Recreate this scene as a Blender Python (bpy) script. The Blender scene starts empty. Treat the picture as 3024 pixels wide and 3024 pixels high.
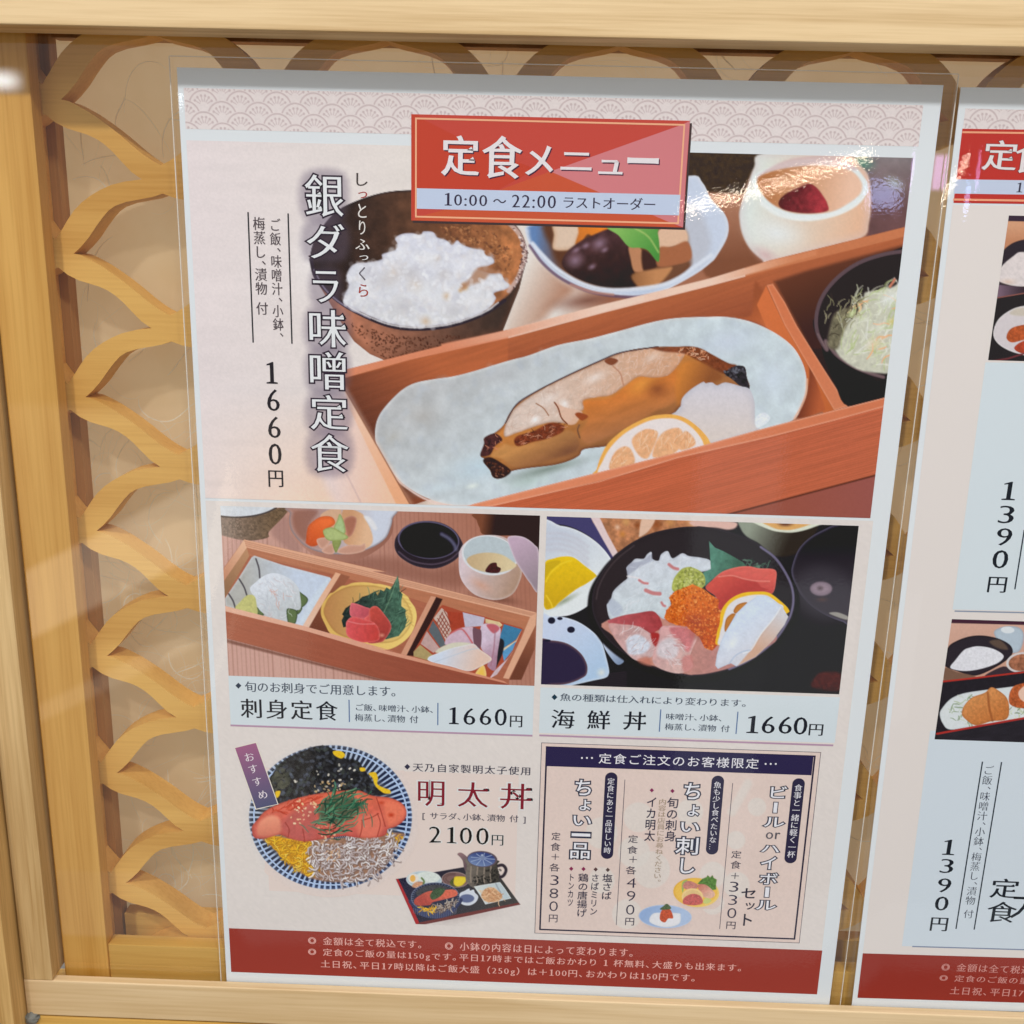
import bpy, math, random
import numpy as np

SC = bpy.context.scene
COL = SC.collection

# ------------------------------------------------------------------ camera
# solved from the four corners of the printed area of the A3 menu sheet
F_PX, SZ, HALF = 3022.0, 3024.0, 1512.0
R = np.array([[0.99938963, 0.02512678, -0.02426939],
              [0.03051141, -0.96615833, 0.25613891],
              [-0.01701212, -0.25672307, -0.96633527]])
T = np.array([-0.1281208, -0.16546213, 0.39919463])
C = -R.T @ T                                   # metres: right, up, out of the wall
cam_d = bpy.data.cameras.new('camera')
cam = bpy.data.objects.new('camera', cam_d)
COL.objects.link(cam)
SC.camera = cam
cam_d.sensor_width = 36.0
cam_d.lens = 36.0 * F_PX / SZ
cam_d.clip_start = 0.01
cam_d.clip_end = 100.0
from mathutils import Matrix
_w = lambda v: (float(v[0]), float(-v[2]), float(v[1]))      # (x, up, out) -> blender
_x, _y, _z = _w(R[0]), _w(-R[1]), _w(-R[2])
_c = _w(C)
cam.matrix_world = Matrix(((_x[0], _y[0], _z[0], _c[0]), (_x[1], _y[1], _z[1], _c[1]),
                           (_x[2], _y[2], _z[2], _c[2]), (0, 0, 0, 1)))

# ------------------------------------------------------------------ world: the lit room behind the photographer
world = bpy.data.worlds.new('World')
SC.world = world
world.use_nodes = True
wt = world.node_tree
wt.nodes.clear()


def wn(kind, **kw):
    n = wt.nodes.new(kind)
    for k_, v in kw.items():
        setattr(n, k_, v)
    return n


def wm(op, a, b=None, c=None):
    n = wn('ShaderNodeMath', operation=op)
    for i, v in enumerate((a, b, c)):
        if v is None:
            continue
        if isinstance(v, (int, float)):
            n.inputs[i].default_value = v
        else:
            wt.links.new(v, n.inputs[i])
    return n.outputs[0]


def wstep(x, e0, e1):
    n = wn('ShaderNodeMapRange', interpolation_type='SMOOTHSTEP')
    wt.links.new(x, n.inputs[0])
    n.inputs[1].default_value = e0
    n.inputs[2].default_value = e1
    return n.outputs[0]


tc = wn('ShaderNodeTexCoord')
sp = wn('ShaderNodeSeparateXYZ')
wt.links.new(tc.outputs['Generated'], sp.inputs[0])
back = wm('MAXIMUM', wm('MULTIPLY', sp.outputs[1], -1.0), 0.02)
KX = wm('DIVIDE', sp.outputs[0], back)
KZ = wm('DIVIDE', sp.outputs[2], back)


def wrect(x0, x1, z0, z1, s=0.01, tilt=0.0, sx=None):
    """a soft-edged window or lamp of the room, by direction"""
    sx = sx or s
    zz = wm('SUBTRACT', KZ, wm('MULTIPLY', KX, tilt)) if tilt else KZ
    a = wm('MULTIPLY', wstep(KX, x0 - sx, x0 + sx), wm('SUBTRACT', 1.0, wstep(KX, x1 - sx, x1 + sx)))
    b = wm('MULTIPLY', wstep(zz, z0 - s, z0 + s), wm('SUBTRACT', 1.0, wstep(zz, z1 - s, z1 + s)))
    return wm('MULTIPLY', a, b)


def wadd(prev, mask, col, k_):
    mul = wn('ShaderNodeMix', data_type='RGBA', blend_type='ADD')
    mul.inputs[0].default_value = 1.0
    wt.links.new(prev, mul.inputs[6])
    sc = wn('ShaderNodeMix', data_type='RGBA', blend_type='MIX')
    sc.inputs[6].default_value = (0, 0, 0, 1)
    sc.inputs[7].default_value = tuple(c * k_ for c in col) + (1,)
    wt.links.new(mask, sc.inputs[0])
    wt.links.new(sc.outputs[2], mul.inputs[7])
    return mul.outputs[2]


base = wn('ShaderNodeMix', data_type='RGBA')
base.inputs[6].default_value = (0.24, 0.225, 0.205, 1)     # floor side
base.inputs[7].default_value = (0.98, 1.0, 1.03, 1)       # ceiling side
wt.links.new(wstep(sp.outputs[2], -0.45, 1.05), base.inputs[0])
room = base.outputs[2]
WARM, COOL, BLUE = (1.0, 0.86, 0.66), (0.9, 0.97, 1.0), (0.45, 0.55, 1.0)
room = wadd(room, wrect(0.162, 0.25, -0.72, -0.18, 0.004), COOL, 0.50)          # pale wall panel
room = wadd(room, wrect(0.25, 0.36, -0.47, -0.33, 0.006), COOL, 0.45)
room = wadd(room, wrect(-0.70, -0.227, -0.70, -0.17, 0.006), WARM, 0.45)        # shop front on the left
room = wadd(room, wrect(-0.8, 0.8, -0.785, -0.70, 0.004), COOL, 0.45)           # edge of a bright floor
room = wadd(room, wrect(-0.9, -0.30, -0.138, -0.064, 0.006, tilt=0.54), WARM, 1.9)  # slanting strip of light
room = wadd(room, wrect(-0.9, -0.30, -0.235, -0.215, 0.006, tilt=0.54), WARM, 0.9)
room = wadd(room, wrect(0.135, 0.305, -0.0085, -0.0045, 0.0015, tilt=0.285), WARM, 45.0)  # tube lamps
room = wadd(room, wrect(0.305, 0.335, 0.036, 0.058, 0.003), BLUE, 12.0)
room = wadd(room, wrect(0.362, 0.378, 0.055, 0.085, 0.003), (0.8, 0.5, 1.0), 10.0)
room = wadd(room, wrect(-0.515, -0.484, 0.124, 0.136, 0.008, sx=0.012), COOL, 16.0)
bg = wn('ShaderNodeBackground')
wt.links.new(room, bg.inputs[0])
bg.inputs[1].default_value = 1.0
wo = wn('ShaderNodeOutputWorld')
wt.links.new(bg.outputs[0], wo.inputs[0])
world.cycles.sampling_method = 'MANUAL'
world.cycles.sample_map_resolution = 2048


# ------------------------------------------------------------------ lamps: ceiling spot of the arcade, added second spot, added backlight
def area(name, loc, target, size, power, col):
    d = bpy.data.lights.new(name, 'AREA')
    d.shape = 'DISK'
    d.size = size
    d.energy = power
    d.color = col
    o = bpy.data.objects.new(name, d)
    COL.objects.link(o)
    from mathutils import Vector
    v = Vector(target) - Vector(loc)
    o.location = loc
    o.rotation_euler = v.to_track_quat('-Z', 'Y').to_euler()
    return o


area('key_spot', (-0.45, -1.50, 1.50), (0.12, 0, -0.2), 0.13, 20.0, (0.98, 0.99, 1.0))
area('key_spot', (0.75, -1.50, 1.50), (0.12, 0, -0.2), 0.13, 14.0, (0.98, 0.99, 1.0))  # added second spot, weakens the lattice shadows on the paper
lamp = area('paper_backlight', (0.12, 0.55, 0.10), (0.12, 0, -0.15), 0.5, 2.4, (1.0, 0.92, 0.78))   # lamp added behind the paper, brightens it and fills the lattice shadows
lamp.data.shape = 'SQUARE'
SC.view_settings.view_transform = 'Standard'
SC.view_settings.look = 'None'
SC.view_settings.exposure = 0.03
SC.view_settings.gamma = 1.0
SC.view_settings.use_curve_mapping = False
SC.cycles.max_bounces = 8
SC.cycles.transparent_max_bounces = 16
SC.cycles.caustics_reflective = False
SC.cycles.caustics_refractive = False


# ------------------------------------------------------------------ photo pixel -> point on the plane "n" metres out of the menu's plane
def U(px, py, n=0.0):
    d = R.T @ np.array([(px - HALF) / F_PX, (py - HALF) / F_PX, 1.0])
    s = (n - C[2]) / d[2]
    p = C + s * d
    return float(p[0]), float(p[1])


class Tile:
    """a crop of the photograph: crop coordinates -> photo pixels"""
    def __init__(s, ox, oy, k_):
        s.ox, s.oy, s.k = ox, oy, k_

    def __call__(s, pts):
        return [(s.ox + x * s.k, s.oy + y * s.k) for x, y in pts]

    def p(s, x, y):
        return (s.ox + x * s.k, s.oy + y * s.k)


K6, K5, K1 = 600 / 1932, 500 / 1932, 1000 / 1932
tA, tB, tC = Tile(900, 440, K6), Tile(1500, 440, K6), Tile(2100, 440, K6)
tD, tE, tF = Tile(900, 960, K6), Tile(1400, 960, K6), Tile(2000, 960, K6)
tG, tH, tI = Tile(640, 1480, K5), Tile(1100, 1500, K5), Tile(1100, 1750, K5)
t3, t7, t8 = Tile(660, 1760, K5), Tile(1590, 1720, K5), Tile(2050, 1750, K5)
tJ, tK = Tile(1590, 1510, K5), Tile(2050, 1530, K5)
tL = Tile(680, 2170, 560 / 1932)
tM, tU = Tile(1150, 2440, 460 / 1932), Tile(1150, 2180, 460 / 1932)
tV, tW = Tile(1580, 2180, K5), Tile(1960, 2200, K5)
tO, tY = Tile(1580, 2440, K5), Tile(1960, 2460, K5)
tZ = Tile(880, 2700, 700 / 1932)
tN1, tN2 = Tile(1200, 300, K6), Tile(1600, 300, K6)
tS, tT = Tile(680, 580, 300 / 745), Tile(700, 1040, 300 / 745)
tQ, tR2 = Tile(2624, 1780, 400 / 874), Tile(2720, 640, 304 / 664)
ta, tb = Tile(2720, 220, 304 / 664), Tile(2524, 2200, 500 / 700)
tc5, tc6 = Tile(2024, 1000, K1), Tile(2024, 2024, K1)
tP = Tile(0, 0, 1.0)


# ------------------------------------------------------------------ scene helpers
def tag(o, label=None, cat=None, group=None, kind=None):
    for k_, v in (('label', label), ('category', cat), ('group', group), ('kind', kind)):
        if v:
            o[k_] = v
    return o


def empty(name, loc, label, cat, group=None):
    o = bpy.data.objects.new(name, None)
    COL.objects.link(o)
    o.location = loc
    o.empty_display_size = 0.02
    return tag(o, label, cat, group)


def root_loc(o):
    v = np.zeros(3)
    while o is not None:
        v = v + np.array(o.location)
        o = o.parent
    return v


def link_mesh(name, verts, faces, mat, parent=None, smooth=False, cols=None):
    v = np.asarray(verts, dtype=np.float64)
    if parent is not None:
        v = v - root_loc(parent)
    me = bpy.data.meshes.new(name)
    if isinstance(faces, np.ndarray):
        nf, k_ = faces.shape
        me.vertices.add(len(v))
        me.vertices.foreach_set('co', v.astype(np.float32).ravel())
        me.loops.add(nf * k_)
        me.loops.foreach_set('vertex_index', faces.astype(np.int32).ravel())
        me.polygons.add(nf)
        me.polygons.foreach_set('loop_start', np.arange(0, nf * k_, k_, dtype=np.int32))
        me.update(calc_edges=True)
    else:
        me.from_pydata([tuple(p) for p in v], [], [list(f) for f in faces])
        me.update()
    if cols is not None:
        at = me.color_attributes.new('Col', 'FLOAT_COLOR', 'POINT')
        at.data.foreach_set('color', cols.astype(np.float32).ravel())
    if smooth:
        me.polygons.foreach_set('use_smooth', [True] * len(me.polygons))
    me.materials.append(mat)
    o = bpy.data.objects.new(name, me)
    COL.objects.link(o)
    if parent is not None:
        o.parent = parent
    return o


def boxes(name, bl, mat, parent=None, bevel=0.0006, seg=2):
    """(x0, x1, n0, n1, z0, z1) boxes, n = out of the wall"""
    V, Fc = [], []
    for x0, x1, n0, n1, z0, z1 in bl:
        b = len(V)
        for y in (-n1, -n0):
            for x, z in ((x0, z0), (x1, z0), (x1, z1), (x0, z1)):
                V.append((x, y, z))
        Fc += [[b, b + 1, b + 2, b + 3], [b + 7, b + 6, b + 5, b + 4], [b, b + 4, b + 5, b + 1],
               [b + 1, b + 5, b + 6, b + 2], [b + 2, b + 6, b + 7, b + 3], [b + 3, b + 7, b + 4, b]]
    o = link_mesh(name, V, Fc, mat, parent)
    if bevel:
        import bmesh
        bm = bmesh.new()
        bm.from_mesh(o.data)
        bmesh.ops.bevel(bm, geom=list(bm.edges), offset=bevel, segments=seg, affect='EDGES', profile=0.6)
        bm.to_mesh(o.data)
        bm.free()
    return o


# ------------------------------------------------------------------ materials
def s2l(c):
    c = np.asarray(c, dtype=np.float64) / 255.0
    return np.where(c <= 0.04045, c / 12.92, ((c + 0.055) / 1.055) ** 2.4)


ILL = 1.12


def albedo(rgb):
    return np.clip(s2l(rgb) * ILL - 0.010, 0.004, 0.9)


def new_mat(name):
    m = bpy.data.materials.new(name)
    m.use_nodes = True
    nt = m.node_tree
    return m, nt, nt.nodes['Principled BSDF'], nt.nodes['Material Output']


_ink = {}


def ink(rgb, rough=0.55):
    key = tuple(int(c) for c in rgb)
    if key not in _ink:
        m, nt, b, o = new_mat('print_ink')
        a = albedo(rgb)
        b.inputs['Base Color'].default_value = (*[float(x) for x in a], 1)
        b.inputs['Roughness'].default_value = rough
        b.inputs['Specular IOR Level'].default_value = 0.1
        _ink[key] = m
    return _ink[key]


MPRINT, nt, b, o = new_mat('printed_picture')
at = nt.nodes.new('ShaderNodeAttribute')
at.attribute_name = 'Col'
nt.links.new(at.outputs['Color'], b.inputs['Base Color'])
b.inputs['Roughness'].default_value = 0.55
b.inputs['Specular IOR Level'].default_value = 0.1


def film(name, amount, rough, bump, scale, tint=(1, 1, 1), wav=0.0):
    m, nt, b, out = new_mat(name)
    nt.nodes.remove(b)
    tr = nt.nodes.new('ShaderNodeBsdfTransparent')
    tr.inputs[0].default_value = (*tint, 1)
    gl = nt.nodes.new('ShaderNodeBsdfGlossy')
    gl.inputs['Roughness'].default_value = rough
    mx = nt.nodes.new('ShaderNodeMixShader')
    lw = nt.nodes.new('ShaderNodeLayerWeight')       # Schlick, the same from both sides
    lw.inputs[0].default_value = 0.5
    pw = nt.nodes.new('ShaderNodeMath')
    pw.operation = 'POWER'
    pw.inputs[1].default_value = 5.0
    nt.links.new(lw.outputs['Facing'], pw.inputs[0])
    mu = nt.nodes.new('ShaderNodeMath')
    mu.operation = 'MULTIPLY_ADD'
    mu.use_clamp = True
    nt.links.new(pw.outputs[0], mu.inputs[0])
    mu.inputs[1].default_value = 0.9
    mu.inputs[2].default_value = 0.04 * amount
    nt.links.new(mu.outputs[0], mx.inputs[0])
    nt.links.new(tr.outputs[0], mx.inputs[1])
    nt.links.new(gl.outputs[0], mx.inputs[2])
    nt.links.new(mx.outputs[0], out.inputs[0])
    geo = nt.nodes.new('ShaderNodeNewGeometry')
    n1 = nt.nodes.new('ShaderNodeTexNoise')
    n1.inputs['Scale'].default_value = scale
    n1.inputs['Detail'].default_value = 2.0
    nt.links.new(geo.outputs['Position'], n1.inputs['Vector'])
    bp = nt.nodes.new('ShaderNodeBump')
    bp.inputs['Strength'].default_value = 1.0
    bp.inputs['Distance'].default_value = bump
    nt.links.new(n1.outputs['Fac'], bp.inputs['Height'])
    if wav:
        n2 = nt.nodes.new('ShaderNodeTexNoise')
        n2.inputs['Scale'].default_value = 14.0
        n2.inputs['Detail'].default_value = 0.5
        nt.links.new(geo.outputs['Position'], n2.inputs['Vector'])
        b2 = nt.nodes.new('ShaderNodeBump')
        b2.inputs['Distance'].default_value = wav
        nt.links.new(n2.outputs['Fac'], b2.inputs['Height'])
        nt.links.new(b2.outputs[0], bp.inputs['Normal'])
    nt.links.new(bp.outputs[0], gl.inputs['Normal'])
    return m


MFILM = film('laminate_gloss', 1.0, 0.008, 0.000008, 800.0, wav=0.0002)
MPANE = film('acrylic_clear', 1.7, 0.012, 0.000002, 40.0, tint=(0.97, 0.97, 0.96))


def wood(name, light, dark, axis, grain=1.0, rough=0.5, scale=1.0, knots=0.0, ring=260.0):
    """axis: 0 = grain along x, 2 = grain along z"""
    m, nt, b, out = new_mat(name)
    geo = nt.nodes.new('ShaderNodeNewGeometry')
    mp = nt.nodes.new('ShaderNodeMapping')
    sc = [60.0, 60.0, 60.0]
    sc[axis] = 2.2
    mp.inputs['Scale'].default_value = [s * scale for s in sc]
    nt.links.new(geo.outputs['Position'], mp.inputs['Vector'])
    n1 = nt.nodes.new('ShaderNodeTexNoise')
    n1.inputs['Scale'].default_value = 1.0
    n1.inputs['Detail'].default_value = 4.0
    n1.inputs['Distortion'].default_value = 0.35
    nt.links.new(mp.outputs[0], n1.inputs['Vector'])
    mp2 = nt.nodes.new('ShaderNodeMapping')
    sc2 = [ring * 3.2] * 3
    sc2[axis] = 22.0
    mp2.inputs['Scale'].default_value = sc2
    nt.links.new(geo.outputs['Position'], mp2.inputs['Vector'])
    n2 = nt.nodes.new('ShaderNodeTexNoise')
    n2.inputs['Scale'].default_value = 1.0
    n2.inputs['Detail'].default_value = 3.0
    nt.links.new(mp2.outputs[0], n2.inputs['Vector'])
    n3 = nt.nodes.new('ShaderNodeTexNoise')
    n3.inputs['Scale'].default_value = 17.0
    n3.inputs['Detail'].default_value = 2.0
    nt.links.new(geo.outputs['Position'], n3.inputs['Vector'])
    ra = nt.nodes.new('ShaderNodeMapRange')
    ra.inputs[1].default_value, ra.inputs[2].default_value = 0.40, 0.68
    nt.links.new(n1.outputs['Fac'], ra.inputs[0])
    rb = nt.nodes.new('ShaderNodeMapRange')
    rb.inputs[1].default_value, rb.inputs[2].default_value = 0.42, 0.75
    nt.links.new(n2.outputs['Fac'], rb.inputs[0])
    ad = nt.nodes.new('ShaderNodeMath')
    ad.operation = 'MULTIPLY_ADD'
    nt.links.new(rb.outputs[0], ad.inputs[0])
    ad.inputs[1].default_value = 0.45
    nt.links.new(ra.outputs[0], ad.inputs[2])
    a2 = nt.nodes.new('ShaderNodeMath')
    a2.operation = 'MULTIPLY_ADD'
    a2.inputs[1].default_value = 0.5
    nt.links.new(n3.outputs['Fac'], a2.inputs[0])
    nt.links.new(ad.outputs[0], a2.inputs[2])
    a3 = nt.nodes.new('ShaderNodeMath')
    a3.operation = 'MULTIPLY_ADD'
    a3.use_clamp = True
    nt.links.new(a2.outputs[0], a3.inputs[0])
    a3.inputs[1].default_value = 0.75 * grain
    a3.inputs[2].default_value = -0.22
    mx = nt.nodes.new('ShaderNodeMix')
    mx.data_type = 'RGBA'
    nt.links.new(a3.outputs[0], mx.inputs[0])
    mx.inputs[6].default_value = (*[float(x) for x in albedo(light)], 1)
    mx.inputs[7].default_value = (*[float(x) for x in albedo(dark)], 1)
    nt.links.new(mx.outputs[2], b.inputs['Base Color'])
    b.inputs['Roughness'].default_value = rough
    b.inputs['Specular IOR Level'].default_value = 0.35
    bp = nt.nodes.new('ShaderNodeBump')
    bp.inputs['Distance'].default_value = 0.00012
    bp.inputs['Strength'].default_value = 0.5
    nt.links.new(n2.outputs['Fac'], bp.inputs['Height'])
    nt.links.new(bp.outputs[0], b.inputs['Normal'])
    return m


W_BEAM = wood('pale_cypress_beam', (222, 194, 150), (188, 154, 106), 0, grain=1.15, scale=1.6)
W_SLAT = wood('pale_cypress_slat', (220, 193, 152), (194, 162, 116), 0, scale=1.4)
W_POST = wood('aged_cypress_post', (218, 188, 138), (170, 134, 84), 2, grain=1.2)
W_JAMB = wood('jamb_cypress', (214, 176, 116), (164, 122, 66), 2, grain=1.2)
W_STILE = wood('honey_stile', (222, 172, 92), (188, 132, 52), 2, scale=0.7)
W_RAIL = wood('honey_rail', (218, 176, 98), (190, 142, 66), 0, grain=1.1)
W_LATT = wood('honey_lattice', (226, 178, 98), (196, 142, 64), 0, scale=0.6)
W_BATT = wood('slot_shade_batten', (176, 128, 76), (140, 96, 54), 2)  # slot shade behind stile and top rail painted in as browner wood

# ------------------------------------------------------------------ the timber frame in front
o = boxes('top_beam', [(-0.34, 0.62, 0.0012, 0.0180, 0.0181, 0.13)], W_BEAM, bevel=0.0009, seg=3)
tag(o, 'pale wooden beam across the top, overhanging the menus', 'beam')
fr = empty('front_frame', (-0.0950, -0.002, -0.4304), 'slim pale wooden frame of post and slat holding the menus at left and bottom', 'frame')
boxes('post', [(-0.1003, -0.0862, -0.010, 0.0055, -0.4098, 0.0179)], W_POST, fr, bevel=0.0005)
boxes('bottom_slat', [(-0.1008, 0.62, 0.0008, 0.0054, -0.4304, -0.4099)], W_SLAT, fr, bevel=0.0009, seg=3)
o = boxes('jamb_board', [(-0.34, -0.1011, -0.030, 0.0170, -0.62, 0.0179)], W_JAMB, bevel=0.0007)
tag(o, 'brown wooden jamb board at the far left edge beside the slim post', 'board')
o = boxes('lower_rail', [(-0.1008, 0.62, -0.030, 0.0046, -0.60, -0.4318)], W_RAIL, bevel=0.0007)
tag(o, 'golden wooden rail under the pale bottom slat', 'rail')
# crumb of grey filler in the corner where slat, jamb and rail meet
rng = np.random.default_rng(4)
import bmesh
bm = bmesh.new()
bmesh.ops.create_icosphere(bm, subdivisions=4, radius=1.0)
for v in bm.verts:
    p = v.co
    k_ = 1 + 0.22 * math.sin(5 * p.x + 2) * math.cos(6 * p.z) + 0.12 * math.sin(13 * p.z + 7 * p.x)
    v.co = (p.x * 0.0034 * k_, p.y * 0.0028, p.z * 0.0030 * k_)
m, nt, b, out = new_mat('grey_filler')
b.inputs['Base Color'].default_value = (*[float(x) for x in albedo((150, 150, 142))], 1)
b.inputs['Roughness'].default_value = 0.7
n = nt.nodes.new('ShaderNodeTexNoise')
n.inputs['Scale'].default_value = 1500
bp = nt.nodes.new('ShaderNodeBump')
bp.inputs['Distance'].default_value = 0.0005
nt.links.new(n.outputs[0], bp.inputs['Height'])
nt.links.new(bp.outputs[0], b.inputs['Normal'])
me = bpy.data.meshes.new('filler_blob')
bm.to_mesh(me)
bm.free()
me.materials.append(m)
me.polygons.foreach_set('use_smooth', [True] * len(me.polygons))
o = bpy.data.objects.new('filler_blob', me)
COL.objects.link(o)
o.location = (-0.0988, -0.0050, -0.4322)
tag(o, 'smear of grey filler under the left end of the bottom slat', 'filler')

# ------------------------------------------------------------------ the lattice screen behind
door = empty('lattice_screen', (0.12, 0.008, -0.45), 'honey coloured lattice screen with wavy wooden fretwork over fibrous paper', 'screen')
boxes('stile', [(-0.0846, -0.0624, -0.0124, -0.0040, -0.47, 0.07)], W_STILE, door, bevel=0.0006)
boxes('bottom_rail', [(-0.0624, 0.62, -0.0130, -0.0052, -0.47, -0.3962)], W_RAIL, door, bevel=0.0005)
boxes('top_rail', [(-0.0624, 0.62, -0.0124, -0.0042, 0.0222, 0.07)], W_RAIL, door, bevel=0.0005)
boxes('batten', [(-0.092, -0.0640, -0.0345, -0.0270, -0.47, 0.07)], W_BATT, door, bevel=0.0003)
boxes('batten', [(-0.0626, 0.62, -0.0345, -0.0270, 0.0216, 0.07)], W_BATT, door, bevel=0.0003)
boxes('batten', [(-0.0626, 0.62, -0.0345, -0.0270, -0.47, -0.3945)], W_RAIL, door, bevel=0.0003)

# fretwork: one cell traced, then mirrored and repeated as holes of a single sawn board
TX, TZ, PX_, PZ_ = -0.0624, -0.0034, 0.0931, 0.0607
f_up = [(7.3, -.2), (10, -.7), (13, -2), (18, -4.6), (22.6, -7.6), (27, -10.7), (31.5, -14.2), (36, -18.0), (39.7, -20.8), (43, -22.9), (46.55, -24.6)]
f_lo = [(0.0, -6.0), (0.3, -6.1), (4, -9.0), (8.6, -11.2), (13, -12.4), (17, -13.5), (20.5, -15.0), (23.6, -17.0), (27, -20.0), (30, -23.3), (34.1, -27.6), (38.2, -30.35)]
r_lo = [(7.3, -.2), (10.5, 2.6), (14.2, 6.5), (17.6, 11.0), (20.9, 15.0), (23.5, 17.7), (26.4, 19.6), (31, 21.2), (37, 22.4), (42, 23.4), (46.55, 24.9)]
r_up = [(0.0, 5.6), (0.4, 5.6), (1.6, 7.4), (3.4, 9.8), (6, 13.6), (8.9, 17.3), (12.4, 20.6), (16.2, 23.3), (20.5, 25.7), (25.2, 27.8), (31, 29.3), (38.2, 30.35)]
mm = 0.001
cu = bpy.data.curves.new('fretwork', 'CURVE')
cu.dimensions = '2D'
cu.fill_mode = 'BOTH'
cu.extrude = 0.0061


def spline(pts):
    s = cu.splines.new('POLY')
    s.points.add(len(pts) - 1)
    for q, (x, z) in zip(s.points, pts):
        q.co = (x, z, 0, 1)
    s.use_cyclic_u = True


X1, Z0, Z1 = 0.50, -0.458, 0.070
XL = TX - 0.006
spline([(XL, Z0), (X1, Z0), (X1, Z1), (XL, Z1)])


def clip_poly(pts, z0, z1, x0, x1):
    for ax, lim, sg in ((1, z0, 1), (1, z1, -1), (0, x0, 1), (0, x1, -1)):
        outp = []
        for i in range(len(pts)):
            a, b_ = pts[i - 1], pts[i]
            ia, ib = sg * (a[ax] - lim) >= 0, sg * (b_[ax] - lim) >= 0
            if ia != ib:
                t_ = (lim - a[ax]) / (b_[ax] - a[ax])
                outp.append(tuple(a[k_] + t_ * (b_[k_] - a[k_]) for k_ in (0, 1)))
            if ib:
                outp.append(b_)
        pts = outp
        if not pts:
            break
    return pts


for i in range(-1, 8):
    for j in range(0, 6):
        cx, cz = TX + j * PX_, TZ - i * PZ_
        a = [(cx + x * mm, cz + z * mm) for x, z in r_lo]
        b_ = [(cx + PX_ - x * mm, cz + z * mm) for x, z in r_lo[::-1][1:]]
        c_ = [(cx + PX_ - x * mm, cz + z * mm) for x, z in f_up[1:]]
        d_ = [(cx + x * mm, cz + z * mm) for x, z in f_up[::-1][1:-1]]
        holes = [a + b_ + c_ + d_] if i >= 0 else []
        if i == 7:
            holes = holes[:1]
        e_ = [(cx + x * mm, cz + z * mm) for x, z in f_lo]
        g_ = [(cx + x * mm, cz - PZ_ + z * mm) for x, z in r_up[::-1][1:]]
        h_ = [(cx - x * mm, cz - PZ_ + z * mm) for x, z in r_up[1:]]
        k2 = [(cx - x * mm, cz + z * mm) for x, z in f_lo[::-1][1:-1]]
        if i < 7:
            holes.append(e_ + g_ + h_ + k2)
        for hp in holes:
            hp = clip_poly(hp, Z0 + 0.0004, Z1 - 0.0004, XL + 0.0004, X1 - 0.0004)
            if len(hp) > 3:
                spline(hp)
tmp = bpy.data.objects.new('tmp', cu)
COL.objects.link(tmp)
dg = bpy.context.evaluated_depsgraph_get()
me = bpy.data.meshes.new_from_object(tmp.evaluated_get(dg))
vv = np.zeros(len(me.vertices) * 3)
me.vertices.foreach_get('co', vv)
vv = vv.reshape(-1, 3)
ff = [list(p.vertices) for p in me.polygons]
bpy.data.objects.remove(tmp)
V3 = np.c_[vv[:, 0], 0.0206 + 0.00005 + vv[:, 2], vv[:, 1]]
lat = link_mesh('fretwork', V3, ff, W_LATT, door)

# fibrous paper at the back
m, nt, b, out = new_mat('mulberry_paper')
geo = nt.nodes.new('ShaderNodeNewGeometry')
n = nt.nodes.new('ShaderNodeTexNoise')
n.inputs['Scale'].default_value = 30
n.inputs['Detail'].default_value = 5
nt.links.new(geo.outputs['Position'], n.inputs['Vector'])
cr = nt.nodes.new('ShaderNodeMix')
cr.data_type = 'RGBA'
cr.inputs[6].default_value = (*[float(x) for x in albedo((190, 160, 118))], 1)
cr.inputs[7].default_value = (*[float(x) for x in albedo((210, 188, 155))], 1)
nt.links.new(n.outputs[0], cr.inputs[0])
nt.links.new(cr.outputs[2], b.inputs['Base Color'])
b.inputs['Roughness'].default_value = 0.8
tl_ = nt.nodes.new('ShaderNodeBsdfTranslucent')
nt.links.new(cr.outputs[2], tl_.inputs[0])
ms = nt.nodes.new('ShaderNodeMixShader')
ms.inputs[0].default_value = 0.45
nt.links.new(b.outputs[0], ms.inputs[1])
nt.links.new(tl_.outputs[0], ms.inputs[2])
nt.links.new(ms.outputs[0], out.inputs[0])
link_mesh('paper_panel', [(-0.09, 0.0347, -0.47), (0.62, 0.0347, -0.47), (0.62, 0.0347, 0.07), (-0.09, 0.0347, 0.07)], [[0, 1, 2, 3]], m, door)
m2, nt, b, out = new_mat('paper_fibre')
b.inputs['Base Color'].default_value = (*[float(x) for x in albedo((240, 232, 216))], 1)
b.inputs['Alpha'].default_value = 0.6
b.inputs['Roughness'].default_value = 0.7
V, Fc = [], []
rg = random.Random(11)


def fibre(x, z, L, w):
    a = rg.uniform(0, 6.28)
    cur = rg.uniform(-1, 1) * 90
    nst = 12
    pts = []
    for i in range(nst):
        pts.append((x, z))
        x += math.cos(a) * L / nst
        z += math.sin(a) * L / nst
        cur += rg.uniform(-45, 45)
        a += cur * L / nst
    for i, (px, pz) in enumerate(pts):
        q = pts[min(i + 1, nst - 1)]
        p_ = pts[max(i - 1, 0)]
        dx, dz = q[0] - p_[0], q[1] - p_[1]
        l_ = math.hypot(dx, dz) or 1
        ww = w * (0.35 + 0.65 * math.sin(math.pi * (i + 0.4) / nst))
        V.append((px - dz / l_ * ww, 0.03467, pz + dx / l_ * ww))
        V.append((px + dz / l_ * ww, 0.03467, pz - dx / l_ * ww))
        if i:
            k_ = len(V)
            Fc.append([k_ - 4, k_ - 2, k_ - 1, k_ - 3])


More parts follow.
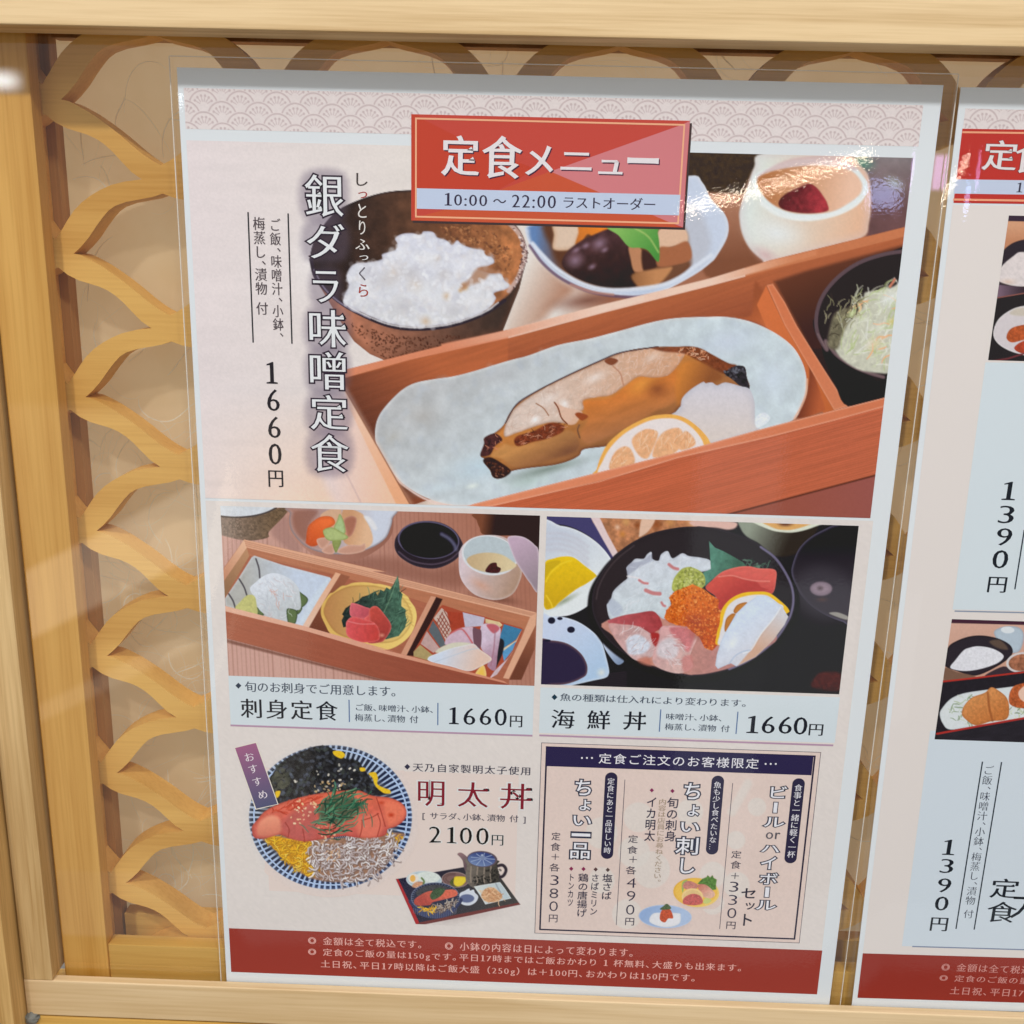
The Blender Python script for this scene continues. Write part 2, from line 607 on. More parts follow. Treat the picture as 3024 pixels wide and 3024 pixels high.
for zone, cnt in (((-0.063, 0.02, -0.395, -0.11), 330), ((-0.063, 0.02, -0.11, 0.02), 40), ((0.28, 0.32, -0.395, 0.02), 90), ((0.02, 0.32, 0.0, 0.022), 30)):
    k_ = 0
    while k_ < cnt:
        x, z = rg.uniform(zone[0], zone[1]), rg.uniform(zone[2], zone[3])
        for _ in range(rg.choice((1, 1, 2, 5))):
            fibre(x + rg.gauss(0, .004), z + rg.gauss(0, .004), rg.uniform(.012, .04), rg.choice((.00007, .0001, .00016, .0003)))
            k_ += 1
fb = link_mesh('paper_fibres', V, Fc, m2, door)
fb['kind'] = 'stuff'

# clear sheet between screen and menus
o = link_mesh('acrylic_sheet', [(-0.0846, 0.0016, -0.4290), (0.62, 0.0016, -0.4290), (0.62, 0.0016, 0.06), (-0.0846, 0.0016, 0.06)], [[0, 1, 2, 3]], MPANE)
tag(o, 'clear acrylic sheet over the lattice, behind the menus', 'sheet')

# ------------------------------------------------------------------ lettering
_tc = bpy.data.curves.new('lettering_source', 'FONT')
_tc.resolution_u = 3
_to = bpy.data.objects.new('lettering_source', _tc)
COL.objects.link(_to)
_gc = {}


def raw_glyph(ch):
    key = ch
    if key not in _gc:
        _tc.body = ch
        bpy.context.view_layer.update()
        dg = bpy.context.evaluated_depsgraph_get()
        me = bpy.data.meshes.new_from_object(_to.evaluated_get(dg))
        n = len(me.vertices)
        v = np.zeros(n * 3)
        me.vertices.foreach_get('co', v)
        v = v.reshape(-1, 3)[:, :2]
        f = [list(p.vertices) for p in me.polygons]
        bpy.data.meshes.remove(me)
        _gc[key] = (v, f)
    return _gc[key]


def loops(v, f):
    ed = {}
    for p in f:
        for i in range(len(p)):
            e = (p[i - 1], p[i])
            if (e[1], e[0]) in ed:
                del ed[(e[1], e[0])]
            else:
                ed[e] = 1
    nxt, prv, nor = {}, {}, {}
    for (i, j) in ed:
        d = v[j] - v[i]
        l_ = np.hypot(*d)
        nor[(i, j)] = (np.array([d[1], -d[0]]) / l_ if l_ > 1e-9 else np.zeros(2), l_)
        nxt[i], prv[j] = j, i
    return nxt, prv, nor


def grown(v, f, g):
    """moves the outline outward by g em (inward if negative)"""
    nxt, prv, nor = loops(v, f)
    out = v.copy()
    for i in nxt:
        if i in prv:
            n0, n1 = nor[(prv[i], i)][0], nor[(i, nxt[i])][0]
            out[i] += g * (n0 + n1) / max(1 + float(n0 @ n1), 0.45)
    return out


def mincho(v, f, a, bx, serif):
    """turns an even-stroke glyph into a serif one: thin horizontals, thicker uprights, triangular stroke ends"""
    nxt, prv, nor = loops(v, f)
    out = v.copy()
    for i in nxt:
        if i not in prv:
            continue
        n0, n1 = nor[(prv[i], i)][0], nor[(i, nxt[i])][0]
        ny = n0[1] if abs(n0[1]) > abs(n1[1]) else n1[1]
        nx = n0[0] if abs(n0[0]) > abs(n1[0]) else n1[0]
        out[i, 1] -= a * ny
        out[i, 0] += bx * nx
    fo = [list(p) for p in f]
    if serif:
        add = []
        for (i, j), (n_, l_) in nor.items():
            if n_[0] > 0.92 and 0.035 < l_ < 0.10 and i in prv and j in nxt:
                e0, e1 = (prv[i], i), (j, nxt[j])
                if e0 in nor and e1 in nor and nor[e0][0][1] < -0.95 and nor[e1][0][1] > 0.95 and min(nor[e0][1], nor[e1][1]) > 0.12:
                    lo, hi = (i, j) if v[i, 1] < v[j, 1] else (j, i)
                    x, y0, y1 = max(out[i, 0], out[j, 0]), out[lo, 1], out[hi, 1]
                    add.append(((x - .11, y1 + .0012), (x, y1 + .0012), (x - .03, y1 + .055)))
        for tri in add:
            k_ = len(out)
            out = np.vstack([out, np.array(tri)])
            fo.append([k_, k_ + 1, k_ + 2])
    return out, fo


KANA_S = set('っょゅゃッョュャ')


def digit_one():
    v = np.array([(.22, 0), (.62, 0), (.62, .028), (.48, .05), (.48, .74), (.44, .74), (.24, .66), (.24, .635), (.36, .655), (.36, .05), (.22, .028)], float)
    return v, [[0, 1, 2, 3, 9, 10], [3, 4, 5, 8, 9], [5, 6, 7, 8]]


def glyph(ch, style, off=0.0):
    """style: 'm' serif, 'g' plain"""
    if ch == '1' and style == 'm':
        v, f = digit_one()
        return (grown(v, f, off) if off else v), f, .75
    v, f = raw_glyph(ch)
    if style == 'm':
        if ch in '0123456789':
            v, f = mincho(v, f, 0.026, -0.001, False)
        else:
            v, f = mincho(v, f, 0.013, 0.003, True)
    elif ch in '0123456789':
        v = grown(v, f, -0.014)
    if off:
        v = grown(v, f, off)
    return v, f, None


def cell(ch):
    return 0.5 if ch == ' ' else 1.0


def compose(body, vertical, style, off=0.0, pitch=1.0):
    V, Fc, pen = [], [], 0.0
    n = 0
    for ch in body:
        if ch in ' \u3000':
            pen += 0.45 if ch == ' ' else 1.0
            continue
        v, f, adv = glyph(ch, style, off)
        if not len(v):
            continue
        x0, x1 = v[:, 0].min(), v[:, 0].max()
        if vertical:
            v = v.copy()
            if ord(ch) < 0x250:
                v[:, 0] += 0.5 - (x0 + x1) / 2
            if ch in '、。':
                v += (.58, .52)
            elif ch in KANA_S:
                v += (.08, .06)
            elif ch in 'ー～…':
                x, y = v[:, 0].copy(), v[:, 1].copy()
                v[:, 0], v[:, 1] = .5 + (y - .38), .38 - (x - .5)
            V.append(v + (0, -pen))
            pen += (0.62 if ch in '、。' else 1.0) * pitch
        else:
            if ord(ch) < 0x250:
                a_ = (x1 - x0) + 0.13
                V.append(v + (pen - x0 + .065, 0))
                pen += a_ * pitch
            else:
                V.append(v + (pen, 0))
                pen += (0.62 if ch in '、。' else 1.0) * pitch
        Fc += [[i + n for i in p] for p in f]
        n += len(v)
    return np.vstack(V), Fc


LV = 0.00005            # one print layer


def text(name, body, tl, br, col, parent, lv, vertical=False, style='m', off=0.010, grow=None, gcol=None, pitch=1.0, planebox=None):
    """lettering fitted into the rectangle whose photo-pixel corners are tl, br; grow = outline thickness (em)"""
    if planebox is None:
        (x0, z1), (x1, z0) = U(*tl), U(*br)
    else:
        x0, z1, x1, z0 = planebox
    v, f = compose(body, vertical, style, off, pitch)
    lo, hi = v.min(0), v.max(0)
    sx, sz = (x1 - x0) / (hi[0] - lo[0]), (z1 - z0) / (hi[1] - lo[1])
    to = lambda q, d: np.c_[x0 + (q[:, 0] - lo[0]) * sx, np.full(len(q), -d), z0 + (q[:, 1] - lo[1]) * sz]
    o = link_mesh(name, to(v, lv * LV), f, ink(col), parent)
    if grow:
        gv, gf = compose(body, vertical, style, off + grow, pitch)
        link_mesh('outline_print', to(gv, (lv - .5) * LV), gf, ink(gcol), o)
    return o


def rect(name, tl, br, col, parent, lv, th=None):
    """flat printed rectangle; th = border thickness in metres (a frame line instead of a fill)"""
    (x0, z1), (x1, z0) = U(*tl), U(*br)
    y = -lv * LV
    P4 = [(x0, y, z0), (x1, y, z0), (x1, y, z1), (x0, y, z1)]
    if th is None:
        return link_mesh(name, P4, [[0, 1, 2, 3]], ink(col), parent)
    P8 = P4 + [(x0 + th, y, z0 + th), (x1 - th, y, z0 + th), (x1 - th, y, z1 - th), (x0 + th, y, z1 - th)]
    return link_mesh(name, P8, [[0, 1, 5, 4], [1, 2, 6, 5], [2, 3, 7, 6], [3, 0, 4, 7]], ink(col), parent)


def poly(name, pts, col, parent, lv):
    y = -lv * LV
    return link_mesh(name, [(x, y, z) for x, z in (U(*p) for p in pts)][::-1], [list(range(len(pts)))], ink(col), parent)


def line(name, a, b_, w, col, parent, lv):
    (xa, za), (xb, zb) = U(*a), U(*b_)
    if abs(xb - xa) < abs(zb - za):
        xm = (xa + xb) / 2
        xs, zs = (xm - w / 2, xm + w / 2), sorted((za, zb))
    else:
        zm = (za + zb) / 2
        xs, zs = sorted((xa, xb)), (zm - w / 2, zm + w / 2)
    y = -lv * LV
    return link_mesh(name, [(xs[0], y, zs[0]), (xs[1], y, zs[0]), (xs[1], y, zs[1]), (xs[0], y, zs[1])], [[0, 1, 2, 3]], ink(col), parent)


# ------------------------------------------------------------------ painter for the printed food pictures (vertex colours on a fine sheet)
_rn = np.random.default_rng(7).random((512, 512)).astype(np.float32)


def vnoise(x, y, seed=0):
    x = x + seed * 37.7
    y = y + seed * 91.3
    xi, yi = np.floor(x).astype(int), np.floor(y).astype(int)
    fx, fy = x - xi, y - yi
    fx, fy = fx * fx * (3 - 2 * fx), fy * fy * (3 - 2 * fy)
    g = lambda i, j: _rn[i & 511, j & 511]
    return (g(xi, yi) * (1 - fx) + g(xi + 1, yi) * fx) * (1 - fy) + (g(xi, yi + 1) * (1 - fx) + g(xi + 1, yi + 1) * fx) * fy


def fbm(x, y, sc, octv=3, seed=0):
    s, a, t_ = 0, 1.0, 0
    for o_ in range(octv):
        s = s + a * vnoise(x / sc * 2 ** o_, y / sc * 2 ** o_, seed + o_)
        t_ += a
        a *= 0.55
    return s / t_ * 2 - 1


def cat(pts, closed=True, n=5):
    P = np.array(pts, float)
    if closed:
        Q = np.vstack([P[-1], P, P[0], P[1]])
    else:
        Q = np.vstack([2 * P[0] - P[1], P, 2 * P[-1] - P[-2]])
    out = []
    t_ = np.linspace(0, 1, n, endpoint=False)[:, None]
    for i in range(1, len(Q) - 2):
        a, b_, c_, d_ = Q[i - 1], Q[i], Q[i + 1], Q[i + 2]
        out.append(.5 * (2 * b_ + (c_ - a) * t_ + (2 * a - 5 * b_ + 4 * c_ - d_) * t_ ** 2 + (3 * b_ - a - 3 * c_ + d_) * t_ ** 3))
    if not closed:
        out.append(P[-1:])
    return np.vstack(out)


def ell(cx, cy, rx, ry, rot=0, n=40, a0=0, a1=360):
    t_ = np.radians(np.linspace(a0, a1, n, endpoint=(a1 - a0) < 360))
    c_, s_ = math.cos(math.radians(rot)), math.sin(math.radians(rot))
    return [(cx + rx * math.cos(q) * c_ - ry * math.sin(q) * s_, cy + rx * math.cos(q) * s_ + ry * math.sin(q) * c_) for q in t_]


class Cv:
    def __init__(s, tl, br, step, base=(200, 200, 200)):
        (s.x0, s.z1), (s.x1, s.z0) = U(*tl), U(*br)
        d = step * 0.00014
        s.nx, s.ny = int((s.x1 - s.x0) / d) + 1, int((s.z1 - s.z0) / d) + 1
        gx, gz = np.meshgrid(np.linspace(s.x0, s.x1, s.nx), np.linspace(s.z1, s.z0, s.ny))
        s.gx, s.gz = gx, gz
        Y = [R[i, 0] * gx + R[i, 1] * gz + T[i] for i in range(3)]
        s.X, s.Y = (F_PX * Y[0] / Y[2] + HALF).astype(np.float32), (F_PX * Y[1] / Y[2] + HALF).astype(np.float32)
        s.rgb = np.zeros((s.ny, s.nx, 3), np.float32) + np.array(base, np.float32)
        s.keep = None

    def win(s, pts, pad):
        P = np.asarray(pts, float)
        a0, b0 = P.min(0) - pad
        a1, b1 = P.max(0) + pad
        q = np.array([U(*c_) for c_ in ((a0, b0), (a1, b0), (a0, b1), (a1, b1))])
        i0 = int((q[:, 0].min() - s.x0) / (s.x1 - s.x0) * (s.nx - 1)) - 1
        i1 = int((q[:, 0].max() - s.x0) / (s.x1 - s.x0) * (s.nx - 1)) + 2
        j0 = int((s.z1 - q[:, 1].max()) / (s.z1 - s.z0) * (s.ny - 1)) - 1
        j1 = int((s.z1 - q[:, 1].min()) / (s.z1 - s.z0) * (s.ny - 1)) + 2
        return slice(max(j0, 0), max(min(j1, s.ny), 0)), slice(max(i0, 0), max(min(i1, s.nx), 0))

    def sd(s, P, w, closed=True):
        X, Y = s.X[w], s.Y[w]
        best = np.full(X.shape, 1e9, np.float32)
        ins = np.zeros(X.shape, bool)
        tt = np.zeros(X.shape, np.float32)
        n = len(P)
        for i in range(n if closed else n - 1):
            ax, ay = P[i]
            bx, by = P[(i + 1) % n]
            dx, dy = bx - ax, by - ay
            l2 = dx * dx + dy * dy
            if l2 < 1e-9:
                continue
            t_ = np.clip(((X - ax) * dx + (Y - ay) * dy) / l2, 0, 1)
            d2 = (X - ax - t_ * dx) ** 2 + (Y - ay - t_ * dy) ** 2
            if closed:
                np.minimum(best, d2, out=best)
                if dy:
                    ins ^= ((Y >= ay) != (Y >= by)) & (X < ax + (Y - ay) / dy * dx)
            else:
                mk = d2 < best
                best = np.where(mk, d2, best)
                tt = np.where(mk, (i + t_) / (n - 1), tt)
        best = np.sqrt(best)
        return np.where(ins, best, -best) if closed else (best, tt)

    def color(s, col, w, X, Y):
        if callable(col):
            return col(X, Y)
        return np.array(col, np.float32)

    def fill(s, pts, col, soft=2.0, sm=True, al=1.0, nz=None, rim=None, rim2=None):
        """closed shape; nz = (amplitude, size[, stretch angle, stretch]); rim = (width, colour, alpha) shading inward from the edge"""
        P = cat(pts) if sm else np.array(pts, float)
        w = s.win(P, soft * 2 + 2)
        if w[0].stop <= w[0].start or w[1].stop <= w[1].start:
            return
        d = s.sd(P, w)
        a = np.clip(d / soft + .5, 0, 1)
        a = (a * a * (3 - 2 * a) * al)[..., None]
        X, Y = s.X[w], s.Y[w]
        c_ = np.broadcast_to(s.color(col, w, X, Y), X.shape + (3,)).copy()
        for r_ in (rim, rim2):
            if r_:
                k_ = (np.clip(1 - d / r_[0], 0, 1) ** 1.5 * r_[2])[..., None]
                c_ = c_ * (1 - k_) + np.array(r_[1], np.float32) * k_
        if nz:
            c_ = c_ * (1 + s.noise(nz, X, Y))[..., None]
        s.rgb[w] = s.rgb[w] * (1 - a) + c_ * a

    def noise(s, nz, X, Y):
        amp, sc = nz[0], nz[1]
        if len(nz) > 2:
            c_, s_ = math.cos(math.radians(nz[2])), math.sin(math.radians(nz[2]))
            X, Y = (X * c_ + Y * s_) / nz[3], -X * s_ + Y * c_
        return amp * fbm(X, Y, sc, 3, int(sc * 7) % 50)

    def stroke(s, pts, wd, col, soft=1.5, sm=True, al=1.0, taper=0.0):
        P = cat(pts, False) if sm and len(pts) > 2 else np.array(pts, float)
        w = s.win(P, wd + soft * 2)
        if w[0].stop <= w[0].start or w[1].stop <= w[1].start:
            return
        d, t_ = s.sd(P, w, False)
        ww = wd / 2 * (1 - taper * np.abs(t_ * 2 - 1))
        a = (np.clip((ww - d) / soft + .5, 0, 1) * al)[..., None]
        s.rgb[w] = s.rgb[w] * (1 - a) + s.color(col, w, s.X[w], s.Y[w]) * a

    def glow(s, cx, cy, rx, ry, col, al=1.0, rot=0, pw=1.0):
        P = ell(cx, cy, rx, ry, rot, 12)
        w = s.win(P, 4)
        if w[0].stop <= w[0].start or w[1].stop <= w[1].start:
            return
        c_, s_ = math.cos(math.radians(rot)), math.sin(math.radians(rot))
        dx, dy = s.X[w] - cx, s.Y[w] - cy
        r_ = np.sqrt(((dx * c_ + dy * s_) / rx) ** 2 + ((-dx * s_ + dy * c_) / ry) ** 2)
        a = (np.clip(1 - r_, 0, 1) ** pw * al)
        a = (a * a * (3 - 2 * a))[..., None]
        s.rgb[w] = s.rgb[w] * (1 - a) + np.array(col, np.float32) * a

    def inside(s, pts, n, seed, sm=True):
        """n random points inside a shape"""
        P = cat(pts) if sm else np.array(pts, float)
        g = random.Random(seed)
        lo, hi = P.min(0), P.max(0)
        out = []
        while len(out) < n:
            x, y = g.uniform(lo[0], hi[0]), g.uniform(lo[1], hi[1])
            c_ = False
            for i in range(len(P)):
                a, b_ = P[i - 1], P[i]
                if (a[1] > y) != (b_[1] > y) and x < (b_[0] - a[0]) * (y - a[1]) / (b_[1] - a[1]) + a[0]:
                    c_ = not c_
            if c_:
                out.append((x, y))
        return out

    def grains(s, pts, n, seed, size, cols, al=.8, elong=1.6, soft=1.5, ang=None, sm=True):
        g = random.Random(seed * 3 + 1)
        for x, y in s.inside(pts, n, seed, sm):
            r_ = g.uniform(.6, 1.2) * size
            a = ang + g.uniform(-25, 25) if ang is not None else g.uniform(0, 180)
            c_ = g.choice(cols)
            dx, dy = math.cos(math.radians(a)) * r_ * (elong - 1), math.sin(math.radians(a)) * r_ * (elong - 1)
            s.stroke([(x - dx, y - dy), (x + dx, y + dy)], r_ * 2, c_, soft, False, al * g.uniform(.6, 1))

    def strands(s, pts, n, seed, L, wd, cols, al=.9, wig=1.0, ang=None, sm=True, shadow=None):
        g = random.Random(seed * 5 + 2)
        for x, y in s.inside(pts, n, seed, sm):
            a = math.radians(ang + g.uniform(-30, 30)) if ang is not None else g.uniform(0, 6.28)
            l_ = L * g.uniform(.6, 1.3)
            q = [(x, y)]
            for _ in range(3):
                a += g.uniform(-.7, .7) * wig
                x, y = x + math.cos(a) * l_ / 3, y + math.sin(a) * l_ / 3
                q.append((x, y))
            if shadow:
                s.stroke([(u + wd * .4, v + wd * .6) for u, v in q], wd * 1.3, shadow, 2, True, .5)
            s.stroke(q, wd * g.uniform(.7, 1.2), g.choice(cols), 1.5, True, al, .4)

    def clip(s, pts, sm=True):
        P = cat(pts) if sm else np.array(pts, float)
        w = s.win(P, 60)
        s._clip = (w, s.rgb[w].copy(), np.clip(s.sd(P, w) / 2 + .5, 0, 1)[..., None])

    def unclip(s):
        w, old, a = s._clip
        s.rgb[w] = old * (1 - a) + s.rgb[w] * a

    def done(s, name, parent, lv, seed=0):
        rgb = s.rgb * (1 + .022 * fbm(s.X, s.Y, 5.0, 2, 3 + seed))[..., None]
        a = albedo(np.clip(rgb, 2, 250))
        cols = np.concatenate([a, np.ones(a.shape[:2] + (1,))], -1).reshape(-1, 4)
        V = np.stack([s.gx, np.full(s.gx.shape, -lv * LV), s.gz], -1).reshape(-1, 3)
        i = np.arange((s.ny - 1) * s.nx).reshape(s.ny - 1, s.nx)[:, :-1].ravel()
        Fq = np.stack([i, i + s.nx, i + s.nx + 1, i + 1], -1)
        if s.keep is not None:
            kp = s.keep.ravel()
            Fq = Fq[kp[Fq].any(1)]
            used = np.unique(Fq)
            mp = np.zeros(len(V), int)
            mp[used] = np.arange(len(used))
            V, cols, Fq = V[used], cols[used], mp[Fq]
        return link_mesh(name, V, Fq, MPRINT, parent, cols=cols)


def gr(p0, c0, p1, c1, *more):
    """straight colour gradient between photo points"""
    st = [(p0, c0), (p1, c1)] + list(more)

    def f(X, Y):
        (ax, ay), (bx, by) = p0, p1
        l2 = (bx - ax) ** 2 + (by - ay) ** 2
        t_ = np.clip(((X - ax) * (bx - ax) + (Y - ay) * (by - ay)) / l2, 0, 1)[..., None]
        return np.array(c0, np.float32) * (1 - t_) + np.array(c1, np.float32) * t_
    return f

# ------------------------------------------------------------------ the first menu sheet
menu = empty('menu_sheet', (0.1455, 0.0, -0.4112), 'laminated menu sheet fully in view, with the grilled fish tray photo and red title box', 'menu', 'laminated set meal menus')
WHITE, CREAM, PANEL = (216, 221, 224), (220, 212, 207), (207, 217, 222)
boxes('paper', [(-0.00225, 0.29355, -0.0004, 0.0, -0.4112, 0.0074)], ink(WHITE), menu, bevel=0)


def film_sheet(name, x0, x1, z0, z1, parent, y=-0.0011):
    nx, nz = 40, 60
    V = []
    for j in range(nz + 1):
        for i in range(nx + 1):
            u, v = i / nx, j / nz
            x, z = x0 + (x1 - x0) * u, z0 + (z1 - z0) * v
            e = min(u * (x1 - x0), (1 - u) * (x1 - x0), (1 - v) * (z1 - z0)) / 0.004
            yy = y + (0.0007 * (1 - min(e, 1)) if e < 1 else 0)
            V.append((x, yy, z))
    Fq = [[j * (nx + 1) + i, j * (nx + 1) + i + 1, (j + 1) * (nx + 1) + i + 1, (j + 1) * (nx + 1) + i] for j in range(nz) for i in range(nx)]
    return link_mesh(name, V, Fq, MFILM, parent, smooth=True)


MEDGE, nt, b, out = new_mat('laminate_cut_edge')
b.inputs['Base Color'].default_value = (0.86, 0.82, 0.74, 1)
b.inputs['Roughness'].default_value = 0.3
b.inputs['Alpha'].default_value = 0.55
film_sheet('laminate_film', -0.0047, 0.2985, -0.4112, 0.0112, menu)
EW = 0.00035
boxes('laminate_edge', [(-0.0047 - EW, -0.0047, 0.0001, 0.0006, -0.4112, 0.0112), (0.2985, 0.2985 + EW, 0.0001, 0.0006, -0.4112, 0.0112), (-0.0047, 0.2985, 0.0001, 0.0006, 0.0112, 0.0112 + EW)], MEDGE, menu, bevel=0)


def seigaiha(c, px, rad, z_first, dz, xoff):
    """overlapping fan scales with pin-head spokes"""
    bg_, ln = np.array((222, 212, 210), np.float32), np.array((196, 178, 178), np.float32)
    img = np.zeros(c.rgb.shape, np.float32) + bg_
    for r_ in range(-1, 6):
        zc = z_first - r_ * dz
        u = (c.gx - xoff - (px / 2 if r_ % 2 else 0)) / px
        dx = (u - np.round(u)) * px
        dzv = c.gz - zc
        rr = np.hypot(dx, dzv)
        a = np.degrees(np.arctan2(dx, dzv))
        m_ = (rr < rad * 1.10) & (dzv > -rad * .2)
        img[m_] = bg_
        ring = np.clip((rad * .05 - np.abs(rr - rad)) / (rad * .04) + .5, 0, 1)
        k_ = np.round((a - 12) / 24) * 24 + 12
        off = np.abs(np.radians(a - k_)) * rr
        okk = np.abs(k_) < 70
        spoke = np.clip((rad * .028 - off) / (rad * .04) + .5, 0, 1) * (rr > rad * .28) * (rr < rad * .68) * okk
        dot = np.clip((rad * .085 - np.hypot(off, rr - rad * .68)) / (rad * .05) + .5, 0, 1) * okk
        t_ = np.maximum(np.maximum(ring, spoke), dot) * m_
        img = img * (1 - t_[..., None]) + ln * t_[..., None]
    c.rgb = img


c = Cv((542.1, 259.4), (2712, 432.9), 1.9)
c.z0 = c.z0
seigaiha(c, 0.01445, 0.0056, -0.0064, 0.00395, 0.0075)
c.done('header_pattern', menu, 1)

# cream ground of the lower part with a slightly pinker square
c = Cv((607, 1478), (2426.6, 2807), 9, CREAM)
c.rgb *= (1 + .012 * fbm(c.X, c.Y, 260, 3, 2))[..., None]
c.done('cream_ground', menu, 1)

# ---------------------------------------------------------------- big picture: grilled cod tray
c = Cv((550.5, 414.0), (2708.9, 463.2), 2.5)
(_, zt), (xr, _) = U(550.5, 414.0), U(2708.9, 463.2)
zb = U(2569.8, 1530)[1]
c = Cv((550.5, 414.0), (2569.8, 1530), 2.5)


def table(X, Y):
    t_ = np.clip((X - 560) / 700, 0, 1)[..., None]
    v = np.clip((Y - 1150) / 350, 0, 1)[..., None] * np.clip(1.15 - np.abs(X - 1000) / 420, 0, 1)[..., None]
    a = np.array((224, 213, 213), np.float32) * (1 - t_) + np.array((222, 214, 208), np.float32) * t_
    a = a * (1 - v * .9) + np.array((240, 204, 180), np.float32) * v * .9
    r_ = np.clip((X - 1640) / 160, 0, 1)[..., None]
    a = a * (1 - r_) + np.array((160, 104, 78), np.float32) * r_
    return a


c.rgb = table(c.X, c.Y).astype(np.float32) * (1 + .02 * fbm(c.X / 6, c.Y, 30, 3, 5))[..., None]
# ground between the bowls
c.fill(tB([(0, 1500), (120, 1200), (240, 1000), (330, 1080), (520, 1250), (600, 1350), (420, 1520), (300, 1650), (0, 1760)]), gr(tB.p(100, 1250), (226, 218, 210), tB.p(560, 1480), (168, 116, 90)), 40)
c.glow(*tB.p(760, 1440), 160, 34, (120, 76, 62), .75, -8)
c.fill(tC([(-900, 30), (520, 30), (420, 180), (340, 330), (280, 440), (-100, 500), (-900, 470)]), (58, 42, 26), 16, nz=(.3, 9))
c.fill(tC([(-300, 420), (300, 440), (270, 640), (340, 900), (560, 1090), (0, 1230), (-60, 1000), (170, 760), (60, 520)]), gr(tC.p(200, 460), (176, 124, 98), tC.p(250, 1050), (126, 76, 52)), 14)
c.fill(tC([(1460, 60), (1960, 60), (1900, 700), (1500, 860), (1520, 500)]), gr(tC.p(1700, 80), (130, 120, 122), tC.p(1700, 600), (104, 72, 72)), 20, nz=(.1, 30))
c.glow(*tC.p(1420, 130), 62, 34, (78, 132, 116), 1.0, 10)
c.glow(*tC.p(1740, 320), 50, 30, (150, 150, 140), .9, 30)
# rice bowl
c.glow(*tA.p(60, 1000), 90, 220, (240, 238, 240), .5, 10)
body = tA([(40, 1010), (110, 1250), (230, 1450), (340, 1640), (470, 1830), (620, 1950), (760, 2010), (1880, 1740), (2040, 1330), (2120, 1000), (1500, 1100), (600, 1100)])
c.fill(body, gr(tA.p(420, 1700), (186, 120, 92), tA.p(1850, 1600), (56, 42, 36)), 3, sm=False, nz=(.14, 22), rim=(26, (110, 66, 48), .5))
c.grains(tA([(420, 1650), (900, 1780), (1500, 1760), (1700, 1700), (1000, 1980), (760, 1990)]), 240, 3, 2.2, [(66, 34, 24), (92, 52, 36)], .8)
rimp = [(52, 1080), (100, 850), (280, 610), (500, 490), (760, 412), (1020, 392), (1300, 410), (1640, 500), (1880, 620), (2020, 740), (2085, 850), (2112, 960), (2108, 1060), (2062, 1210), (1982, 1345), (1900, 1430), (1700, 1560), (1400, 1668), (1080, 1704), (800, 1672), (500, 1552), (300, 1430), (140, 1270)]
c.fill(tA(rimp), gr(tA.p(300, 900), (40, 29, 27), tA.p(2000, 950), (168, 106, 66)), 2.5, nz=(.28, 26), rim=(10, (40, 30, 34), .9))
c.fill(tA([(1050, 430), (1500, 440), (1900, 680), (2040, 900), (1950, 1250), (1780, 1000), (1500, 860), (1200, 700)]), gr(tA.p(1200, 700), (96, 58, 38), tA.p(1900, 1000), (176, 112, 68)), 50, al=.85, nz=(.3, 18))
c.grains(tA([(1300, 720), (1800, 800), (1980, 1000), (1900, 1200), (1700, 950), (1400, 850)]), 200, 5, 3.0, [(84, 50, 36), (200, 140, 90), (120, 70, 46)], .5)
c.stroke(tA([(1870, 640), (2000, 760), (2060, 850), (2092, 960), (2085, 1060), (2030, 1220), (1940, 1350)]), 13, (196, 172, 168), 5, al=.8)
c.grains(tA([(1960, 720), (2100, 900), (2100, 1100), (1980, 1330), (2060, 1050), (2040, 850)]), 90, 9, 2.2, [(90, 60, 60), (226, 208, 204)], .8)
c.stroke(tA([(60, 1050), (110, 1230), (280, 1415), (500, 1555), (800, 1680), (1080, 1712), (1400, 1676), (1700, 1570), (1900, 1440)]), 11, (44, 34, 44), 3)
c.stroke(tA([(90, 1150), (200, 1340), (380, 1490), (620, 1610)]), 4.5, (150, 140, 160), 2, al=.8)
rice = tA([(380, 1480), (375, 1400), (420, 1300), (400, 1220), (430, 1130), (500, 1085), (600, 1080), (730, 1050), (740, 1000), (860, 960), (880, 900), (860, 850), (920, 810), (1020, 800), (1100, 822), (1130, 785), (1220, 790), (1260, 840), (1350, 870), (1400, 912), (1450, 870), (1500, 910), (1600, 945), (1690, 960), (1720, 1010), (1780, 1030), (1800, 1080), (1740, 1110), (1640, 1140), (1760, 1180), (1860, 1185), (1900, 1250), (1945, 1290), (1920, 1330), (1800, 1370), (1815, 1430), (1700, 1548), (1400, 1655), (1080, 1692), (800, 1660), (560, 1562)])
c.fill(rice, gr(tA.p(1000, 850), (214, 216, 228), tA.p(1000, 1650), (212, 212, 214)), 5, nz=(.05, 22), rim=(10, (150, 146, 168), .45))
c.grains(rice, 700, 21, 6.5, [(222, 224, 232), (206, 208, 218), (228, 226, 228), (212, 206, 206), (192, 192, 204)], .30, 1.9, 5)
for x, y, r_, cc in ((900, 1000, 60, (230, 230, 234)), (1150, 1050, 60, (232, 232, 234)), (1500, 1080, 60, (228, 228, 234)), (1150, 1360, 70, (232, 234, 236)), (620, 1380, 60, (226, 226, 230)), (1000, 1180, 60, (188, 184, 186)), (1330, 1200, 46, (190, 186, 188)), (760, 1250, 60, (192, 188, 190)), (900, 1500, 70, (190, 188, 192)), (1400, 1540, 60, (194, 192, 196)), (620, 1180, 46, (190, 188, 196)), (1600, 1450, 50, (226, 226, 230))):
    c.glow(*tA.p(x, y), r_, r_ * .6, cc, .6)
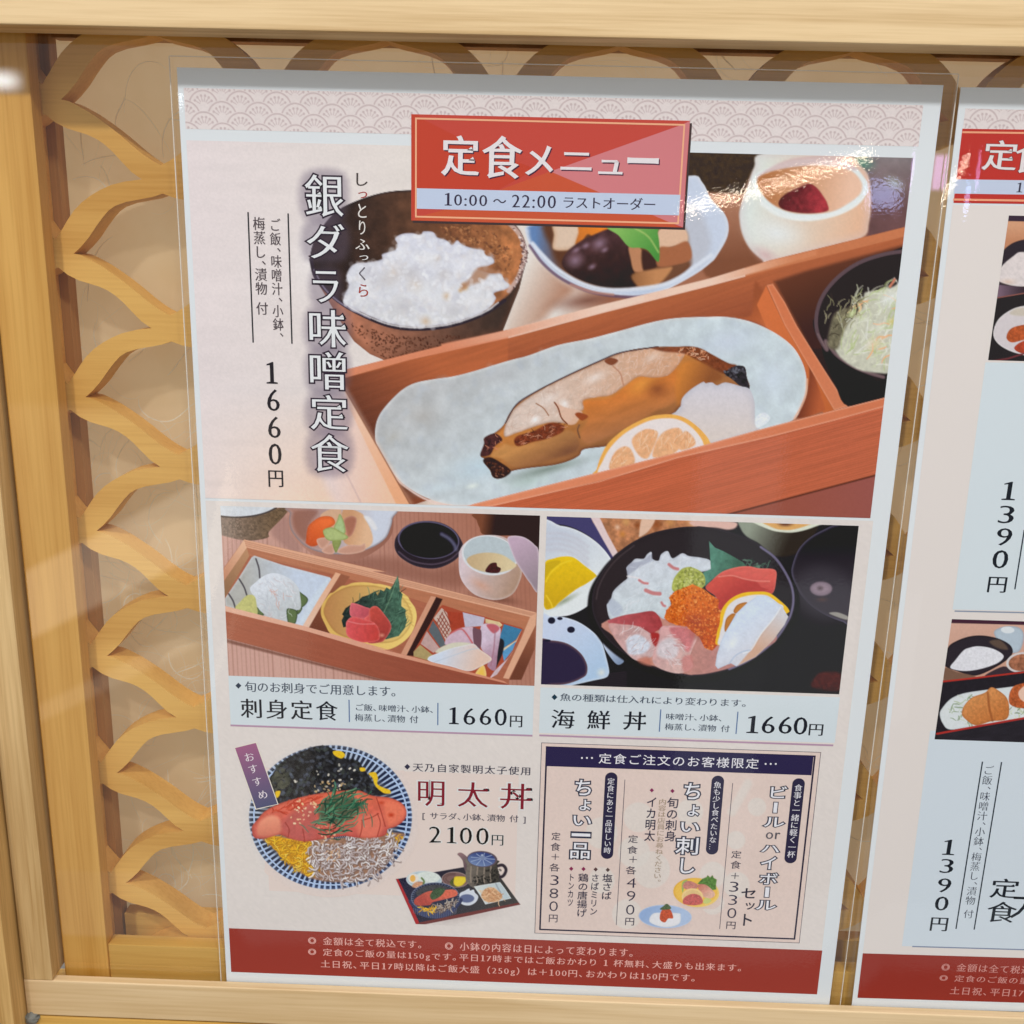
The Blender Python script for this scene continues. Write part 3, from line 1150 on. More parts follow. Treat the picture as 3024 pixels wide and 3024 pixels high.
for x, y, r_, a_ in ((1520, 1310, 18, .9), (1480, 1345, 12, .7), (1350, 1400, 22, .5), (1150, 1640, 26, .5), (1050, 1290, 40, .3), (1260, 1040, 20, .3), (1660, 1200, 30, .45), (850, 1180, 50, .25)):
    c.glow(*tA.p(x, y), r_, r_, (196, 150, 96), a_)
c.fill(tA([(1640, 1140), (1740, 1120), (1830, 1180), (1760, 1190), (1700, 1250), (1560, 1300), (1500, 1340), (1490, 1290), (1560, 1240)]), (166, 120, 92), 14, al=.75)
c.grains(rice, 130, 25, 5, [(232, 233, 238)], .5, 2.0, 3)
c.stroke(tA([(420, 1500), (560, 1572), (800, 1668), (1080, 1698), (1400, 1662), (1700, 1556), (1840, 1460)]), 4, (226, 224, 226), 2, al=.75)
# side dish bowl
ob = tB([(165, 780), (190, 730), (400, 600), (1100, 420), (1720, 255), (1850, 320), (1935, 480), (2050, 600), (2097, 720), (2080, 850), (1990, 1010), (1930, 1080), (1750, 1210), (1400, 1385), (1150, 1400), (800, 1350), (520, 1230), (330, 1080), (210, 920)])
c.fill(ob, gr(tB.p(300, 900), (176, 190, 214), tB.p(1900, 700), (196, 206, 224)), 5, rim=(14, (214, 218, 228), .9))
c.stroke(tB([(210, 920), (330, 1085), (520, 1240), (800, 1362), (1150, 1408), (1400, 1386)]), 9, (96, 74, 100), 5, al=.8)
c.stroke(tB([(600, 1290), (800, 1358), (1000, 1385)]), 8, (196, 140, 120), 4, al=.6)
inn = tB([(205, 780), (240, 720), (700, 560), (1500, 520), (1760, 700), (1800, 900), (1740, 1110), (1600, 1230), (1400, 1300), (1000, 1335), (720, 1285), (470, 1150), (320, 1000), (235, 900)])
c.fill(inn, gr(tB.p(260, 900), (96, 128, 176), tB.p(560, 900), (104, 60, 38)), 16)
c.fill(tB([(420, 640), (1600, 600), (1760, 780), (1760, 1000), (1700, 1130), (1560, 1230), (1380, 1295), (1000, 1325), (740, 1275), (520, 1130), (420, 960)]), gr(tB.p(500, 1000), (92, 54, 34), tB.p(1700, 1050), (112, 72, 50)), 26)
c.fill(tB([(1560, 560), (1800, 560), (1930, 900), (1800, 1130), (1720, 1000), (1690, 800)]), (186, 190, 202), 30)
c.fill(tB([(440, 700), (700, 700), (660, 880), (640, 930), (560, 965), (430, 950), (436, 820)]), (216, 190, 168), 10, rim=(16, (190, 140, 100), .5))
c.fill(tB([(690, 700), (970, 700), (960, 760), (830, 840), (760, 810), (700, 880), (640, 910), (670, 800)]), gr(tB.p(680, 900), (196, 112, 44), tB.p(880, 760), (230, 128, 34)), 8)
mush = tB([(512, 1090), (560, 980), (640, 910), (720, 860), (850, 800), (960, 760), (1040, 790), (1130, 900), (1180, 1000), (1190, 1140), (1230, 1300), (1000, 1330), (780, 1280), (590, 1190)])
c.fill(mush, gr(tB.p(800, 900), (70, 42, 44), tB.p(900, 1280), (36, 20, 14)), 8, nz=(.25, 20))
for x, y, rx, ry in ((640, 1060, 42, 36), (870, 900, 40, 30), (740, 920, 22, 14), (800, 1120, 22, 14), (920, 960, 20, 12), (650, 960, 24, 12)):
    c.glow(*tB.p(x, y), rx, ry, (150, 122, 142), .75, -30)
c.fill(tB([(1150, 930), (1240, 920), (1280, 1000), (1290, 1160), (1200, 1160), (1165, 1040)]), (184, 128, 92), 8)
c.fill(tB([(1280, 960), (1420, 1060), (1400, 1130), (1290, 1160)]), (60, 34, 26), 10)
c.fill(tB([(1420, 800), (1520, 720), (1680, 760), (1705, 880), (1560, 930), (1440, 945)]), (218, 180, 152), 9)
c.fill(tB([(1440, 940), (1560, 930), (1705, 880), (1745, 1040), (1600, 1100), (1420, 1110)]), (164, 100, 66), 9)
c.fill(tB([(1185, 1190), (1480, 1130), (1560, 1140), (1420, 1300), (1300, 1312), (1235, 1308)]), gr(tB.p(1200, 1200), (150, 100, 62), tB.p(1400, 1200), (190, 132, 86)), 12)
c.fill(tB([(955, 735), (1400, 725), (1425, 800), (1440, 920), (1430, 1075), (1330, 965), (1250, 940), (1150, 930), (1050, 820)]), gr(tB.p(1050, 750), (132, 182, 92), tB.p(1420, 1000), (72, 140, 60)), 5)
c.stroke(tB([(1180, 740), (1330, 830), (1430, 980)]), 5, (176, 196, 112), 5, al=.7)
c.stroke(tB([(235, 900), (330, 1010), (480, 1150), (720, 1285), (1000, 1340), (1400, 1308), (1620, 1230), (1790, 1110), (1930, 1010)]), 12, (214, 220, 232), 7, al=.95)
# custard cup
cup = tC([(500, 40), (410, 170), (350, 330), (275, 560), (270, 680), (300, 820), (370, 950), (480, 1050), (560, 1090), (1000, 970), (1430, 845), (1500, 700), (1520, 500), (1500, 270), (1420, 160), (1250, 40)])
c.fill(cup, gr(tC.p(300, 600), (216, 226, 222), tC.p(1500, 800), (226, 176, 142)), 9, rim=(34, (206, 190, 192), .5))
c.glow(*tC.p(620, 800), 130, 70, (226, 230, 230), .8, 10)
c.glow(*tC.p(520, 1010), 70, 34, (206, 170, 170), .7, 30)
c.fill(tC([(390, 300), (460, 220), (700, 130), (1000, 90), (1300, 130), (1450, 260), (1490, 380), (1400, 520), (1200, 630), (900, 680), (640, 630), (480, 510)]), (222, 228, 228), 8)
c.fill(tC([(440, 260), (700, 110), (1000, 60), (1240, 60), (1380, 200), (1100, 160), (760, 180), (520, 300)]), (206, 178, 176), 12, al=.8)
opn = tC([(440, 340), (480, 250), (700, 185), (1000, 155), (1300, 195), (1420, 300), (1425, 410), (1330, 500), (1150, 595), (900, 618), (700, 585), (540, 490)])
c.fill(opn, gr(tC.p(500, 350), (176, 112, 66), tC.p(1300, 480), (232, 190, 164)), 9)
c.fill(tC([(640, 520), (690, 440), (830, 365), (930, 330), (1000, 365), (1060, 440), (1105, 520), (1100, 592), (900, 612), (700, 580)]), gr(tC.p(680, 480), (84, 26, 30), tC.p(1050, 520), (156, 48, 56)), 6, nz=(.25, 12))
c.stroke(tC([(480, 520), (640, 625), (900, 668), (1160, 625), (1380, 520), (1480, 390)]), 11, (228, 232, 230), 8, al=.9)
# wooden tray
back = [tD.p(385, 425), tB.p(0, 1720), tB.p(1932, 1230), tC.p(560, 1060), tC.p(1870, 735), tC.p(1900, 728), tC.p(1700, 1932), tD.p(1000, 1720), tD.p(380, 620)]
c.fill(back, gr(tB.p(900, 1500), (178, 98, 60), tB.p(1000, 1900), (150, 78, 50)), 3, sm=False, nz=(.06, 7, -19, 18))
c.fill([tD.p(385, 500), tD.p(1932, 115), tD.p(1932, 420), tD.p(900, 640), tD.p(690, 1200), tD.p(380, 620)], gr(tD.p(1100, 250), (178, 96, 58), tD.p(560, 900), (104, 56, 40)), 5, sm=False, nz=(.06, 7, -19, 18))
c.fill([tD.p(385, 425), tD.p(1000, 270), tB.p(0, 1720), tB.p(900, 1480), tB.p(1932, 1230), tC.p(560, 1060), tC.p(1200, 905), tC.p(1900, 728), tC.p(1890, 820), tC.p(560, 1150), tB.p(1932, 1300), tB.p(900, 1560), tB.p(0, 1800), tD.p(1000, 330), tD.p(385, 500)],
       lambda X, Y: np.where((X < 1500)[..., None], np.array((214, 134, 100), np.float32), np.where((X < 2200)[..., None], np.array((232, 196, 176), np.float32), np.array((196, 118, 78), np.float32))), 4, sm=False)
c.fill([tD.p(1300, 180), tB.p(0, 1720), tB.p(900, 1480), tB.p(1300, 1390), tB.p(1300, 1440), tB.p(0, 1790), tD.p(1300, 250)], gr(tD.p(1300, 200), (214, 134, 100), tB.p(900, 1500), (234, 202, 184)), 8, sm=False)
c.fill([tB.p(1500, 1340), tB.p(1932, 1230), tC.p(560, 1060), tC.p(1000, 960), tC.p(1000, 1010), tB.p(1932, 1290), tB.p(1500, 1400)], gr(tB.p(1932, 1260), (234, 200, 180), tC.p(800, 1030), (206, 130, 90)), 8, sm=False)
# right compartment
c.fill(tC([(600, 1260), (900, 1160), (1880, 900), (1760, 1932), (960, 1932)]), gr(tC.p(800, 1200), (98, 52, 34), tC.p(1000, 1700), (60, 32, 24)), 16, sm=False)
c.fill([tC.p(960, 1900), tC.p(1700, 1900), tF.p(1950, 600), tF.p(1950, 700), tF.p(1620, 772), tF.p(1120, 0)], (44, 28, 24), 8, sm=False)
c.fill(tC([(410, 1290), (470, 1310), (700, 1700), (640, 1780), (440, 1650), (200, 1590), (380, 1580)]), gr(tC.p(420, 1400), (150, 78, 46), tC.p(600, 1700), (200, 104, 58)), 14)
c.fill([(2262, 844), (2317, 960), (2463, 1211), (2432, 1221), (2375, 1120), (2340, 1030), (2262, 966), (2235, 900)], gr((2280, 950), (206, 110, 62), (2430, 1180), (190, 100, 54)), 5, sm=False)
c.fill([(2375, 1030), (2390, 1090), (2382, 1160), (2350, 1232), (2420, 1218), (2432, 1190)], gr((2365, 1180), (112, 52, 34), (2420, 1190), (180, 92, 54)), 7)
c.fill([(2264, 842), (2282, 838), (2318, 893), (2352, 960), (2430, 1085), (2503, 1200), (2463, 1211), (2390, 1085), (2317, 960)], gr((2300, 900), (206, 116, 76), (2480, 1190), (206, 124, 88)), 3, sm=False, rim=(7, (226, 158, 126), .6))
# dark bowl with cabbage
rb = [tC.p(1900, 965), tC.p(1650, 1000), tC.p(1400, 1085), tC.p(1200, 1225), tC.p(1060, 1400), tC.p(1000, 1590), tC.p(1015, 1760), tC.p(1100, 1910), tF.p(1410, 150), tF.p(1510, 280), tF.p(1660, 385), tF.p(1810, 450), tF.p(1960, 495), tC.p(1980, 1500)]
c.fill([tC.p(1000, 1600), tC.p(1010, 1800), tF.p(1340, 40), tF.p(1400, 330), tF.p(1500, 560), tF.p(1625, 770), tF.p(2000, 680), tF.p(2000, 350), tC.p(1500, 1700)], (26, 21, 22), 4)
c.fill(rb, (36, 27, 30), 3)
c.stroke(rb[:13], 11, (92, 72, 78), 3)
c.stroke(rb[6:13], 5, (130, 108, 108), 3, al=.6)
c.fill(tC([(1460, 1370), (1540, 1352), (1700, 1322), (1850, 1325), (1850, 2050), (1500, 2120), (1260, 2010), (1160, 1850), (1240, 1690), (1330, 1560), (1440, 1460)]), (198, 198, 180), 9, nz=(.1, 12))
c.fill(tC([(1110, 1870), (1130, 1700), (1180, 1560), (1320, 1500), (1420, 1440), (1440, 1500), (1330, 1620), (1260, 1740), (1200, 1900)]), (112, 106, 84), 14, nz=(.3, 8))
c.clip(rb)
cabb = tC([(1330, 1480), (1480, 1370), (1800, 1330), (1800, 2060), (1550, 2080), (1240, 1960), (1250, 1700)])
c.strands(cabb, 130, 31, 60, 6, [(220, 222, 206), (206, 212, 178), (226, 226, 220), (176, 190, 130), (190, 190, 170)], .6, ang=-55)
c.strands(cabb, 16, 33, 40, 6, [(232, 172, 124), (226, 184, 140)], .8, ang=-35)
c.strands(tC([(1100, 1500), (1440, 1440), (1200, 1900), (1120, 1880)]), 40, 35, 30, 4, [(170, 164, 130), (60, 50, 40), (140, 138, 100)], .7, ang=-60)
c.unclip()
for x, y, r_, col in ((1700, 1420, 60, (226, 230, 228)), (1330, 1560, 22, (206, 216, 160)), (1720, 1640, 24, (206, 190, 110)), (1560, 1850, 46, (224, 206, 170)), (1600, 1700, 40, (226, 226, 214))):
    c.glow(*tC.p(x, y), r_, r_ * .7, col, .7, -40)
c.stroke(tC([(1700, 1310), (1725, 1270), (1745, 1240)]), 7, (196, 120, 96), 3)
# long plate
plate = [(1500, 1065.6), (1397, 1096.7), (1335, 1112), (1279, 1120), (1226, 1131), (1186, 1152.6), (1142, 1196), (1117, 1233), (1108, 1270.6), (1111, 1311), (1130, 1351), (1164, 1401), (1198, 1435), (1257, 1469), (1320, 1488), (1390, 1494), (1500, 1470), (1750, 1412), (2000, 1345), (2236, 1278), (2342, 1240), (2366, 1196), (2380, 1159), (2381, 1115), (2370, 1072), (2342, 1025), (2292, 985), (2224, 952.5), (2162, 938), (2100, 935.4), (1966, 943), (1819, 980), (1742, 1000), (1648, 1019), (1560, 1050)]
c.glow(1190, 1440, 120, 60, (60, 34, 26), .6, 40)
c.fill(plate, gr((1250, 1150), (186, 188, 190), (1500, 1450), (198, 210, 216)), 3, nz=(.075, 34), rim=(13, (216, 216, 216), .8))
for x, y, rx, ry, col, a_ in ((1250, 1230, 90, 70, (172, 166, 160), .5), (1160, 1290, 50, 40, (174, 170, 160), .5), (1480, 1110, 120, 40, (176, 178, 182), .5), (2150, 1010, 150, 70, (196, 206, 222), .7), (2280, 1120, 80, 90, (206, 218, 230), .8), (1420, 1380, 160, 70, (190, 210, 222), .8), (1395, 1435, 30, 14, (222, 230, 226), .9), (1560, 1420, 130, 40, (168, 188, 180), .6), (1300, 1440, 120, 30, (206, 220, 228), .7)):
    c.glow(x, y, rx, ry, col, a_, -12)
c.grains(plate, 260, 41, 9, [(172, 182, 196), (206, 212, 220), (186, 196, 206)], .22, 1.8, 10)
c.stroke([(1112, 1318), (1134, 1362), (1170, 1412), (1204, 1442), (1262, 1476), (1335, 1494), (1395, 1494)], 6, (228, 204, 196), 4, al=.9)
c.stroke([(2383, 1120), (2380, 1162), (2366, 1200), (2346, 1236)], 6, (224, 176, 150), 3, al=.9)
# left board of the tray, fading to the paper
c.fill([tD.p(380, 620), tD.p(1012, 1722), tD.p(300, 1722), tD.p(100, 1300), tD.p(250, 700)], gr(tD.p(800, 1500), (238, 192, 164), tD.p(200, 1450), (228, 210, 208)), 40, sm=False)
c.fill([tD.p(372, 600), tD.p(700, 1165), tD.p(1012, 1722), tD.p(880, 1722), tD.p(600, 1160), tD.p(430, 800)], gr(tD.p(900, 1550), (232, 170, 130), tD.p(450, 800), (236, 196, 172)), 6, sm=False)
c.stroke([tD.p(380, 610), tD.p(700, 1170), tD.p(1012, 1722)], 4, (120, 68, 46), 3, False, .6)
c.stroke([tD.p(400, 1420), tD.p(470, 1560), tD.p(540, 1700)], 4, (190, 160, 160), 5, al=.5)
# fish
fish = [tE.p(*q) for q in [(60, 1240), (95, 1130), (100, 1070), (200, 1020), (280, 950), (330, 850), (400, 760), (560, 650), (680, 580), (850, 500), (1030, 410), (1200, 340), (1400, 262), (1550, 225), (1750, 207), (1932, 205)]] + [tF.p(*q) for q in [(120, 203), (220, 222), (330, 280), (480, 360), (560, 382), (640, 400), (662, 500), (685, 600), (560, 640), (300, 700), (60, 760), (0, 810)]] + [tE.p(*q) for q in [(1880, 855), (1600, 1000), (1300, 1140), (1050, 1180), (1000, 1240), (900, 1292), (750, 1332), (500, 1362), (350, 1392), (300, 1440), (225, 1462), (175, 1440), (150, 1380), (95, 1310), (95, 1270)]]
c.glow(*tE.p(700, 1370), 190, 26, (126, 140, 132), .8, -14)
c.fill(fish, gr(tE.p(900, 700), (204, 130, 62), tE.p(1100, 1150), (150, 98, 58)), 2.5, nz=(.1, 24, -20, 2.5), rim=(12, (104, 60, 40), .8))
c.fill(tE([(1040, 730), (1300, 690), (1560, 500), (1932, 420), (1932, 700), (1700, 830), (1400, 1000), (1100, 1130), (1010, 1040), (1080, 900)]), gr(tE.p(1200, 720), (206, 120, 54), tE.p(1300, 1050), (172, 112, 72)), 14, al=.9, nz=(.08, 16, -20, 3))
c.glow(*tE.p(1600, 560), 80, 40, (226, 150, 66), .8, -30)
c.glow(*tE.p(1740, 610), 60, 46, (112, 58, 36), .6)
c.fill(tE([(300, 1130), (420, 1150), (700, 1080), (900, 1000), (1000, 1100), (960, 1200), (700, 1290), (400, 1350), (260, 1270), (160, 1240), (260, 1150)]), gr(tE.p(500, 1130), (196, 140, 82), tE.p(600, 1330), (140, 92, 60)), 12, al=.85, nz=(.08, 16, -10, 3))
c.glow(*tE.p(900, 1200), 60, 26, (116, 72, 52), .6, -20)
skin = tE([(290, 1060), (300, 940), (345, 850), (410, 770), (570, 655), (850, 506), (1200, 346), (1400, 268), (1560, 232), (1750, 214), (1960, 214), (2010, 260), (1940, 380), (1840, 478), (1700, 500), (1560, 492), (1430, 580), (1300, 665), (1180, 684), (1040, 715), (1040, 800), (960, 850), (900, 930), (700, 930), (420, 1020)])
c.fill(skin, gr(tE.p(600, 700), (214, 194, 182), tE.p(1800, 400), (206, 158, 126)), 6, nz=(.06, 14), rim=(9, (150, 106, 84), .5))
c.clip(skin)
c.strands(skin, 420, 51, 26, 3.0, [(236, 226, 222), (190, 152, 132), (228, 212, 204), (206, 178, 162), (186, 148, 128)], .26, 1.0, ang=-50)
c.unclip()
for x, y, rx, ry, a_ in ((580, 900, 26, 18, .95), (860, 750, 22, 26, .8), (1150, 500, 70, 26, .6), (720, 700, 70, 26, .5), (1700, 300, 60, 22, .5)):
    c.glow(*tE.p(x, y), rx, ry, (240, 234, 232), a_, -28)
c.fill(tE([(770, 740), (860, 780), (1020, 820), (1010, 870), (960, 940), (880, 940), (830, 870)]), (218, 180, 158), 5, al=.9)
c.stroke(tE([(765, 735), (800, 790), (830, 880), (885, 940)]), 4, (120, 62, 36), 2)
c.stroke(tE([(590, 745), (660, 790), (710, 860)]), 3.5, (150, 96, 66), 2, al=.8)
c.stroke(tE([(1000, 950), (985, 1000), (1005, 1070)]), 5, (120, 80, 56), 3)
c.stroke(tE([(1320, 390), (1390, 460), (1420, 570)]), 4, (176, 118, 92), 3, al=.7)
c.fill(tE([(960, 850), (1000, 830), (1085, 865), (1040, 905), (1010, 900)]), (148, 70, 36), 5)
burn = tE([(380, 1100), (420, 1050), (560, 1010), (720, 930), (850, 955), (835, 1020), (680, 1085), (560, 1110), (420, 1152)])
c.fill(burn, (118, 54, 32), 6, nz=(.35, 7))
c.strands(burn, 36, 53, 16, 3, [(206, 150, 120), (74, 34, 26)], .7, ang=-30)
c.fill(tE([(60, 1240), (95, 1130), (100, 1070), (200, 1030), (270, 1090), (200, 1150), (150, 1235)]), (72, 38, 38), 5, nz=(.35, 8))
c.strands(tE([(110, 1130), (200, 1050), (250, 1090), (160, 1200)]), 14, 55, 12, 2.5, [(200, 130, 100), (36, 20, 30)], .8)
c.fill(tE([(85, 1290), (150, 1255), (260, 1310), (350, 1385), (300, 1440), (225, 1460), (175, 1435), (155, 1380)]), (48, 28, 24), 5, nz=(.4, 6))
c.grains(tE([(120, 1290), (330, 1390), (220, 1440)]), 26, 57, 2.5, [(150, 100, 80), (110, 60, 40)], .8)
c.fill(tE([(1240, 345), (1290, 310), (1370, 335), (1310, 382)]), (126, 68, 44), 5)
c.stroke([tE.p(*q) for q in [(300, 930), (400, 758), (560, 648), (850, 498), (1200, 338), (1400, 260), (1750, 205)]], 4, (64, 44, 50), 2, al=.85)
topb = [tE.p(1700, 215)] + [tF.p(*q) for q in [(0, 208), (120, 206), (220, 224), (330, 282), (480, 362), (560, 384), (520, 470), (430, 460), (300, 400), (180, 330), (60, 270)]] + [tE.p(1800, 250)]
c.fill(topb, (112, 54, 30), 9, al=.9, nz=(.3, 8))
c.clip(fish)
c.strands([tF.p(*q) for q in [(0, 215), (200, 235), (300, 330), (120, 330), (0, 300)]], 30, 59, 14, 3, [(232, 190, 160), (220, 150, 110)], .8, ang=-50)
c.unclip()
c.fill([tF.p(*q) for q in [(0, 420), (150, 340), (330, 400), (430, 500), (300, 560), (100, 640), (0, 760)]], gr(tF.p(60, 420), (204, 126, 54), tF.p(300, 520), (136, 78, 42)), 16, al=.85)
c.fill([tF.p(*q) for q in [(440, 450), (500, 420), (560, 384), (640, 400), (662, 500), (685, 604), (600, 580), (540, 530)]], (40, 36, 42), 3, nz=(.5, 7))
c.grains([tF.p(*q) for q in [(440, 450), (560, 400), (640, 420), (560, 520)]], 40, 61, 3, [(110, 112, 124), (20, 18, 22), (80, 76, 84)], .8)
# grated radish and lemon
rad = [tF.p(*q) for q in [(20, 800), (45, 700), (120, 618), (240, 542), (270, 552), (330, 545), (380, 572), (460, 545), (600, 580), (690, 612), (735, 740), (740, 900), (770, 1000), (500, 1100), (0, 1230), (-150, 1200), (-100, 900)]]
c.fill(rad, gr(tF.p(300, 600), (208, 204, 212), tF.p(300, 1050), (214, 202, 196)), 3, nz=(.025, 10), rim=(22, (178, 178, 190), .5))
c.fill([tF.p(*q) for q in [(750, 870), (820, 830), (880, 870), (860, 920), (770, 980), (740, 940)]], (222, 228, 236), 6, nz=(.06, 5))
lem = tE([(1150, 1420), (1165, 1370), (1200, 1260), (1270, 1130), (1400, 1010), (1550, 920), (1700, 862), (1850, 848), (1960, 865), (2060, 915), (2170, 1010), (2240, 1110), (2200, 1180), (1500, 1400)])
c.fill(lem, (236, 172, 84), 3, nz=(.06, 6))
c.fill(tE([(1190, 1420), (1225, 1290), (1300, 1160), (1420, 1040), (1560, 955), (1700, 900), (1850, 885), (1960, 905), (2060, 965), (2140, 1050), (2180, 1130), (2160, 1200), (1500, 1400)]), (228, 218, 216), 5)
for sg in ([(1290, 1370), (1330, 1220), (1420, 1155), (1490, 1180), (1530, 1290), (1480, 1340)], [(1500, 1090), (1620, 992), (1730, 1005), (1745, 1060), (1690, 1200), (1640, 1270), (1560, 1230)], [(1760, 1060), (1850, 992), (1960, 985), (1990, 1100), (1900, 1220), (1720, 1260), (1700, 1200)], [(2000, 1010), (2080, 1060), (2100, 1140), (1980, 1190), (1950, 1150)]):
    c.fill(tE(sg), (228, 172, 128), 7, nz=(.08, 8))
    c.clip(tE(sg))
    c.strands(tE(sg), 22, 71 + len(sg), 22, 3, [(240, 206, 176), (214, 146, 100)], .6, .4, ang=-60)
    c.unclip()
# front board
fb_t = [tD.p(1480, 1745), tE.p(0, 1700), tE.p(700, 1522), tE.p(1932, 1212), tF.p(760, 1000), tF.p(1200, 885), tF.p(1990, 685)]
fb_l = [tF.p(1990, 770), tF.p(1500, 905), tF.p(900, 1060), tF.p(0, 1265), tE.p(1200, 1490), tE.p(0, 1760), tD.p(1480, 1780)]
c.fill(fb_t + [tF.p(1950, 1430), tF.p(1870, 1432), tF.p(480, 1800), tF.p(0, 1820), tE.p(0, 1790), tD.p(1400, 1750)], gr(tE.p(300, 1700), (194, 98, 64), tF.p(1600, 1100), (190, 100, 70)), 2.5, sm=False, nz=(.09, 4.2, -16, 40))
c.fill(fb_t + fb_l, gr(tE.p(0, 1720), (222, 138, 102), tF.p(1800, 780), (206, 118, 82)), 3, sm=False, rim=(6, (236, 184, 160), .7))
for i in range(34):
    y = 60 + i * 21
    a, b_ = tF.p(-1900, 1235 + y * 1.0 + 480), tF.p(1950, 745 + y * 1.02)
    c.stroke([a, b_], 2.4, (150, 70, 42), 2.5, False, .28)
c.fill([tF.p(470, 1804), tF.p(1990, 1400), tF.p(1900, 1900), tF.p(400, 1880)], gr(tF.p(700, 1780), (150, 80, 62), tF.p(1800, 1500), (150, 84, 76)), 3, sm=False)
c.stroke([tF.p(460, 1806), tF.p(1960, 1408)], 5, (70, 34, 24), 4, False, .8)
# dark soft halo that sets the vertical dish name off
for (x0, y0, x1, y1), t_ in (((-10, 235, 375, 655), tA), ((10, 700, 385, 1050), tA), ((70, 1155, 325, 1465), tA), ((35, 1520, 400, 1890), tA), ((40, 245, 395, 620), tD), ((45, 655, 415, 1005), tD), ((50, 1030, 425, 1400), tD)):
    q0, q1 = t_.p(x0, y0), t_.p(x1, y1)
    c.fill([q0, (q1[0], q0[1]), q1, (q0[0], q1[1])], (104, 92, 112), 34, al=.42)
# white fade under the left words
c.glow(*tS.p(280, 600), 150, 260, (224, 220, 222), .3)
ph = c.done('grilled_fish_picture', menu, 2)
tag(ph, 'picture of grilled fish on a long pale plate in a wooden tray with rice and side dishes')

# ---------------------------------------------------------------- sashimi tray
c = Cv((650.5, 1493.6), (1578.1, 2025.2), 1.9, (196, 148, 130))
c.rgb = gr((900, 1950), (202, 160, 148), (1450, 1600), (168, 112, 92))(c.X, c.Y).astype(np.float32)
for i in range(70):
    x = 640 + i * 14 + (i * 7919 % 11)
    c.stroke([(x - 8, 1480), (x, 1750), (x + 16, 2040)], 2.2 + (i * 31 % 3), (132, 82, 68), 2.5, False, .18 + .05 * (i % 4))
c.fill(tG([(700, 60), (830, 80), (760, 180), (620, 340), (800, 540), (900, 600), (960, 520), (840, 340), (815, 200)]), (160, 120, 112), 20, al=.7)
c.fill(tH([(-500, 560), (200, 560), (420, 620), (700, 700), (980, 640), (1000, 900), (300, 800), (-300, 680)]), (130, 82, 68), 40, al=.55)
c.fill(tG([(0, 170), (200, 186), (400, 172), (600, 115), (700, 80), (830, 70), (760, 180), (600, 345), (590, 410), (450, 445), (300, 445), (100, 400), (0, 350)]), gr(tG.p(50, 300), (132, 114, 104), tG.p(650, 200), (104, 82, 60)), 3, nz=(.28, 5))
c.fill(tG([(0, 20), (700, 20), (660, 75), (560, 128), (400, 166), (200, 178), (0, 160)]), (208, 213, 219), 3, nz=(.05, 8))
c.stroke(tG([(0, 166), (200, 184), (400, 170), (560, 132), (680, 76)]), 5, (70, 60, 60), 2)
ub = tG([(870, 60), (830, 140), (815, 220), (840, 350), (930, 470), (1080, 590), (1250, 660), (1450, 692), (1650, 655), (1880, 520), (2000, 370), (2015, 200), (1980, 60)])
c.fill(ub, gr(tG.p(1000, 600), (176, 128, 112), tG.p(1900, 450), (150, 100, 84)), 3)
ib = tG([(870, 60), (838, 140), (826, 220), (850, 330), (930, 440), (1040, 530), (1200, 586), (1400, 606), (1600, 588), (1800, 515), (1930, 420), (1985, 300), (2006, 200), (1985, 60)])
c.fill(ib, gr(tG.p(900, 250), (164, 116, 102), tG.p(1800, 250), (202, 208, 222)), 2.5, rim=(7, (70, 58, 60), .9), rim2=(16, (190, 184, 192), .5))
c.fill(tG([(900, 120), (1150, 110), (1050, 270), (1020, 440), (930, 380), (880, 250)]), (140, 92, 78), 16, al=.7)
c.fill(tG([(1180, 175), (1300, 90), (1420, 95), (1390, 260), (1280, 330)]), (208, 168, 138), 5)
c.fill(tG([(1020, 440), (1030, 340), (1060, 265), (1180, 180), (1310, 178), (1350, 255), (1250, 330), (1230, 420), (1150, 500), (1080, 515), (1020, 480)]), gr(tG.p(1200, 230), (232, 112, 58), tG.p(1050, 450), (200, 84, 40)), 4, rim=(12, (176, 76, 40), .5))
c.fill(tG([(1440, 100), (1640, 130), (1720, 240), (1780, 400), (1760, 500), (1650, 550), (1480, 490), (1440, 400)]), gr(tG.p(1500, 300), (200, 150, 112), tG.p(1700, 350), (222, 180, 144)), 6)
c.fill(tG([(1450, 210), (1540, 165), (1600, 210), (1560, 360), (1500, 410), (1470, 330)]), (166, 108, 88), 5, rim=(8, (210, 160, 140), .6))
c.fill(tG([(1680, 170), (1760, 190), (1830, 300), (1800, 330), (1720, 240)]), (222, 222, 226), 8)
for pl in ([(1140, 440), (1250, 415), (1290, 470), (1200, 545)], [(1200, 560), (1320, 480), (1340, 590), (1260, 600)], [(1380, 560), (1500, 500), (1640, 500), (1690, 480), (1690, 560), (1560, 600), (1420, 600)]):
    c.fill(tG(pl), (196, 148, 128), 4, rim=(8, (226, 186, 166), .6))
for pl, col in (([(1405, 145), (1450, 230), (1470, 350), (1430, 372), (1340, 312), (1375, 220)], (168, 190, 136)), ([(1320, 455), (1420, 450), (1390, 540), (1355, 585)], (140, 150, 88)), ([(1212, 345), (1260, 305), (1330, 303), (1420, 350), (1502, 410), (1430, 445), (1270, 445)], (172, 186, 124))):
    c.fill(tG(pl), col, 3, rim=(7, (120, 132, 66), .6), nz=(.05, 6))
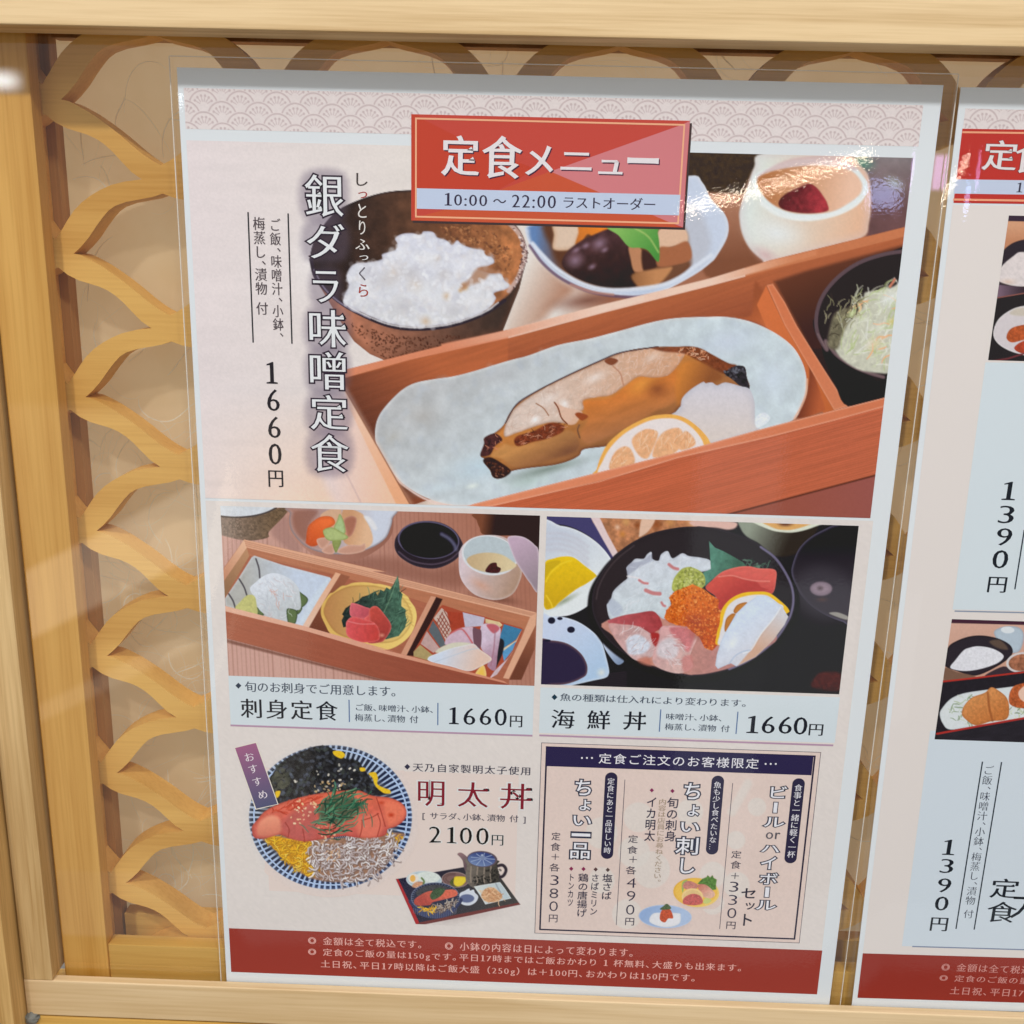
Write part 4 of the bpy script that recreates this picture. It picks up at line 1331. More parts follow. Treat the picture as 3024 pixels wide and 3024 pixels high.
# tray
c.fill([tG.p(315, 438), tG.p(1932, 800), tH.p(0, 718), tH.p(1872, 1196), tH.p(1860, 1340), tH.p(1560, 1960), tI.p(1560, 1060), t3.p(1950, 985), t3.p(30, 480), tG.p(60, 1190), tG.p(60, 790)], (168, 100, 76), 3, sm=False, nz=(.05, 5, 14, 14))
c.fill([tG.p(345, 530), tG.p(380, 612), tG.p(95, 1100), tG.p(40, 960)], gr(tG.p(350, 560), (186, 140, 104), tG.p(120, 1000), (146, 108, 78)), 4, sm=False)
c.fill([tG.p(315, 436), tG.p(345, 530), tG.p(80, 915), tG.p(60, 800)], gr(tG.p(320, 470), (226, 182, 150), tG.p(80, 850), (196, 138, 108)), 2.5, sm=False)
c.fill([tG.p(345, 530), tG.p(1932, 915), tH.p(0, 810), tH.p(1800, 1240), tH.p(1750, 1390), tH.p(1000, 1190), tH.p(700, 1110), tG.p(1400, 850), tG.p(370, 620)], (180, 116, 86), 3, sm=False, nz=(.06, 5, 14, 12))
c.fill([tG.p(315, 436), tG.p(1932, 806), tH.p(0, 722), tH.p(1872, 1194), tH.p(1805, 1245), tH.p(0, 808), tG.p(1932, 912), tG.p(345, 530)], (220, 168, 138), 2.5, sm=False)
for k_ in (.25, .5, .75):
    c.stroke([tG.p(315 + 30 * k_, 436 + 94 * k_), tH.p(0, 722 + 84 * k_), tH.p(1850, 1196 + 50 * k_)], 3, (176, 118, 92), 2.5, False, .55)
c.fill([tG.p(1415, 828), tG.p(1520, 860), tG.p(1230, 1290), tG.p(1300, 1530), tG.p(1040, 1460)], gr(tG.p(1400, 900), (150, 92, 68), tG.p(1100, 1450), (110, 60, 44)), 4, sm=False)
c.fill(tH([(725, 1015), (800, 1040), (760, 1120), (480, 1690), (385, 1680)]), (52, 30, 26), 4, sm=False)
d1 = tG([(400, 640), (430, 620), (760, 730), (1290, 868), (1310, 890), (1150, 1180), (1000, 1440), (900, 1430), (100, 1195), (94, 1110), (250, 880)])
c.fill(d1, gr(tG.p(300, 900), (176, 176, 172), tG.p(900, 850), (194, 206, 224)), 3, sm=False, nz=(.04, 10), rim=(8, (208, 210, 214), .7))
c.fill(tG([(1150, 1010), (1280, 890), (1160, 1180), (1010, 1430), (930, 1420), (1060, 1150)]), (202, 214, 228), 10, nz=(.04, 8))
for a_, b_ in (((448, 658), (492, 872)), ((258, 888), (345, 1075)), ((138, 1058), (212, 1215))):
    c.stroke(tG([a_, ((a_[0] + b_[0]) / 2 + 12, (a_[1] + b_[1]) / 2), b_]), 5, (66, 62, 70), 2, al=.85)
for pl in ([(925, 1035), (985, 1060), (1040, 1110), (1030, 1160), (985, 1205), (940, 1215)], [(800, 1230), (915, 1250), (905, 1380), (860, 1405), (815, 1400)], [(915, 1240), (975, 1215), (960, 1260), (925, 1290)], [(450, 1210), (520, 1250), (540, 1300), (470, 1300)]):
    c.fill(tG(pl), (92, 112, 70), 3, rim=(6, (44, 60, 40), .9))
c.fill(tG([(380, 1000), (450, 920), (560, 840), (680, 822), (830, 880), (925, 975), (950, 1060), (952, 1235), (800, 1225), (802, 1390), (700, 1365), (600, 1320), (520, 1270), (470, 1210), (440, 1110)]), gr(tG.p(500, 900), (216, 222, 232), tG.p(700, 1300), (190, 196, 200)), 3, nz=(.06, 7))
c.strands(tG([(450, 930), (680, 830), (920, 1000), (930, 1200), (700, 1340), (470, 1150)]), 70, 81, 22, 3, [(230, 232, 238), (196, 186, 190), (180, 186, 196)], .45, ang=70)
c.strands(tG([(580, 980), (740, 940), (800, 1100), (720, 1160)]), 10, 83, 26, 2.5, [(206, 150, 136)], .6, ang=60)
c.fill(tG([(220, 1232), (265, 1150), (350, 1072), (430, 1082), (455, 1180), (450, 1300)]), (192, 190, 122), 4, nz=(.08, 5))
d2 = [tG.p(*q) for q in [(1190, 1290), (1200, 1180), (1225, 1140), (1290, 1055), (1330, 1040), (1420, 970), (1480, 960), (1560, 930), (1700, 925), (1800, 940)]] + [tH.p(*q) for q in [(90, 868), (200, 895), (300, 940), (400, 1010), (430, 1060), (490, 1150), (502, 1270), (450, 1420), (350, 1530), (200, 1610), (60, 1612)]] + [tG.p(*q) for q in [(1770, 1655), (1640, 1620), (1500, 1600), (1310, 1520), (1240, 1410)]]
c.fill(d2, gr(tG.p(1200, 1300), (216, 176, 96), tH.p(450, 1250), (236, 204, 120)), 3, sm=True)
c.fill([tG.p(*q) for q in [(1225, 1290), (1240, 1180), (1300, 1080), (1430, 1000), (1560, 962), (1760, 960)]] + [tH.p(*q) for q in [(90, 900), (250, 950), (380, 1060), (440, 1180), (455, 1270), (400, 1400), (280, 1510), (100, 1540)]] + [tG.p(*q) for q in [(1640, 1570), (1500, 1560), (1340, 1480)]], gr(tG.p(1250, 1250), (184, 132, 82), tH.p(400, 1200), (226, 196, 116)), 5, rim=(8, (160, 112, 56), .5))
for k_ in range(9):
    c.stroke(tH([(330 + k_ * 12, 990 + k_ * 40), (420 + k_ * 6, 1010 + k_ * 42)]), 3, (196, 156, 80), 4, False, .5)
leaf = [tG.p(*q) for q in [(1445, 1440), (1425, 1360), (1450, 1310), (1430, 1290), (1470, 1220), (1530, 1180), (1620, 1130), (1660, 1090), (1730, 1070), (1800, 1030), (1860, 1010)]] + [tH.p(*q) for q in [(40, 960), (60, 1000), (90, 930), (130, 950), (160, 905), (200, 930), (240, 870), (290, 770), (305, 850), (312, 950), (345, 985), (330, 1060), (330, 1120), (382, 1160), (375, 1220), (395, 1280), (370, 1370), (300, 1460), (150, 1500), (60, 1400), (0, 1250)]] + [tG.p(1600, 1400)]
c.fill(leaf, gr(tG.p(1600, 1150), (34, 46, 44), tH.p(280, 1050), (70, 104, 86)), 2.5, sm=False, nz=(.3, 8))
c.strands(leaf, 60, 85, 26, 3, [(92, 128, 108), (30, 42, 40), (64, 94, 78)], .55, .5, ang=-55, sm=False)
c.stroke(tH([(130, 1190), (190, 1060), (240, 930), (285, 790)]), 3, (110, 146, 116), 2, al=.7)
for t_, pl, c0, c1 in ((tG, [(1528, 1175), (1580, 1165), (1680, 1200), (1775, 1240), (1730, 1310), (1680, 1345), (1530, 1312)], (206, 100, 110), (180, 76, 86)), (tG, [(1680, 1350), (1740, 1290), (1810, 1200), (1880, 1260), (1925, 1330), (1860, 1440), (1780, 1400)], (220, 96, 92), (180, 60, 60)),
                       (tH, [(-40, 1170), (40, 1118), (130, 1205), (216, 1350), (150, 1490), (80, 1535), (-60, 1530), (-30, 1350)], (196, 78, 68), (156, 58, 54)), (tG, [(1475, 1420), (1490, 1360), (1560, 1318), (1700, 1352), (1810, 1395), (1862, 1500), (1840, 1590), (1700, 1612), (1600, 1600), (1490, 1535)], (214, 88, 92), (192, 66, 60))):
    P_ = t_(pl)
    c.fill(P_, gr(P_[0], c0, P_[len(P_) // 2], c1), 2.5, nz=(.07, 8), rim=(7, (226, 130, 128), .5))
c.stroke(tG([(1500, 1370), (1640, 1400), (1800, 1400)]), 3, (232, 150, 150), 3, al=.6)
c.glow(*tG.p(1885, 1530), 14, 10, (222, 150, 126), .8)
# patchwork dish
d3 = tH([(770, 1130), (800, 1105), (1030, 1180), (1300, 1245), (1500, 1310), (1712, 1370), (1705, 1440), (1560, 1690), (1390, 1910), (1300, 1960), (470, 1692), (470, 1640), (700, 1250)])
c.fill(d3, (168, 76, 54), 3, sm=False)
for pl, col in (([(790, 1140), (850, 1195), (900, 1400), (835, 1510), (760, 1370), (700, 1255)], (200, 176, 164)), ([(850, 1180), (1030, 1195), (1052, 1350), (960, 1385), (900, 1400)], (164, 64, 44)), ([(1030, 1190), (1280, 1250), (1262, 1345), (1056, 1360)], (190, 184, 202)), ([(1288, 1262), (1450, 1300), (1485, 1335), (1450, 1360), (1290, 1310)], (214, 190, 146)), ([(1500, 1325), (1706, 1385), (1640, 1500), (1480, 1610), (1448, 1480)], (62, 122, 160)), ([(1700, 1400), (1640, 1510), (1480, 1610), (1500, 1650), (1640, 1530)], (214, 202, 170)), ([(1640, 1520), (1600, 1620), (1500, 1750), (1480, 1640)], (90, 150, 196)), ([(690, 1285), (760, 1390), (840, 1560), (775, 1592), (640, 1400)], (92, 100, 106)), ([(620, 1405), (770, 1605), (695, 1652), (550, 1550)], (188, 156, 152)), ([(545, 1560), (690, 1680), (640, 1742), (470, 1692), (470, 1640)], (172, 152, 104)), ([(1400, 1850), (1560, 1700), (1600, 1640), (1420, 1900), (1330, 1950)], (206, 184, 190))):
    c.fill(tH(pl), col, 2.5, sm=False, nz=(.06, 7))
for k_ in range(5):
    c.stroke(tH([(720 + k_ * 24, 1290 - k_ * 30), (850 + k_ * 12, 1480 - k_ * 40)]), 2.6, (130, 56, 44), 2, False, .9)
    c.stroke(tH([(735 + k_ * 22, 1320 + k_ * 36), (800 + k_ * 20, 1190 + k_ * 46)]), 2.6, (130, 56, 44), 2, False, .9)
c.fill(tH([(1440, 1490), (1500, 1520), (1490, 1640), (1440, 1760), (1400, 1810), (1380, 1600)]), (34, 34, 40), 5)
c.fill(tH([(838, 1500), (900, 1430), (1000, 1372), (1140, 1358), (1170, 1420), (1150, 1565), (1000, 1545), (838, 1562)]), (202, 174, 190), 3, nz=(.06, 8))
c.stroke(tH([(890, 1430), (1000, 1380), (1060, 1420), (1140, 1540)]), 5, (196, 92, 96), 3, al=.8)
c.fill(tH([(1240, 1345), (1380, 1325), (1450, 1360), (1462, 1430), (1430, 1640), (1400, 1850), (1310, 1800), (1345, 1700), (1240, 1600)]), gr(tH.p(1300, 1500), (208, 190, 208), tH.p(1430, 1700), (170, 130, 150)), 3, nz=(.06, 8))
c.fill(tH([(1300, 1335), (1390, 1325), (1450, 1375), (1380, 1430)]), (188, 96, 106), 6)
c.stroke(tH([(1400, 1400), (1385, 1600), (1350, 1800)]), 4, (160, 110, 124), 3, al=.7)
c.fill(tH([(1145, 1372), (1200, 1380), (1242, 1405), (1240, 1560), (1208, 1622), (1160, 1560)]), (112, 78, 90), 3)
c.fill(tH([(1190, 1860), (1260, 1790), (1292, 1850), (1290, 1930), (1180, 1910)]), (236, 190, 84), 3, rim=(12, (228, 206, 180), .5))
c.fill(tH([(720, 1650), (780, 1590), (900, 1542), (1020, 1532), (1120, 1555), (900, 1640)]), (208, 204, 184), 4)
c.fill(tH([(638, 1705), (720, 1665), (900, 1600), (1080, 1560), (1160, 1552), (1225, 1612), (1362, 1722), (1250, 1800), (1100, 1862), (900, 1812), (660, 1752)]), gr(tH.p(800, 1650), (204, 214, 230), tH.p(1200, 1780), (222, 192, 176)), 3, sm=True, rim=(6, (226, 228, 232), .6))
c.stroke(tH([(700, 1760), (900, 1690), (1100, 1620), (1200, 1600)]), 3, (186, 196, 210), 3, al=.7)
# dividers, rims and front of the tray
c.fill(tG([(1358, 812), (1415, 830), (1230, 1130), (1040, 1462), (965, 1450), (1180, 1090)]), gr(tG.p(1380, 830), (224, 172, 138), tG.p(1000, 1440), (226, 190, 168)), 2.5, sm=False)
c.fill(tH([(668, 1005), (726, 1015), (560, 1340), (388, 1682), (325, 1664), (500, 1330)]), (206, 150, 122), 2.5, sm=False)
c.fill(tH([(1860, 1330), (1850, 1610), (1700, 1960), (1560, 1960)]), gr(tH.p(1800, 1400), (150, 92, 68), tH.p(1700, 1800), (110, 62, 46)), 3, sm=False)
c.fill(tH([(1800, 1240), (1874, 1196), (1862, 1335), (1556, 1950), (1490, 1940), (1700, 1480)]), (218, 166, 136), 2.5, sm=False)
c.fill([tG.p(60, 1220), tG.p(1020, 1460), t3.p(1950, 660), tI.p(0, 655), tI.p(1545, 1040), tI.p(1560, 1075), t3.p(1950, 985), t3.p(30, 480)], gr(tG.p(150, 1400), (168, 98, 74), tH.p(600, 1900), (148, 78, 60)), 2.5, sm=False, nz=(.05, 4, 14.5, 18))
c.fill([tG.p(60, 1185), tG.p(1020, 1430), t3.p(1950, 632), tI.p(0, 618), tI.p(345, 705), tI.p(1500, 1008), tI.p(1550, 1042), tI.p(0, 662), tG.p(1020, 1482), tG.p(60, 1246)], gr(tG.p(200, 1230), (226, 178, 154), tI.p(1300, 970), (206, 138, 112)), 2, sm=False)
c.fill([t3.p(30, 488), t3.p(1950, 985), t3.p(1950, 1010), t3.p(30, 530)], (104, 62, 50), 8, sm=False, al=.7)
# soy dish, cup and lid
c.fill(tH([(252, 390), (290, 300), (420, 195), (600, 148), (780, 168), (930, 250), (1015, 370), (1030, 450), (980, 560), (860, 645), (700, 692), (500, 665), (340, 580), (265, 490)]), (38, 30, 38), 3, rim=(9, (70, 62, 78), .6))
c.fill(tH(ell(640, 365, 352, 216, 5)), (92, 86, 112), 3)
c.fill(tH(ell(642, 368, 334, 202, 5)), (22, 17, 26), 4)
c.fill(tH(ell(625, 420, 290, 145, 3)), (10, 7, 11), 6)
c.stroke(tH([(790, 300), (880, 355), (940, 430), (950, 470)]), 11, (96, 96, 124), 8, al=.85)
c.stroke(tH([(300, 500), (420, 590), (560, 632), (720, 640), (880, 590), (990, 500)]), 5, (86, 72, 88), 3, al=.8)
c.fill(tH([(1185, 60), (1930, 60), (1930, 500), (1700, 330), (1290, 310), (1220, 220), (1190, 140)]), gr(tH.p(1250, 150), (120, 70, 48), tH.p(1400, 170), (44, 26, 22)), 4)
c.glow(*tH.p(1400, 1030), 110, 20, (96, 56, 44), .7, 10)
c.fill(tH([(985, 540), (1000, 480), (1045, 410), (1150, 340), (1330, 308), (1490, 330), (1620, 420), (1690, 600), (1704, 700), (1690, 810), (1600, 980), (1420, 1050), (1200, 1005), (1070, 900), (995, 760)]), gr(tH.p(1020, 700), (212, 194, 200), tH.p(1650, 950), (170, 138, 116)), 3, nz=(.04, 12), rim=(9, (220, 208, 210), .5))
c.glow(*tH.p(1240, 880), 60, 26, (206, 156, 134), .7, 30)
c.fill(tH(ell(1338, 540, 322, 226, 10)), (214, 216, 220), 3)
c.fill(tH(ell(1340, 535, 302, 208, 10)), (182, 194, 200), 3, nz=(.03, 8))
c.fill(tH([(1075, 590), (1150, 535), (1300, 508), (1470, 530), (1600, 610), (1640, 660), (1560, 710), (1400, 738), (1250, 722), (1130, 670)]), gr(tH.p(1150, 600), (196, 170, 132), tH.p(1550, 640), (216, 198, 158)), 5)
c.fill(tH([(1290, 725), (1305, 680), (1350, 632), (1412, 625), (1425, 665), (1465, 690), (1440, 738), (1360, 742)]), (66, 26, 30), 3, nz=(.4, 5))
c.fill(tH([(1540, 345), (1620, 316), (1740, 338), (1850, 420), (1900, 520), (1890, 950), (1800, 860), (1720, 745), (1640, 620), (1580, 480)]), gr(tH.p(1600, 400), (192, 166, 186), tH.p(1850, 850), (150, 134, 144)), 3, rim=(7, (220, 208, 216), .7))
ph = c.done('sashimi_tray_picture', menu, 2)
tag(ph, 'picture of a three part wooden tray of sashimi with soy dish and custard cup')

# ---------------------------------------------------------------- seafood bowl
c = Cv((1614.8, 1524.6), (2478, 2050), 1.9, (30, 26, 32))
xr = U(2535.2, 1547.1)[0]
for i in range(12):
    c.stroke(t7([(600, 1130 + i * 22 - 60), (1000, 1080 + i * 22 - 60)]), 3, (66, 58, 66), 3, False, .4)
c.fill(tJ([(0, 30), (620, 40), (860, 500), (820, 560), (650, 340), (450, 210), (250, 150), (0, 160)]), (66, 62, 106), 5)
c.fill(tJ([(680, 60), (1930, 60), (1950, 180), (1600, 190), (1300, 255), (1060, 370), (890, 470), (780, 260)]), (176, 118, 82), 5, nz=(.28, 14))
for x, y, r_, col in ((900, 180, 14, (222, 186, 160)), (960, 260, 16, (196, 128, 60)), (1130, 160, 16, (136, 70, 34)), (1350, 150, 26, (142, 74, 36)), (1500, 120, 26, (206, 146, 88)), (1750, 120, 26, (214, 160, 112)), (1000, 120, 20, (206, 156, 96))):
    c.glow(*tJ.p(x, y), r_, r_, col, .8)
c.fill(tJ([(1190, 70), (1330, 80), (1260, 220), (1160, 290), (1150, 250)]), (220, 184, 160), 6)
c.fill(tK([(-30, 30), (300, 30), (480, 50), (470, 110), (380, 132), (250, 110), (0, 92)]), (218, 178, 166), 8)
c.fill(tJ([(585, 50), (690, 50), (790, 260), (905, 470), (850, 520), (740, 330)]), (222, 200, 200), 5, sm=False)
pl3 = tJ([(20, 170), (250, 163), (450, 218), (650, 340), (800, 500), (840, 620), (760, 800), (640, 1000), (520, 1108), (350, 1185), (180, 1200), (0, 1200)])
c.fill(pl3, gr(tJ.p(200, 300), (196, 204, 218), tJ.p(600, 900), (222, 228, 230)), 3, rim=(14, (224, 228, 232), .8))
for k_ in range(4):
    c.stroke(tJ([(30, 260 + k_ * 62), (250, 250 + k_ * 62), (430, 310 + k_ * 62), (560, 400 + k_ * 70)]), 10, (188, 186, 198), 9, al=.45)
c.glow(*tJ.p(300, 1020), 70, 14, (130, 140, 110), .7, -28)
pk = tJ([(60, 620), (180, 535), (310, 512), (410, 530), (530, 620), (657, 722), (640, 760), (540, 830), (430, 892), (250, 1030), (165, 1105), (60, 1075)])
c.fill(pk, gr(tJ.p(300, 560), (228, 190, 18), tJ.p(300, 1000), (206, 166, 10)), 3, nz=(.04, 9), rim=(6, (236, 206, 90), .6))
c.fill(tJ([(60, 620), (170, 560), (250, 580), (120, 700), (60, 800)]), (196, 164, 16), 7, al=.8)
c.stroke(tJ([(85, 800), (150, 690), (260, 600), (380, 560)]), 5, (238, 206, 60), 4, al=.7)
c.stroke(tJ([(90, 960), (140, 1040), (160, 1095)]), 5, (240, 206, 70), 3, al=.7)
sq = [tJ.p(*q) for q in [(0, 1212), (150, 1200), (260, 1200), (450, 1258), (620, 1372), (720, 1490), (770, 1650), (805, 1800), (800, 1862)]] + [t7.p(*q) for q in [(760, 1088), (620, 1120), (420, 1165), (300, 1192), (0, 1196)]]
c.fill(sq, gr(tJ.p(300, 1300), (196, 208, 232), tJ.p(700, 1800), (172, 198, 226)), 3, rim=(9, (216, 224, 234), .7))
c.glow(*tJ.p(720, 1840), 22, 22, (220, 224, 220), .8)
sy = [tJ.p(*q) for q in [(0, 1492), (150, 1472), (330, 1508), (480, 1615), (555, 1750), (548, 1860)]] + [t7.p(*q) for q in [(480, 1100), (400, 1135), (300, 1162), (150, 1172), (0, 1165)]]
c.fill(sy, (44, 36, 64), 3, rim=(10, (118, 84, 88), .9))
for x, y, rx, ry in ((150, 1245, 42, 38), (245, 1222, 30, 18), (372, 1350, 44, 36), (100, 1474, 40, 14)):
    c.fill(tJ(ell(x, y, rx, ry, 0, 14)), (28, 24, 48), 3)
c.fill(tJ([(732, 1450), (770, 1490), (850, 1590), (960, 1680), (968, 1722), (900, 1748), (820, 1662), (745, 1540)]), gr(tJ.p(780, 1550), (190, 204, 226), tJ.p(930, 1720), (128, 146, 176)), 3)
# soup bowl and cup behind
c.fill(tK([(500, 0), (720, 40), (1050, 150), (1400, 80), (1330, 240), (1190, 390), (1000, 440), (860, 400), (740, 290), (600, 210), (530, 120)]), gr(tK.p(620, 150), (142, 150, 134), tK.p(1050, 350), (44, 36, 30)), 8)
c.fill(tK([(660, 0), (1500, 20), (1370, 100), (1200, 152), (1050, 164), (850, 128)]), (214, 218, 200), 5)
c.fill(tK([(750, 0), (1420, 20), (1300, 80), (1150, 125), (1040, 135), (900, 110)]), (218, 166, 100), 5)
c.glow(*tK.p(1040, 55), 34, 16, (84, 44, 36), 1.0)
sb = tK([(1115, 650), (1125, 520), (1195, 350), (1320, 222), (1480, 132), (1640, 70), (1930, 60), (1930, 1250), (1700, 1185), (1500, 1105), (1330, 995), (1200, 845)])
c.fill(sb, gr(tK.p(1500, 300), (26, 22, 30), tK.p(1500, 1000), (64, 58, 66)), 3, rim=(9, (96, 92, 118), .9))
c.fill(tK(ell(1480, 850, 330, 290, 20, 30)), (62, 58, 66), 60, al=.8)
c.fill(tK(ell(1448, 805, 126, 82, 0, 24)), (152, 134, 146), 8, rim=(20, (110, 96, 108), .6))
c.glow(*tK.p(1436, 800), 16, 12, (92, 78, 84), .9)
c.glow(*tK.p(1460, 930), 30, 12, (112, 80, 70), .5)
c.fill(tK([(1540, 1080), (1640, 1075), (1760, 1125), (1740, 1160), (1600, 1115)]), (152, 148, 142), 5)
# big bowl
bb = [tJ.p(*q) for q in [(612, 1000), (640, 850), (720, 700), (850, 530), (1050, 365), (1300, 245), (1600, 182), (1800, 172)]] + [tK.p(*q) for q in [(60, 92), (250, 118), (500, 190), (700, 280), (900, 440), (1035, 620), (1115, 780), (1138, 930), (1112, 1090), (1050, 1210), (950, 1360), (800, 1505), (600, 1640), (400, 1728), (150, 1790), (0, 1800)]] + [tJ.p(*q) for q in [(1700, 1880), (1400, 1815), (1150, 1715), (950, 1600), (780, 1450), (680, 1300), (620, 1150)]]
c.fill([(x + (x - 2010) * .05, y + (y - 1790) * .03 + 12) for x, y in bb], (24, 20, 24), 8)
c.fill(bb, gr(tJ.p(800, 900), (44, 36, 40), tK.p(800, 600), (40, 36, 40)), 3, rim=(7, (82, 76, 92), .9), rim2=(22, (34, 28, 32), .7))
c.stroke([tK.p(*q) for q in [(760, 330), (920, 450), (1040, 620), (1112, 780), (1132, 930), (1108, 1080), (1050, 1205), (950, 1355), (800, 1500), (600, 1634), (400, 1722)]], 7, (128, 122, 154), 4, al=.8)
c.stroke([tJ.p(*q) for q in [(660, 1000), (690, 860), (770, 700), (900, 540), (1090, 390)]], 5, (74, 62, 66), 4, al=.7)
rb2 = [tJ.p(*q) for q in [(790, 1240), (850, 1420), (1000, 1600), (1150, 1700), (1400, 1790), (1700, 1860)]] + [tK.p(*q) for q in [(0, 1785), (150, 1772), (400, 1712), (600, 1622), (800, 1490), (940, 1340), (600, 1000), (200, 900)]]
c.fill(rb2, gr(tJ.p(1300, 1700), (196, 140, 126), tK.p(300, 1600), (182, 128, 122)), 5, nz=(.1, 14))
w1 = tJ([(780, 1085), (800, 1040), (830, 990), (850, 920), (900, 860), (970, 800), (1015, 760), (1012, 690), (1005, 640), (1060, 585), (1110, 540), (1200, 540), (1240, 490), (1290, 463), (1300, 540), (1370, 562), (1400, 490), (1475, 453), (1530, 535), (1640, 478), (1720, 510), (1840, 525), (1960, 560), (1980, 660), (1780, 720), (1550, 920), (1500, 1100), (1440, 1230), (1300, 1160), (1000, 1200), (830, 1240)])
c.fill(w1, gr(tJ.p(1100, 600), (206, 212, 222), tJ.p(1200, 1100), (200, 210, 216)), 3, nz=(.07, 14), rim=(8, (168, 172, 186), .6))
c.fill(tJ([(1012, 640), (1060, 590), (1190, 560), (1280, 480), (1290, 560), (1180, 620), (1060, 700), (1015, 720)]), (146, 150, 170), 8, al=.6)
c.fill(tJ([(790, 1090), (830, 1000), (930, 1060), (960, 1140), (860, 1200)]), (176, 186, 204), 10, al=.7)
c.clip(w1)
c.strands(w1, 90, 91, 30, 3, [(224, 228, 234), (184, 194, 206), (214, 218, 224)], .4, .6, ang=-40)
c.unclip()
c.stroke(tJ([(1015, 740), (1130, 760), (1250, 830)]), 5, (226, 222, 226), 3, al=.8)
for a_, b_, w_ in (((1490, 605), (1590, 658), 9), ((1150, 785), (1245, 822), 7), ((1225, 900), (1385, 940), 11), ((1405, 1040), (1445, 1080), 7)):
    c.stroke(tJ([a_, ((a_[0] + b_[0]) / 2, (a_[1] + b_[1]) / 2 + 12), b_]), w_, (196, 112, 112), 4, al=.85)
c.fill(tK([(170, 262), (235, 335), (340, 380), (450, 440), (560, 505), (610, 560), (350, 600), (200, 705), (120, 780), (100, 620), (190, 580), (180, 420)]), gr(tK.p(230, 450), (84, 134, 116), tK.p(500, 520), (60, 98, 80)), 3, sm=False, nz=(.14, 9))
c.strands(tK([(600, 470), (690, 510), (840, 580), (700, 600), (600, 550)]), 26, 93, 22, 5, [(70, 100, 84), (96, 128, 110), (40, 50, 46)], .8)
c.fill(tJ([(1525, 890), (1540, 780), (1600, 690), (1660, 645), (1750, 638), (1870, 700), (1905, 800), (1860, 880), (1700, 910), (1590, 930)]), (168, 174, 88), 4, nz=(.12, 6))
c.grains(tJ([(1540, 860), (1600, 700), (1750, 650), (1880, 740), (1850, 860), (1600, 900)]), 110, 95, 3.4, [(206, 210, 140), (132, 142, 56), (186, 192, 104), (110, 116, 60)], .7)
tu = tK([(130, 800), (200, 712), (320, 612), (480, 560), (620, 548), (740, 572), (920, 588), (935, 700), (890, 860), (720, 855), (560, 875), (420, 935), (310, 1050), (270, 1030), (250, 900)])
c.fill(tu, gr(tK.p(450, 600), (214, 96, 86), tK.p(400, 900), (176, 56, 54)), 3, nz=(.06, 10, -15, 3), rim=(6, (226, 126, 112), .5))
c.fill(tK([(140, 800), (270, 672), (420, 655), (560, 690), (700, 720), (770, 790), (840, 820), (560, 870), (420, 930), (310, 1040), (260, 900)]), gr(tK.p(300, 700), (206, 80, 68), tK.p(450, 880), (178, 58, 54)), 5, al=.9, nz=(.05, 9))
c.stroke(tK([(280, 668), (430, 655), (560, 690), (700, 715), (860, 720)]), 4, (226, 134, 120), 3, al=.8)
for pl, c0, c1 in (([(790, 1255), (870, 1215), (1000, 1180), (1130, 1160), (1260, 1138), (1330, 1150), (1390, 1225), (1412, 1320), (1340, 1370), (1280, 1405), (1180, 1340), (1000, 1300), (850, 1290)], (186, 92, 98), (164, 62, 66)),
                   ([(800, 1285), (960, 1290), (1130, 1310), (1290, 1400), (1340, 1440), (1345, 1580), (1290, 1660), (1130, 1705), (1000, 1610), (870, 1440)], (196, 150, 146), (204, 176, 176)),
                   ([(1390, 1330), (1480, 1305), (1620, 1312), (1750, 1342), (1822, 1410), (1760, 1560), (1730, 1660), (1755, 1780), (1600, 1850), (1380, 1790), (1300, 1690), (1345, 1500)], (208, 160, 160), (206, 172, 166))):
    P_ = tJ(pl)
    c.fill(P_, gr(P_[0], c0, P_[len(P_) // 2], c1), 4, nz=(.12, 12))
c.fill(tJ([(1005, 1480), (1060, 1420), (1160, 1410), (1275, 1520), (1200, 1620), (1040, 1630), (1010, 1560)]), (206, 210, 222), 10, nz=(.1, 8))
c.fill(tJ([(1400, 1480), (1520, 1440), (1600, 1560), (1540, 1680), (1380, 1660), (1350, 1580)]), (212, 206, 212), 14, al=.85, nz=(.1, 8))
c.fill(tJ([(1500, 1330), (1650, 1320), (1780, 1380), (1740, 1560), (1690, 1600), (1620, 1480), (1540, 1420)]), (198, 108, 112), 12, al=.8, nz=(.12, 10))
c.fill(tJ([(1285, 1390), (1375, 1395), (1370, 1470), (1335, 1540), (1295, 1480)]), (164, 46, 46), 7)
c.fill(tJ([(1130, 1690), (1250, 1660), (1290, 1760), (1180, 1740)]), (196, 120, 100), 12, al=.8)
c.fill(tJ([(1640, 1680), (1740, 1640), (1760, 1780), (1660, 1830)]), (200, 120, 116), 12, al=.7)
c.strands(tJ([(900, 1330), (1200, 1380), (1330, 1560), (1100, 1660)]), 40, 97, 22, 2.5, [(228, 226, 230), (180, 140, 140)], .5, .6, ang=-50)
c.strands(tJ([(1370, 1440), (1560, 1400), (1700, 1600), (1500, 1760)]), 40, 98, 22, 2.5, [(228, 222, 226), (190, 130, 130)], .5, .6, ang=15)
roe = [tJ.p(*q) for q in [(1435, 1215), (1460, 1130), (1520, 1060), (1488, 985), (1560, 910), (1680, 865), (1760, 830), (1880, 885), (1930, 940)]] + [tK.p(*q) for q in [(100, 800), (200, 880), (285, 935), (272, 1020), (325, 1110), (300, 1210), (285, 1430), (205, 1512), (120, 1480), (60, 1360), (-30, 1290)]] + [tJ.p(*q) for q in [(1690, 1310), (1590, 1300), (1490, 1265)]]
c.fill(roe, gr(tJ.p(1700, 900), (216, 112, 40), tK.p(150, 1400), (190, 78, 24)), 3, sm=False, nz=(.1, 10))
